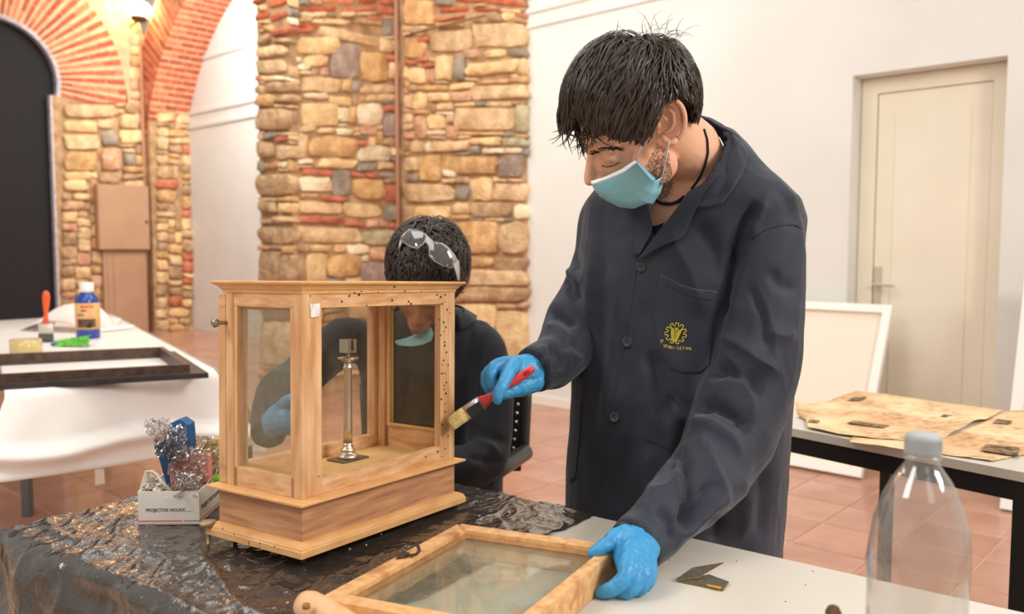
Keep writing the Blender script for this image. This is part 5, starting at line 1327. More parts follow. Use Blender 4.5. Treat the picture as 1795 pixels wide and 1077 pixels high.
def hair(name, HM, parent, inside, seed, n_lock=1500, length=(.05, .09), crown=(-.045, 0), gravity=Vector((0, 0, -1)), lift=.012, fringe=None, stop=None, width=.0035, wave=.006, c0=(-.012,0,.045), rad=(.103,.079,.090), longer=None, part=None):
    rnd = random.Random(seed); C_ = Vector(c0); Rr = Vector(rad)
    R3 = HM.to_3x3().normalized(); gl = R3.inverted() @ gravity
    cr = Vector((crown[0]-c0[0], crown[1], 0)); cr.z = Rr.z*math.sqrt(max(0, 1-(cr.x/Rr.x)**2-(cr.y/Rr.y)**2))
    def surf(p, h=0):   # push point to the shell at height h
        d = p - C_; k = math.sqrt((d.x/Rr.x)**2+(d.y/Rr.y)**2+(d.z/Rr.z)**2)
        q = d/k; return C_ + q + q.normalized()*h
    def nrm(p): d = p - C_; return Vector((d.x/Rr.x**2, d.y/Rr.y**2, d.z/Rr.z**2)).normalized()
    # base cap
    m = MB(); m.ell((0, 0, 0), tuple(r+.002 for r in Rr), None, 64, 44)
    keep = []; vs = [v + C_ for v in m.v]; vs2 = [v + (v-C_).normalized()*(.004+.008*max(0, noise.noise(v*30+Vector((seed, 0, 0))))) for v in vs]
    for f in m.f:
        c = sum((vs[i] for i in f), Vector())/4
        if inside(c) and not (stop and stop(HM @ c, 0)): keep.append(f)
    capo = MB(); capo.add([HM @ v for v in vs2], keep); hc = capo.build(name, cap_hair, parent, True)
    locks = MB(); tries = 0; made = 0
    while made < n_lock and tries < n_lock*12:
        tries += 1
        u = rnd.uniform(-1, 1); t = rnd.uniform(0, 2*math.pi); s_ = math.sqrt(1-u*u)
        p = C_ + Vector((Rr.x*s_*math.cos(t), Rr.y*s_*math.sin(t), Rr.z*u))
        if not inside(p) or (stop and stop(HM @ p, 0)): continue
        made += 1; L = rnd.uniform(*length)
        if longer: L *= longer(p)
        h = 0.001 + rnd.random()*.004; hmax = lift*(.5+rnd.random()*.7)
        pts = [p + nrm(p)*h]; ns = 9; step = L/ns; q = p; ph = rnd.uniform(0, 6.28); wv = rnd.uniform(-1, 1)*wave
        clump = Vector((noise.noise(p*38+Vector((seed, 1, 0))), noise.noise(p*38+Vector((2, seed, 0))), noise.noise(p*38+Vector((0, 3, seed)))))*.55
        for k in range(ns):
            n_ = nrm(q); away = (q - (C_+cr)); away = away - n_*away.dot(n_)
            away = away.normalized() if away.length > 1e-5 else Vector((rnd.uniform(-1,1), rnd.uniform(-1,1), 0))
            g = gl - n_*gl.dot(n_)
            d = away*1.0 + g*(.45+.5*k/ns) + clump + Vector((rnd.uniform(-1,1), rnd.uniform(-1,1), rnd.uniform(-1,1)))*.12
            if part: d += part(q)
            d = d - n_*d.dot(n_); d = d.normalized() if d.length > 1e-6 else away
            side_ = n_.cross(d)
            q2 = q + d*step + side_*wv*math.sin(ph + k*.9)*.8
            if stop and fringe and fringe(q2) and stop(HM @ q2, k):
                while len(pts) < ns+1: pts.append(pts[-1] + Vector((0,0,-.0004)))
                break
            if fringe and fringe(q2):      # leave the scalp and hang
                q = q2 + gl*step*.25; pts.append(q + nrm(q)*(h+.004)); continue
            if stop and stop(HM @ q2, k):
                while len(pts) < ns+1: pts.append(pts[-1] + (HM.to_3x3().inverted() @ Vector((0,0,-.0004))))
                break
            q = surf(q2); h = min(hmax, h + hmax/4) if k < ns-2 else h*.8
            pts.append(q + nrm(q)*h)
        w = width*rnd.uniform(.35, 1.1); rr = [w*.6, w, w, w*.95, w*.9, w*.8, w*.65, w*.5, w*.3, w*.06]
        W_ = [HM @ x for x in pts]
        # flat ribbon with a raised middle
        base = len(locks.v)
        for k, x in enumerate(pts):
            d = (pts[min(k+1, ns)] - pts[max(k-1, 0)]); n_ = nrm(x); sd = n_.cross(d); sd = sd.normalized() if sd.length > 1e-9 else Vector((0, 1, 0))
            for s, hh in ((-1, -.0004), (0, rr[k]*.35), (1, -.0004)): locks.v.append(HM @ (x + sd*s*rr[k] + n_*hh))
        for k in range(ns):
            a = base+3*k; locks.f += [(a, a+1, a+4, a+3), (a+1, a+2, a+5, a+4)]
    o = locks.build('hair_locks', hair_m, hc, True); o['kind'] = 'stuff'; return hc
def button(px, py, bv, r, parent, name='button'):
    h = hit(bv, px, py); n_ = (CAM-h).normalized(); M_ = Matrix.Translation(h + n_*.0035) @ n_.to_track_quat('Z', 'Y').to_matrix().to_4x4()
    m = MB(); m.lathe([(.0005,.0002),(r*.55,.0002),(r*.7,.0012),(r*.92,.0014),(r,.0004),(r,-.0012),(.0005,-.0012)], 24, M_)
    o = m.build(name, MATS['button_black'], parent, True)
    m = MB()
    for a in (.6, 2.2, 3.7, 5.3): m.ell(M_ @ Vector((r*.25*math.cos(a), r*.25*math.sin(a), .0003)), (.0007,)*3, n=6, m=4)
    m.build('button_holes', MATS['navy_stitch'], o)
mat('button_black', (44, 44, 46), rough=.3, spec=.6)
def glove(name, parts, parent, label=None, vox=.0016):
    m = MB()
    for kind, data in parts:
        if kind == 'f':
            P = [Vector(p[0]) for p in data]; r = [p[1] for p in data]
            Q, RR = [], []
            for i in range(len(P)-1):
                p0, p1, p2, p3 = P[max(0, i-1)], P[i], P[i+1], P[min(len(P)-1, i+2)]
                for k in range(4):
                    t = k/4; Q.append(.5*((2*p1)+(p2-p0)*t+(2*p0-5*p1+4*p2-p3)*t*t+(3*p1-p0-3*p2+p3)*t**3)); RR.append(r[i]*(1-t)+r[i+1]*t)
            Q.append(P[-1]); RR.append(r[-1]); m.tube(Q, RR, 14); m.ell(Q[-1], (RR[-1],)*3, n=12, m=8); m.ell(Q[0], (RR[0],)*3, n=12, m=8)
        else: m.ell(data[0], data[1], data[2] if len(data) > 2 else None, 20, 14)
    V, N, Fc = fuse(m, vox, 2, .5)
    out = V.copy()
    for i in range(len(V)):
        q = Vector(V[i]); out[i] += N[i]*(.0007*(1-2*abs(noise.noise(q*90))) + .0006*(1-2*abs(noise.noise(Vector((q.x*160, q.y*160, q.z*60))))))
    o = obj(name, out, Fc, glove_m, parent, True)
    if label: lab(o, label)
    return o
# ------------------------------------------------------------------ the standing man
man = thing('person', 'standing man in navy work coat, blue gloves and face mask, holding a red brush', 'person', at(1195, 1085, 1.55) * Vector((1, 1, 0)) if False else (at(1195, 900, 1.57).x, at(1195, 900, 1.57).y, 0))
LEFT1 = Vector((.87, -.5, 0)).normalized(); FWD1 = Vector((-.5, -.87, 0)).normalized()
HM1 = Matrix.Translation((.2151, 1.4187, 1.3924)) @ Matrix(((-.856, .3771, -.3536), (-.1683, -.8501, -.4991), (-.4888, -.3677, .7911))).to_4x4()
TR1 = [(1660, 985, 1352, 1.57, .12), (1400, 985, 1352, 1.57, .145), (1150, 985, 1352, 1.57, .15), (1050, 988, 1352, 1.57, .15), (970, 991, 1352, 1.57, .15), (900, 997, 1358, 1.57, .15), (800, 1002, 1364, 1.57, .148), (700, 1008, 1370, 1.57, .142), (600, 1015, 1376, 1.565, .138), (500, 1021, 1380, 1.56, .135), (430, 1028, 1385, 1.55, .13), (385, 1034, 1388, 1.54, .12), (350, 1040, 1378, 1.53, .108), (322, 1060, 1352, 1.525, .095), (300, 1092, 1332, 1.525, .085), (275, 1135, 1318, 1.525, .075), (250, 1172, 1304, 1.53, .062), (228, 1192, 1288, 1.53, .055)]
# body: head, neck, trunk, legs as one skin
mb = MB()
neckP = [at(1205, 262, 1.49), at(1222, 300, 1.53), at(1226, 360, 1.55)]
head_mesh(mb, HM1, (neckP, [.057, .060, .075]))
ears = MB(); ear_mesh(ears, HM1, 1, c=(-.010, .069, .036), tilt=.3, s=1.12)
torso(mb, [(r[0], r[1]+(40 if r[0] > 420 else 50), r[2]-(60 if r[0] > 420 else 70), r[3]+.015, r[4]-.035) for r in TR1[1:15]], LEFT1, None)
for s in (1, -1):
    hipx = 1175 + s*70; mb.tube([at(hipx, 1050, 1.57 - s*.04), (at(hipx, 1050, 1.57-s*.04).x, at(hipx, 1050, 1.57-s*.04).y, .45), (at(hipx, 1050, 1.57-s*.04).x, at(hipx, 1050, 1.57-s*.04).y+.01, .07)], [.085, .06, .045], 16)
V, N, Fc = fuse(mb, .0036, 3, .5)
k = len(V); V = np.vstack([V, np.array([tuple(v) for v in ears.v])]); Fc = Fc + [tuple(i+k for i in f) for f in ears.f]
N = normals(V, Fc)
# eye crease, brow line, cheek
V[:k] = strokes(V[:k], N[:k], [([(1050,292),(1063,295),(1078,292),(1090,284)], 3.0, -.0022), ([(1056,276),(1070,274),(1086,277)], 4, -.0016), ([(1058,284),(1070,285),(1082,281)], 5, .0012), ([(1190,300),(1215,290),(1232,262)], 10, .002)])
body1 = obj('body', V, Fc, skin1, man, True)
bvb = bvh_of(body1)
lash = mat('dark_lash', (54, 34, 26), rough=.7)
surf_tube('eyelid_line', bvb, [(1055,290),(1063,293),(1074,291),(1086,285)], .0007, .0004, lash, body1, 5)
def spikes(name, bv, poly, n, ln, ma, parent, seed, dirp, w=.00035, jitter=.5):
    rnd = random.Random(seed); m = MB(); xs = [p[0] for p in poly]; ys = [p[1] for p in poly]
    def ins(x, y):
        c = False; j = len(poly)-1
        for i in range(len(poly)):
            if (poly[i][1] > y) != (poly[j][1] > y) and x < (poly[j][0]-poly[i][0])*(y-poly[i][1])/(poly[j][1]-poly[i][1])+poly[i][0]: c = not c
            j = i
        return c
    k = 0; t = 0
    while k < n and t < n*8:
        t += 1; x, y = rnd.uniform(min(xs), max(xs)), rnd.uniform(min(ys), max(ys))
        if not ins(x, y): continue
        h = hit(bv, x, y)
        if h is None: continue
        k += 1; vd = (CAM-h).normalized(); rt = vd.cross(UP).normalized()*-1; up = rt.cross(vd)*-1
        a = math.atan2(-dirp[1], dirp[0]) + rnd.gauss(0, jitter); d = rt*math.cos(a) + UP*math.sin(a)
        L = ln*rnd.uniform(.5, 1.3); s = d.cross(vd).normalized()*w
        a0 = h + vd*.0002; b0 = h + d*L + vd*(.0006+L*.3)
        m.add([a0+s, a0-s, b0, a0+vd*w], [(0, 2, 1), (0, 3, 2), (3, 1, 2)])
    o = m.build(name, ma, parent); o['kind'] = 'stuff'; return o
spikes('stubble', bvb, [(1150,250),(1172,262),(1178,300),(1180,322),(1172,342),(1158,350),(1150,335),(1140,310),(1132,290),(1142,272)], 1500, .0035, lash, body1, 3, (.2, 1), .00025)
spikes('stubble_grey', bvb, [(1158,312),(1180,312),(1180,340),(1165,352),(1152,345)], 260, .005, mat('grey_hair', (170, 160, 150), rough=.6), body1, 5, (.3, 1), .0003)
spikes('eyebrow', bvb, [(1026,272),(1036,263),(1052,258),(1080,257),(1092,264),(1078,263),(1052,265),(1038,271)], 260, .007, lash, body1, 4, (1, .05), .0004, .25)
# hair
def inside1(p):
    x, y, z = p
    if x > .02: lim = .066 - (abs(y) > .045)*.006
    elif x > -.012: lim = .060 if abs(y) > .05 else .06
    elif x > -.032: lim = .055
    else: lim = -.03
    return z > lim
FACE = [(1000,330),(1002,256),(1008,224),(1026,206),(1048,222),(1090,236),(1130,246),(1143,234),(1145,200),(1158,182),(1184,174),(1198,186),(1200,215),(1194,245),(1203,262),(1180,330)]
def ptin(x, y, poly):
    c = False; j = len(poly)-1
    for i in range(len(poly)):
        if (poly[i][1] > y) != (poly[j][1] > y) and x < (poly[j][0]-poly[i][0])*(y-poly[i][1])/(poly[j][1]-poly[i][1])+poly[i][0]: c = not c
        j = i
    return c
def stop1(w, k):
    x, y = proj(w)
    if w.y > 1.44: return False
    return ptin(x, y, FACE) or y > 300
def fr1(q): return q.x > .058 and q.z < .078
hair('hair', HM1, man, inside1, 11, 5200, (.06, .115), lift=.020, fringe=fr1, stop=stop1, width=.0022, wave=.007, c0=(.004, 0, .054), rad=(.096, .082, .095),
     longer=lambda p: 1.25 if p.x > 0 else (.9 if p.z > 0 else .65), part=lambda q: Vector((.5, 0, 0)) if q.x > -.03 else Vector((-.1, 0, -.2)))
# flyaway strands at the crown
m = MB(); rnd = random.Random(5)
for i in range(70):
    x0_, y0 = rnd.uniform(1055, 1190), 0
    base = HM1 @ Vector((rnd.uniform(-.09, .03), rnd.uniform(-.04, .05), .132)); d0 = Vector((rnd.uniform(-.5, .9), rnd.uniform(-.4, .4), rnd.uniform(.5, 1.1))).normalized()
    pts = []; p = base; L = rnd.uniform(.02, .05)
    for k in range(7): pts.append(p.copy()); p = p + d0*L/6; d0 = (d0 + Vector((rnd.uniform(-.1, .35), 0, -.22))).normalized()
    m.tube(pts, [.0005,.00045,.0004,.0004,.0003,.00025,.0001], 4, False)
for i in range(46):     # loose fringe ends
    px_, py_ = rnd.uniform(984, 1050), rnd.uniform(208, 232); Y = 1.345 + rnd.uniform(-.02, .02); p = at(px_, py_, Y); d0 = Vector((rnd.uniform(-.3, .5), 0, -1)).normalized(); pts = []
    L = rnd.uniform(.025, .05); cv = rnd.uniform(-.3, .35)
    for k in range(8): pts.append(p.copy()); p = p + d0*L/7; d0 = (d0 + Vector((cv, 0, .06*k*.4))).normalized()
    m.tube(pts, [.0013,.0013,.0012,.001,.0009,.0007,.0005,.0002], 5, False)
o = m.build('loose_strands', hair_m, man, True); o['kind'] = 'stuff'
# coat
mb = MB()
torso(mb, TR1[1:], LEFT1, None)
limb(mb, [(1322,372,50,1.47), (1338,400,66,1.45), (1338,450,70,1.44), (1330,550,76,1.43), (1322,640,78,1.41), (1298,710,84,1.38), (1276,768,80,1.34), (1248,822,70,1.29), (1206,868,64,1.24), (1168,908,58,1.19), (1140,936,54,1.16)])
mb.tube([at(1150, 928, 1.17), at(1111, 958, 1.14)], [55*1.17/F, 52*1.14/F], 24)
limb(mb, [(1085,352,44,1.60), (1064,385,48,1.62), (1056,450,48,1.63), (1036,510,50,1.62), (1012,565,56,1.60), (992,605,52,1.56), (972,632,46,1.51), (955,642,44,1.48)])
mb.tube([at(966, 636, 1.49), at(933, 650, 1.45)], [44*1.49/F, 41*1.45/F], 24)
V, N, Fc = fuse(mb, .0045, 5, .5)
FOLDS = [([(1304,392),(1286,450),(1268,530),(1253,600),(1246,650)], 5, -.005), ([(1204,730),(1190,770),(1176,830)], 5, -.006), ([(1252,588),(1290,602),(1335,638),(1376,662)], 9, .006), ([(1236,652),(1275,648),(1312,664),(1336,694)], 9, -.008), ([(1258,606),(1296,652),(1318,702),(1316,745)], 8, .005),
 ([(1206,716),(1250,710),(1292,730),(1314,764)], 9, -.008), ([(1200,742),(1242,746),(1282,772),(1302,804)], 9, .006), ([(1322,488),(1346,545),(1362,620),(1381,692)], 3.5, .0022), ([(1312,500),(1336,552),(1350,625)], 6, -.003),
 ([(1232,762),(1244,804),(1262,852),(1262,900)], 9, .006), ([(1187,778),(1202,832),(1214,892),(1206,945)], 10, -.009), ([(1180,790),(1194,836),(1200,880)], 8, .006), ([(1128,872),(1170,856),(1204,824)], 9, .004),
 ([(1150,884),(1176,918),(1182,958)], 8, -.005), ([(1264,866),(1236,904),(1200,948)], 8, .006), ([(1248,842),(1226,884),(1196,922)], 8, -.005), ([(1100,905),(1130,925),(1158,960)], 6, .002),
 ([(1340,404),(1352,398),(1380,392),(1408,404)], 3, -.002), ([(1330,350),(1306,388),(1290,430),(1278,480)], 8, -.009), ([(1344,348),(1330,380),(1312,420)], 7, .005), ([(1296,432),(1276,500),(1262,560)], 6, -.008),
 ([(1140,612),(1154,676),(1182,742)], 11, -.006), ([(1126,618),(1138,700),(1164,770)], 8, .004), ([(1165,690),(1190,720),(1200,760)], 8, -.005), ([(1170,400),(1210,470),(1240,560)], 16, .005), ([(1215,380),(1250,440),(1262,500)], 14, -.004),
 ([(1040,400),(1034,520),(1030,640),(1022,760)], 12, .004), ([(1060,380),(1054,500),(1052,620),(1040,760)], 11, -.004), ([(1085,460),(1078,560),(1068,680),(1056,800)], 12, .003), ([(1100,760),(1090,830),(1082,900)], 12, -.004), ([(1130,780),(1140,840),(1130,900)], 12, .004),
 ([(1290,820),(1310,880),(1300,950)], 14, .005), ([(1330,800),(1336,870),(1330,960)], 12, -.004), ([(1250,900),(1256,930),(1250,955)], 10, -.004),
 ([(986,484),(1000,512),(1020,530)], 6, -.006), ([(992,468),(1010,492),(1022,500)], 6, .005), ([(956,548),(984,556),(1014,574)], 6, -.006), ([(950,572),(976,580),(1004,606)], 6, .005), ([(962,604),(980,626),(976,652)], 6, -.006), ([(944,606),(958,624),(958,650)], 5, .004), ([(985,615),(1004,628),(1018,632)], 6, .005), ([(1000,430),(1012,470),(1020,480)], 6, -.004),
 ([(1270,228),(1288,250),(1300,290)], 8, .002), ([(1360,320),(1384,352),(1400,392)], 10, -.003), ([(1345,470),(1368,500),(1400,510)], 8, -.003), ([(1340,580),(1376,590),(1400,584)], 9, .003)]
V = strokes(V, N, [(p, w*(1.35 if w > 4 else 1), a*(2.5 if w > 4 else 1.2)) for p, w, a in FOLDS]); N = normals(V, Fc)
sg = 1 if ((V[:, 0]-V[:, 0].mean())*N[:, 0]).sum() > 0 else -1; N = N*sg
V = wrinkle(V, N, .004, 8, 3, (1, 1, .5)); V = wrinkle(V, N, .0010, 26, 8, (1, 1, .7))
# open the V neck and the collar top, and the two cuffs
P2 = nproj(V)
def inpoly(P, poly):
    x, y = P[:, 0], P[:, 1]; c = np.zeros(len(P), bool); j = len(poly)-1
    for i in range(len(poly)):
        xi, yi = poly[i]; xj, yj = poly[j]
        if yi != yj: c ^= ((yi > y) != (yj > y)) & (x < (xj-xi)*(y-yi)/(yj-yi)+xi)
        j = i
    return c
vneck = [(1130,320),(1160,250),(1188,215),(1225,200),(1262,215),(1278,245),(1262,285),(1240,315),(1214,345),(1172,392),(1148,420),(1140,412),(1138,370)]
fwdn = np.array(FWD1); cyl = (V - np.array(at(1225, 300, 1.53)))@fwdn
kill = inpoly(P2, vneck) & (V[:, 2] > 1.16)
ck1 = np.linalg.norm(V - np.array(at(1108, 960, 1.14)), axis=1) < .024
kept = [f for f in Fc if not (kill[list(f)].all())]
coat = obj('coat', V, kept, coat_m, man, True)
sol = coat.modifiers.new('t', 'SOLIDIFY'); sol.thickness = .0016; sol.offset = -1
lab(coat, 'dark navy button-up work coat')
bvc = bvh_of(coat)
bvcb = bvh_of(coat, body1)
# undershirt in the V and the collar lining
patch('undershirt', bvb, [(1128,395),(1150,396),(1165,390)], [(1165,390),(1158,400),(1148,412)], [(1120,440),(1134,430),(1148,412)], [(1128,395),(1122,420),(1120,440)], .004, .002, shirt_m, man, 10, 10)
# lapels and collar (over the coat)
def P3(x, y, Y): return at(x, y, Y)
coll = patch('lapel', bvc, [(1206,336),(1238,318),(1262,300)], [(1262,300),(1230,345),(1200,412),(1192,419)], [(1116,458),(1135,446),(1160,432),(1192,419)], [(1206,336),(1178,376),(1148,414),(1116,458)], .011, .003, coat_m, coat, 20, 26)
lab(coll, 'turned-back lapel')
# collar: from the fold line round the neck out over the shoulder
fold = [P3(1207,352,1.452), P3(1232,326,1.450), P3(1254,296,1.452), P3(1270,268,1.458), P3(1280,244,1.470), P3(1268,222,1.49), P3(1246,210,1.515), P3(1224,204,1.545)]
inner = [P3(1204,356,1.468), P3(1228,332,1.468), P3(1248,304,1.470), P3(1262,276,1.476), P3(1270,254,1.486), P3(1262,240,1.505), P3(1244,232,1.525), P3(1224,228,1.55)]
def ch(x, y, off=.008):
    h = hit(bvc, x, y); r = ray(x, y).normalized()
    return CAM + r*((h-CAM).length-off) if h is not None else None
outer_px = [(1211,362),(1240,363),(1264,357),(1286,330),(1304,300),(1312,272),(1296,240),(1262,222)]
outer_Y = [1.43,1.425,1.42,1.415,1.42,1.435,1.465,1.50]
outer = []
for (x, y), Yd in zip(outer_px, outer_Y):
    h = ch(x, y, .007); outer.append(h if (h is not None and abs(h.y-Yd) < .08) else P3(x, y, Yd))
def sheetbetween(name, rows, ma, par, thick=.0028, label=None, n=40):
    rr = [resample(r, n) for r in rows]; m = MB(); full = []
    for i in range(len(rr)-1):
        for k in range(5):
            t = k/5; full.append([a.lerp(b, t) for a, b in zip(rr[i], rr[i+1])])
    full.append(rr[-1]); m.ringloft(full, closed=False, cap=False); o = m.build(name, ma, par, True); s = o.modifiers.new('t', 'SOLIDIFY'); s.thickness = thick; s.offset = 0
    if label: lab(o, label)
    return o
mid = [a.lerp(b, .45) + (CAM-a).normalized()*.012 + UP*.003 for a, b in zip(fold, outer)]
roll = [a + (CAM-a).normalized()*.006 + UP*.002 for a in fold]
sheetbetween('collar', [fold, roll, mid, outer], coat_m, coat, label='broad turned-down collar')
sheetbetween('collar_lining', [inner, fold], shirt_m, coat, .002, 'indigo collar lining')
Lfold = [P3(1112,456,1.425), P3(1136,420,1.44), P3(1148,398,1.45)]
# right front edge of the opening (wearer's right)
patch('lapel', bvc, [(1098,345),(1118,350),(1140,360)], [(1140,360),(1143,390),(1140,412),(1122,446)], [(1108,450),(1115,448),(1122,446)], [(1098,345),(1110,380),(1116,410),(1108,450)], .009, .003, coat_m, coat, 12, 16)
# placket edge, pocket, stitches, buttons
surf_tube('placket_edge', bvc, [(1116,460),(1110,510),(1098,590),(1085,660),(1070,730),(1058,800),(1046,890)], .0011, .0002, coat_m, coat, 6)
pk_ = patch('chest_pocket', bvc, [(1158,482),(1190,498),(1222,509),(1256,512)], [(1256,512),(1250,560),(1248,605),(1244,640)], [(1160,618),(1176,648),(1200,655),(1228,654),(1244,640)], [(1158,482),(1150,520),(1146,560),(1152,600),(1160,618)], .0022, .002, coat_m, coat, 26, 30)
bvp = bvh_of(coat, pk_)
surf_tube('pocket_stitching', bvp, [(1166,500),(1196,514),(1226,524),(1250,526)], .0005, .0004, seam_m, pk_, 5)
surf_tube('pocket_rim', bvp, [(1158,482),(1190,498),(1222,509),(1256,512)], .0012, .0002, mat('navy_worn_edge', (74, 76, 86), rough=.8), pk_, 6)
surf_tube('pocket_edge', bvc, [(1130,770),(1150,778),(1178,791)], .0012, .0002, seam_m, coat, 6)
pk3 = patch('side_pocket', bvc, [(1009,700),(1014,702),(1020,705)], [(1020,705),(1016,770),(1008,840)], [(999,846),(1003,845),(1008,840)], [(1009,700),(1004,770),(999,846)], .003, .0025, coat_m, coat, 6, 14)
surf_tube('shoulder_seam', bvc, [(1318,420),(1340,404),(1366,396),(1392,394),(1407,402)], .0009, .0002, seam_m, coat, 6)
for x, y in ((1123,468),(1099,600),(1077,732)): button(x, y, bvc, .0098*.95, coat)
# embroidered badge
thr = mat('yellow_thread', (214, 196, 70), (190, 168, 60), rough=.7, scale=300)
def bpx(zx, zy): return 1140 + zx*.07426, 550 + zy*.07426
gear = []
cx_, cy_ = 600, 470
badge = MB(); pts = []
for k in range(11):
    a0 = 2*math.pi*k/11 + .3; r0, r1 = 185, 250
    for (da, r) in ((-.17, r0), (-.14, r1), (.14, r1), (.17, r0)):
        a = a0+da; pts.append(bpx(cx_+r*math.cos(a)*1.02, cy_-r*math.sin(a)))
pts.append(pts[0])
bd = surf_tube('badge', bvp, pts, .00085, .0009, thr, pk_, 5, 3)
lab(bd, 'yellow embroidered cogwheel and ear of corn badge')
for l in ([(505,330),(500,480),(510,620),(560,690)], [(740,370),(700,470),(640,590),(600,690)], [(560,360),(560,470),(560,600),(575,680)], [(610,380),(605,500),(600,620),(590,680)], [(660,390),(645,480),(625,580),(598,660)], [(530,340),(530,470),(535,600),(560,670)], [(700,380),(670,480),(630,600),(600,680)], [(585,330),(620,380),(660,340)]):
    surf_tube('corn_thread', bvp, [bpx(*q) for q in l], .0011, .0009, thr, bd, 5, 3)
def badge_text(s, pts, size):
    # letters follow a polyline in picture points
    cu = bpy.data.curves.new('t', 'FONT'); cu.size = 1; cu.resolution_u = 1
    P = resample([Vector((x, y, 0)) for x, y in pts], 60); m = MB(); n = len(s)
    tot = sum((P[i+1]-P[i]).length for i in range(60)); adv = tot/n
    for i, chh in enumerate(s):
        if chh == ' ': continue
        cu.body = chh; t = bpy.data.objects.new('t', cu); COL.objects.link(t); dg = bpy.context.evaluated_depsgraph_get(); dg.update(); me = bpy.data.meshes.new_from_object(t.evaluated_get(dg))
        k = int(min(59, (i+.1)/n*60)); o_ = P[k]; d = (P[min(60, k+3)]-P[max(0, k-1)]).normalized(); u = Vector((d.y, -d.x, 0))
        vs = []
        for v in me.vertices:
            q = o_ + d*(v.co.x*size*1.25) + u*(v.co.y*size*1.25); h = hit(bvp, q.x, q.y); vs.append(h + (CAM-h).normalized()*.0012 if h is not None else at(q.x, q.y, 1.42))
        m.add(vs, [tuple(p.vertices) for p in me.polygons]); bpy.data.objects.remove(t); bpy.data.meshes.remove(me)
    bpy.data.curves.remove(cu); return m.build('badge_lettering', thr, bd)
badge_text('EL CENTRO CULTURAL', [(1157,596),(1159,604),(1164,609),(1175,612),(1190,613.5),(1213,613.8)], 6.2)
# mask
mask_m = mat('mask_blue', (158, 218, 234), (146, 208, 226), rough=.8, scale=30, bump=.15, bscale=400, bdist=.002); mask_w = mat('mask_white', (226, 232, 234), rough=.8)
def mf(s, t):
    b = .010*math.sin(math.pi*min(1, max(0, s)))**.7*math.sin(math.pi*min(1, .15+t*.8))
    st = 0
    for k, c_ in enumerate((.42, .58, .74)): 
        st += .0016*(1/(1+math.exp(-(t-c_)*60))) if .25 < s < .85 else 0
    win = max(0, min(1, (s-.12)/.15))*max(0, min(1, (.88-s)/.15))
    pl = ((t-.30)*5.2) % 1.0 if .30 < t < .88 else 0
    return b + .002 + .0034*pl*win
mask = patch('face_mask', bvb, [(1035,318),(1060,310),(1090,296),(1112,281)], [(1112,281),(1131,300),(1149,317),(1166,307)], [(1062,355),(1086,366),(1114,369),(1144,360),(1158,339),(1166,307)], [(1035,318),(1043,336),(1062,352)], .002, .0012, mask_m, man, 40, 60, mf, 0, True)
lab(mask, 'pale blue pleated face mask')
HI1 = HM1.inverted(); mv = []
for v in mask.data.vertices:
    l = HI1 @ (v.co + wloc(mask)); mv.append(HM1 @ Vector((l.x - .004 - .95*abs(l.y), -abs(l.y)*.8, l.z - .35*abs(l.y))))
obj('face_mask', mv, [tuple(reversed(p.vertices)) for p in mask.data.polygons], mask_m, man, True)
mk_poly = [(1036,320),(1060,313),(1090,299),(1111,285),(1131,303),(1148,318),(1163,311),(1156,338),(1144,358),(1114,370),(1084,368),(1060,356),(1041,336)]
me_ = body1.data; off_ = wloc(body1)
for v in me_.vertices:
    w = v.co + off_
    if w.y < 1.40 and w.z > 1.2:
        x, y = proj(w)
        if ptin(x, y, mk_poly): v.co += (w - CAM).normalized()*(.006 + (.012 if y > 340 else 0))
        elif y > 344 and 1030 < x < 1156 and w.y < 1.40: v.co += (w - CAM).normalized()*.022 + UP*(.0018*min(16, y-344))
bvm = bvh_of(mask, body1)
patch('mask_border', bvm, [(1035,318),(1060,310),(1090,296),(1112,281)], [(1112,281),(1116,286)], [(1038,326),(1062,317),(1094,303),(1116,286)], [(1035,318),(1038,326)], .003, .0008, mask_w, mask, 20, 4, None, 1, True)
patch('mask_border', bvm, [(1112,281),(1118,284)], [(1118,284),(1135,300),(1150,314)], [(1143,318),(1150,314)], [(1112,281),(1128,300),(1143,318)], .003, .0008, mat('mask_edge_blue', (116, 178, 206), rough=.8), mask, 4, 14, None, 1, True)
def strap(pts):
    P = [at(x, y, Y) for x, y, Y in pts]; MB().tube(P, .0011, 6).build('ear_loop', mask_w, mask, True)
h1 = hit(bvb, 1150, 205); h2 = hit(bvm, 1113, 281); h3 = hit(bvb, 1172, 250); h4 = hit(bvm, 1161, 310)
def Yof(h, d=1.36): return (h.y-.004) if h is not None else d
strap([(1143,207,Yof(hit(bvb,1150,215))-.012), (1136,232,Yof(hit(bvb,1136,232))-.006), (1124,258,Yof(hit(bvb,1124,258))-.005), (1113,281,Yof(h2))])
strap([(1173,249,Yof(h3)-.004), (1168,275,Yof(hit(bvb,1168,275))-.004), (1161,308,Yof(h4))])
# necklace
cord = mat('black_cord', (30, 26, 26), rough=.6)
surf_tube('necklace_cord', bvb, [(1234,226),(1240,246),(1241,268),(1236,290),(1226,312),(1212,332)], .0022, .002, cord, man, 8)
m = MB(); pts = resample([Vector((x, y, 0)) for x, y in ((1148,346),(1152,353),(1162,357),(1176,358),(1188,354),(1198,346))], 13)
for q in pts:
    h = hit(bvb, q.x, q.y)
    if h is not None: m.ell(h + (CAM-h).normalized()*.002, (.0034,.0034,.0034), n=10, m=7)
m.build('necklace_beads', cord, man, True)
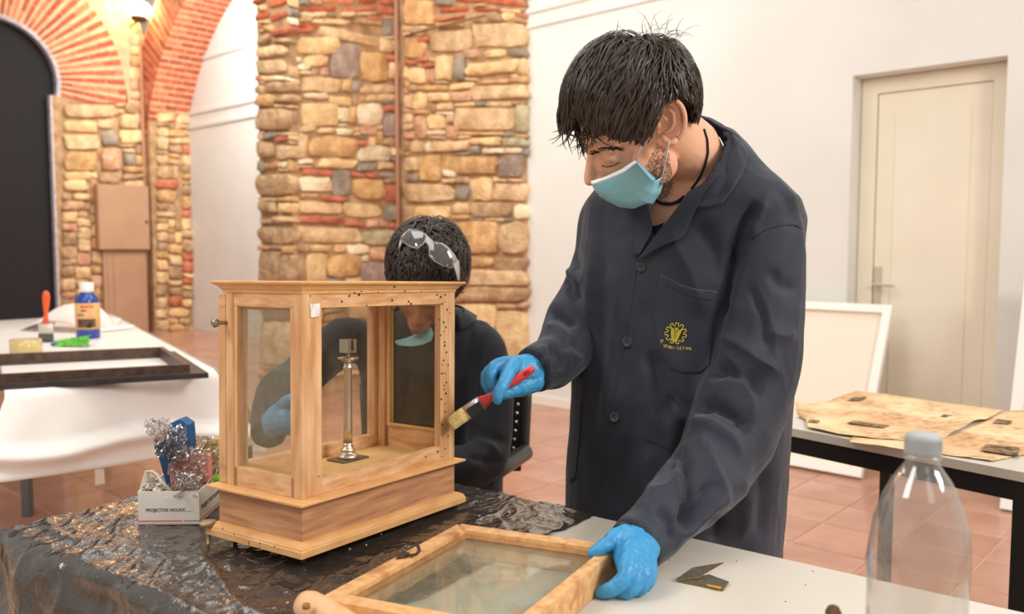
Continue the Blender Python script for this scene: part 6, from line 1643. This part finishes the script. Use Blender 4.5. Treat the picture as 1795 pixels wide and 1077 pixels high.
# gloves
def A3(x, y, z): return atz(x, y, z)
gl = glove('glove', [
 ('e', (at(1112, 962, 1.115), (.034, .03, .026))), ('f', [(at(1122, 950, 1.15), .030), (at(1112, 962, 1.12), .031), (at(1112, 985, 1.09), .026), (at(1114, 1000, 1.075), .022)]),
 ('f', [(at(1096, 942, 1.125), .017), (at(1080, 944, 1.115), .013), (at(1066, 954, 1.105), .0098), (at(1052, 963, 1.10), .0092), (at(1040, 970, 1.10), .0075)]),   # thumb
 ('f', [(at(1108, 962, 1.09), .014), (at(1100, 992, 1.06), .0115), (at(1095, 1014, 1.047), .0105), (at(1078, 1030, 1.045), .0095), (at(1060, 1038, 1.05), .0088), (at(1052, 1041, 1.053), .0072)]),   # index
 ('f', [(at(1118, 972, 1.085), .013), (at(1116, 1002, 1.058), .0112), (at(1112, 1026, 1.048), .0102), (at(1100, 1038, 1.05), .009), (at(1086, 1044, 1.058), .0075)]),
 ('f', [(at(1128, 978, 1.085), .012), (at(1129, 1004, 1.062), .0106), (at(1126, 1024, 1.055), .0096), (at(1117, 1036, 1.06), .0086), (at(1106, 1042, 1.07), .007)]),
 ('f', [(at(1136, 978, 1.09), .011), (at(1139, 1000, 1.07), .0094), (at(1138, 1016, 1.065), .0086), (at(1131, 1027, 1.07), .0076), (at(1122, 1033, 1.08), .0062)])],
 man, 'blue nitrile glove on the left hand')
MB().tube([at(1128, 946, 1.155), at(1104, 964, 1.135)], [.040, .0375], 20, False).build('coat_cuff', coat_m, coat, True)
Yh = 1.41
gr = glove('glove', [
 ('f', [(at(945, 648, 1.46), .026), (at(925, 650, 1.445), .029), (at(905, 652, 1.435), .027), (at(890, 652, 1.43), .021)]),
 ('f', [(at(935, 668, 1.44), .020), (at(915, 678, 1.425), .0165), (at(900, 684, 1.415), .0125), (at(884, 690, 1.405), .0098), (at(876, 692, 1.40), .0078)]),   # thumb under the handle
 ('f', [(at(902, 640, 1.42), .014), (at(892, 655, 1.395), .0105), (at(882, 674, 1.378), .0098), (at(874, 690, 1.372), .009), (at(872, 701, 1.375), .0078)]),   # index over the handle
 ('f', [(at(896, 638, 1.435), .014), (at(872, 640, 1.425), .0108), (at(862, 652, 1.412), .0100), (at(862, 670, 1.408), .0090), (at(868, 684, 1.41), .0078)]),
 ('f', [(at(894, 644, 1.445), .013), (at(864, 648, 1.44), .0102), (at(853, 658, 1.43), .0095), (at(853, 675, 1.425), .0086), (at(861, 688, 1.425), .0074)]),
 ('f', [(at(896, 650, 1.455), .012), (at(868, 655, 1.455), .0095), (at(856, 664, 1.447), .0085), (at(857, 680, 1.44), .0078), (at(866, 692, 1.44), .0066)])],
 man, 'blue nitrile glove on the right hand')
MB().tube([at(952, 642, 1.48), at(931, 651, 1.455)], [.040, .037], 20, False).build('coat_cuff', coat_m, coat, True)
# trousers and shoes (out of sight behind the table)
for s in (1, -1):
    b_ = at(1175+s*70, 1050, 1.57-s*.04)
    MB().tube([(b_.x, b_.y, .62), (b_.x, b_.y, .4), (b_.x, b_.y+.01, .06)], [.10, .08, .07], 18).build('trouser_leg', trouser_m, man, True)
    m = MB(); m.ell((b_.x-.03, b_.y-.05, .04), (.05, .13, .04), Matrix.Rotation(-.5, 3, 'Z'), 16, 10); m.build('shoe', shoe_m, man, True)
# ------------------------------------------------------------------ the brush in his right hand
def bq(t, s, Y):
    ax_, ay_ = .832, -.555; return at(794 + ax_*t - ay_*s, 740 + ay_*t + ax_*s, Y)
brs = thing('flat_brush', 'flat varnish brush with a red handle held in the blue gloved hand', 'brush', bq(60, 0, 1.392))
def loftpx(name, rows, ma, par, n=20, ex=2.6, smooth=True):   # rows (t, halfwidth px, half thickness m, Y)
    R__ = []
    for t, w, th, Y, so in rows:
        c = bq(t, so, Y); e = (bq(t, so+1, Y)-c).normalized(); d = (CAM-c).normalized(); r_ = []
        wm = w*Y/F
        for k in range(n):
            a = 2*math.pi*k/n; c_, s_ = math.cos(a), math.sin(a)
            r_.append(c + e*wm*math.copysign(abs(c_)**(2/ex), c_) + d*th*math.copysign(abs(s_)**(2/ex), s_))
        R__.append(r_)
    m = MB(); m.ringloft(R__); return m.build(name, ma, par, smooth)
yb_ = mat('blond_bristle', (222, 196, 134), (196, 168, 104), rough=.85, scale=140, stretch=(1,1,1), bump=.6, bscale=200, bdist=.003)
loftpx('bristles', [(-8, 10.5, .004, 1.388, 3), (-3, 12.5, .0055, 1.389, 1.5), (14, 13.4, .0065, 1.39, 0), (32, 13, .0068, 1.391, 0)], yb_, brs, 24, 4)
loftpx('ferrule', [(28, 13.4, .0074, 1.391, 0), (60, 13.2, .0078, 1.392, 0)], mat('bright_ferrule', (206, 200, 190), rough=.25, metal=.9), brs, 24, 6)
fc = [bq(30, -5, 1.391-.0082), bq(58, -5, 1.392-.0086), bq(58, 13, 1.392-.0086), bq(30, 13, 1.391-.0082)]
m = MB(); m.hexa(fc, [v + (CAM-v).normalized()*.0006 for v in fc]); fl2 = m.build('ferrule_print', mat('print_black_gloss', (40, 38, 38), rough=.4), brs)
red = mat('red_plastic', (224, 58, 56), (206, 44, 44), rough=.28, scale=20, coat=.3)
loftpx('handle', [(57, 12.6, .0075, 1.392, 0), (62, 12.4, .0078, 1.392, 0), (70, 9.6, .0072, 1.392, 0), (82, 6.4, .0064, 1.392, 0), (98, 5.6, .0062, 1.393, 0), (115, 6.2, .0062, 1.395, 0), (135, 7.6, .006, 1.397, 0), (150, 8.4, .006, 1.398, 0), (162, 7.6, .0055, 1.399, 0), (169, 5, .004, 1.40, 0), (172, 1.5, .002, 1.40, 0)], red, brs, 22, 2.4)
hl2 = bq(155, 0, 1.3915); m = MB(); m.ell(hl2, (.0065, .0008, .0036), Matrix.Rotation(R_(-34), 3, 'Y'), 14, 6); m.build('hanging_hole', mat('hole_dark_red', (150, 36, 38), rough=.6), brs, True)
# ------------------------------------------------------------------ the seated man
LEFT2 = Vector((.985, .10, 0)).normalized()
sc2 = at(745, 960, 2.08)
man2 = thing('person', 'seated man in dark coat behind the case, head bowed, goggles on his hair', 'person', (sc2.x, sc2.y, 0))
HM2 = Matrix.Translation((-.1977, 1.9511, 1.1228)) @ Matrix(((-.0859, .9888, .1217), (-.797, .0051, -.6039), (-.5978, -.1489, .7877))).to_4x4()
TR2 = [(1010, 610, 880, 2.08, .13), (900, 640, 884, 2.08, .13), (800, 642, 884, 2.07, .12), (720, 640, 880, 2.06, .115), (650, 630, 876, 2.05, .11), (610, 618, 872, 2.05, .105), (585, 628, 860, 2.05, .10), (566, 650, 842, 2.05, .085), (552, 682, 822, 2.06, .07), (540, 705, 806, 2.06, .06)]
mb = MB(); neck2 = [at(752, 530, 2.03), at(755, 560, 2.06), at(755, 600, 2.06)]
head_mesh(mb, HM2, (neck2, [.055, .06, .08]))
torso(mb, [(r[0], r[1]+14, r[2]-14, r[3], r[4]-.014) for r in TR2[:9]], LEFT2, None)
for s in (1, -1):
    h_ = at(745 + s*62, 985, 2.05); mb.tube([h_ + UP*.02, Vector((h_.x + s*.03, h_.y-.42, .47)), Vector((h_.x + s*.03, h_.y-.44, .42)), Vector((h_.x+s*.03, h_.y-.40, .08))], [.085, .065, .06, .045], 14)
V, N, Fc = fuse(mb, .005, 3, .5)
ears = MB(); ear_mesh(ears, HM2, 1, c=(-.012, .070, .006), tilt=.25); ear_mesh(ears, HM2, -1, c=(-.012, .070, .006), tilt=.25)
k = len(V); V = np.vstack([V, np.array([tuple(v) for v in ears.v])]); Fc = Fc + [tuple(i+k for i in f) for f in ears.f]
body2 = obj('body', V, Fc, skin2, man2, True)
def inside2(p):
    x, y, z = p
    if x > .04: return z > .060 - (abs(y) > .045)*.02
    if x > -.012: return z > (.022 if abs(y) > .05 else .05)
    if x > -.035: return z > .022
    return z > -.05
hair2 = hair('hair', HM2, man2, inside2, 23, 2600, (.035, .06), lift=.016, width=.0028, wave=.012, c0=(-.008, 0, .046), rad=(.100, .080, .088), crown=(-.05, .0))
bv2 = bvh_of(hair2, body2)
lens_m = glass_mat('goggle_lens', tint=(236, 236, 236), dirt=.03, dcol=(210, 205, 200), scale=40, refl=.10); rim_m = film_mat('goggle_rim', (226, 214, 206), .55, .12)
gog = thing('goggles', 'clear wraparound safety goggles pushed up on the hair of the seated man', 'goggles', hit(bv2, 750, 425))
hh = [(x, y, hit(bv2, x, y)) for x, y in ((728,415),(751,428),(776,445),(760,435),(738,430),(790,458),(712,418))]
print('goggle hits', [(a, b, round(c.y, 3)) for a, b, c in hh if c])
hk = bvh_of(*[o for o in bpy.data.objects if o.parent == hair2], hair2)
GS = .0011
GY = min(hit(hk, x, y).y + (y-425)*GS - .035*((x-752)/52)**2 for x in range(706, 800, 6) for y in range(int(404+max(0,(x-728)*.55)), int(424+max(0,(x-728)*.7)), 4) if hit(hk, x, y)) - .006
print('GY', GY)
def gp(x, y):   # a smooth wrap surface in front of the hair
    u = (x-752)/52.0; return at(x, y, GY + .035*u*u - (y-425)*GS)
def lens(top, bot):
    T, B_ = resample([Vector((x, y, 0)) for x, y in top], 16), resample([Vector((x, y, 0)) for x, y in bot], 16); rows = []
    for j in range(9):
        rows.append([gp(*(T[i].lerp(B_[i], j/8)).xy) + (CAM-gp(T[i].x, T[i].y)).normalized()*(.006*math.sin(math.pi*j/8)*math.sin(math.pi*i/16)) for i in range(17)])
    m = MB(); m.ringloft(rows, closed=False, cap=False); o = m.build('lens', lens_m, gog, True); s = o.modifiers.new('t', 'SOLIDIFY'); s.thickness = .0015
    ring = [gp(x, y) for x, y in list(top)+list(bot)[::-1][1:]]; MB().tube(ring, .0011, 6).build('rim', rim_m, gog, True)
lens([(702,419),(709,409),(717,402),(728,403),(740,407),(748,415)], [(702,419),(709,426),(720,433),(732,435.5),(743,427),(748,415)])
lens([(752,430),(762,425),(775,427),(786,435),(796,447),(803,460)], [(752,430),(753,449),(762,458),(776,466),(791,470),(803,460)])
m = MB(); m.ringloft([[gp(744,409), gp(752,417), gp(760,424)], [gp(746,416), gp(751,423), gp(756,431)], [gp(744,424), gp(749,428), gp(753,436)]], closed=False, cap=False); o = m.build('bridge', rim_m, gog, True); o.modifiers.new('t', 'SOLIDIFY').thickness = .002
m = MB(); q = [gp(793,462), gp(803,457), gp(805,470), gp(805,492), gp(802,493), gp(799,478)]; m.add(q, [(0,1,2,5),(2,3,4,5)]); o = m.build('temple_arm', rim_m, gog, True); o.modifiers.new('t', 'SOLIDIFY').thickness = .0025
m = MB(); q = [gp(702,419), gp(699,428), gp(699,436), gp(704,424)]; m.add(q, [(0,1,2,3)]); o = m.build('temple_arm', rim_m, gog, True); o.modifiers.new('t', 'SOLIDIFY').thickness = .0025
# coat
mb = MB(); torso(mb, TR2, LEFT2, None)
limb(mb, [(632,590,30,2.04), (604,598,42,2.0), (560,630,40,1.93), (522,666,40,1.86), (494,690,43,1.79), (482,712,38,1.72), (472,742,34,1.66)])
limb_flat(mb, [(476,730,36,1.68), (470,764,30,1.61)])
limb(mb, [(838,588,28,2.05), (850,615,38,2.03), (860,680,40,2.0), (858,750,41,1.96), (848,806,42,1.90), (800,822,40,1.82), (720,815,36,1.75), (665,800,30,1.68)])
V, N, Fc = fuse(mb, .006, 4, .5)
V = strokes(V, N, [([(830,560),(822,620),(816,700)], 8, -.008), ([(850,600),(838,660),(830,730)], 7, .006), ([(870,640),(850,690),(836,760)], 7, -.006), ([(812,745),(850,760),(895,780)], 8, -.008), ([(806,780),(840,775),(880,800)], 7, .008), ([(820,800),(860,812),(890,806)], 7, -.007), ([(826,830),(850,800),(870,770)], 6, .005),
   ([(560,590),(530,630),(500,660)], 8, .006), ([(590,620),(560,650),(530,690)], 8, -.006), ([(470,680),(490,700),(520,705)], 7, -.006), ([(460,700),(480,725),(500,725)], 6, .005), ([(640,600),(630,680),(625,740)], 9, -.006), ([(700,620),(696,700),(690,760)], 10, .005)])
N = normals(V, Fc); sg = 1 if ((V[:, 0]-V[:, 0].mean())*N[:, 0]).sum() > 0 else -1
V = wrinkle(V, N*sg, .0028, 10, 6, (1, 1, .6))
coat2_m = mat('black_navy_twill', (36, 37, 44), (28, 28, 34), rough=.75, scale=7, sheen=.1, bump=.12, bscale=500, bdist=.002, spec=.3)
coat2 = obj('coat', V, Fc, coat2_m, man2, True); lab(coat2, 'black-navy work coat'); bvc2 = bvh_of(coat2)
# collar band
cr_ = [at(x, y, Y) for x, y, Y in ((800,552,1.98), (815,548,2.02), (810,538,2.08), (780,530,2.11), (740,528,2.12), (706,532,2.09), (688,545,2.03), (690,556,1.98))]
co_ = [at(x, y, Y) for x, y, Y in ((806,580,1.96), (834,566,2.0), (836,554,2.08), (790,545,2.13), (740,542,2.14), (690,546,2.10), (664,560,2.02), (680,584,1.96))]
sheetbetween('collar', [cr_, co_], coat2_m, coat2, .003)
# mask pulled under the chin
mk2 = patch('face_mask', bvh_of(body2, coat2), [(692,598),(715,592),(738,582),(756,574)], [(756,574),(760,586),(756,598)], [(700,606),(722,608),(742,605),(756,598)], [(692,598),(694,603),(700,606)], .006, .0015, mask_m, man2, 16, 10)
lab(mk2, 'pale blue mask pulled down under the chin')
glove('glove', [('f', [(at(472,750,1.64), .024), (at(492,735,1.60), .030), (at(506,735,1.57), .028)]),
 ('f', [(at(500,715,1.59), .014), (at(520,708,1.56), .011), (at(534,716,1.545), .010), (at(538,728,1.54), .008)]), ('f', [(at(506,728,1.575), .013), (at(528,726,1.55), .010), (at(540,736,1.54), .009), (at(540,746,1.54), .0075)]),
 ('f', [(at(506,740,1.57), .012), (at(526,742,1.55), .010), (at(536,752,1.54), .0088), (at(533,760,1.545), .007)]), ('f', [(at(502,752,1.575), .011), (at(518,758,1.56), .009), (at(526,764,1.55), .0075)]),
 ('f', [(at(490,722,1.58), .014), (at(500,706,1.56), .011), (at(512,700,1.545), .0095), (at(524,702,1.54), .008)])], man2, 'blue nitrile glove on the right hand', .0022)
glove('glove', [('f', [(at(668,802,1.69), .022), (at(650,806,1.66), .024)]), ('f', [(at(646,800,1.65), .011), (at(632,802,1.64), .009), (at(626,810,1.64), .0075)]), ('f', [(at(646,808,1.645), .011), (at(630,812,1.64), .009), (at(624,818,1.645), .0075)]),
 ('f', [(at(648,814,1.65), .0105), (at(634,820,1.645), .0085), (at(628,824,1.65), .007)]), ('f', [(at(652,818,1.66), .0095), (at(640,826,1.66), .0075)]), ('f', [(at(656,798,1.66), .012), (at(644,794,1.64), .0095), (at(634,796,1.63), .008)])], man2, 'blue nitrile glove on the left hand', .0024)
for s in (1, -1):
    h_ = at(745 + s*62, 985, 2.05)
    MB().tube([h_ + UP*.02, Vector((h_.x + s*.03, h_.y-.30, .49)), Vector((h_.x + s*.03, h_.y-.44, .46)), Vector((h_.x+s*.03, h_.y-.44, .40)), Vector((h_.x+s*.03, h_.y-.40, .07))], [.10, .085, .075, .07, .06], 14).build('trouser_leg', trouser_m, man2, True)
    m = MB(); m.ell((h_.x+s*.03, h_.y-.46, .04), (.05, .13, .04), None, 16, 10); m.build('shoe', shoe_m, man2, True)
# tool in his left hand
tl = thing('engraving_tool', 'small black hand tool with a white tip seen through the open case', 'tool', at(600, 800, 1.60))
MB().tube([at(652,772,1.63), at(630,780,1.625), at(600,784,1.60), at(585,788,1.59)], [.010,.011,.010,.007], 12).build('grip', MATS['black_metal'], tl, True)
MB().tube([at(586,788,1.59), at(576,790,1.585)], [.006,.004], 12).build('tip', MATS['white_cap'], tl, True)
# ------------------------------------------------------------------ chair
lea = mat('black_leather', (32, 29, 28), (24, 22, 21), rough=.4, scale=20, bump=.2, bscale=120, bdist=.002); frame_g = mat('grey_black_tube', (62, 60, 56), rough=.35, metal=.3)
ch = thing('armchair', 'black leather office chair with a row of bright studs behind the seated man', 'chair', (sc2.x + .05, 2.12, 0))
YB = 2.24
m = MB(); hw_ = .212; xc = at(921, 700, YB).x - hw_
def backp(x0, x1, z0, z1, y0, y1): 
    m = MB(); rows = []
    for t in range(9):
        z = z0+(z1-z0)*t/8; yo = .03*(1-t/8)*0 + .05*(t/8)
        rows.append([Vector((x0, y0+yo, z)), Vector((x1-(0.012*(1-t/8) if x1 > xc else 0), y0+yo, z)), Vector((x1-(0.012*(1-t/8) if x1 > xc else 0), y1+yo, z)), Vector((x0, y1+yo, z))])
    m.ringloft(rows); return m
backp(xc-hw_, xc+hw_, .60, .875, YB-.02, YB+.035).build('backrest', lea, ch)
rr_ = [at(925, 672, YB-.01), at(924, 700, YB-.015), at(921, 760, YB-.02), at(919, 795, YB-.03)]
MB().tube(rr_, [.012, .013, .013, .013], 10).build('back_tube', frame_g, ch, True)
MB().tube([Vector((2*xc-v.x, v.y, v.z)) for v in rr_], [.012, .013, .013, .013], 10).build('back_tube', frame_g, ch, True)
MB().tube([at(921,793,YB-.04), at(880,820,YB-.16), at(852,838,YB-.24)], [.022,.022,.022], 16).build('arm_rail', frame_g, ch, True)
MB().tube([Vector((2*xc-v.x, v.y, v.z)) for v in (at(921,793,YB-.04), at(880,820,YB-.16), at(852,838,YB-.24))], [.022,.022,.022], 16).build('arm_rail', frame_g, ch, True)
stud = mat('bright_stud', (236, 224, 204), rough=.2, metal=.8)
for i in range(8):
    x, y = 909.5 - i*1.55, 694 + i*15.3; P = at(x, y, YB-.024); m = MB(); m.ell(P, (.0042, .003, .0042), None, 10, 7); m.build('stud', stud, ch, True)
m = MB(); m.box(xc-hw_+.01, YB-.50, .40, xc+hw_-.01, YB-.03, .475, None, .03); m.build('seat', lea, ch)
for sx in (-1, 1):
    for sy in (0, 1):
        x_ = xc + sx*(hw_-.03); y_ = YB - .06 - .40*sy; MB().tube([Vector((x_, y_, .41)), Vector((x_+sx*.02, y_+(.02 if not sy else -.02), 0.0))], [.014, .012], 10).build('leg', frame_g, ch, True)
# rest hands and sleeves on the table top instead of in it
for o in [o for o in bpy.data.objects if o.type == 'MESH' and o.parent in (man, man2) and o.name.split('.')[0] in ('glove', 'coat', 'coat_cuff')]:
    w = wloc(o)
    for v in o.data.vertices:
        p = v.co + w; u_, v_ = tuv(p)
        if 0 < u_ < TL and -.002 < v_ < TW and .70 < p.z < .757:
            lim = .7508 if u_ > .71 else .755
            if p.z < lim: v.co.z += lim - p.z
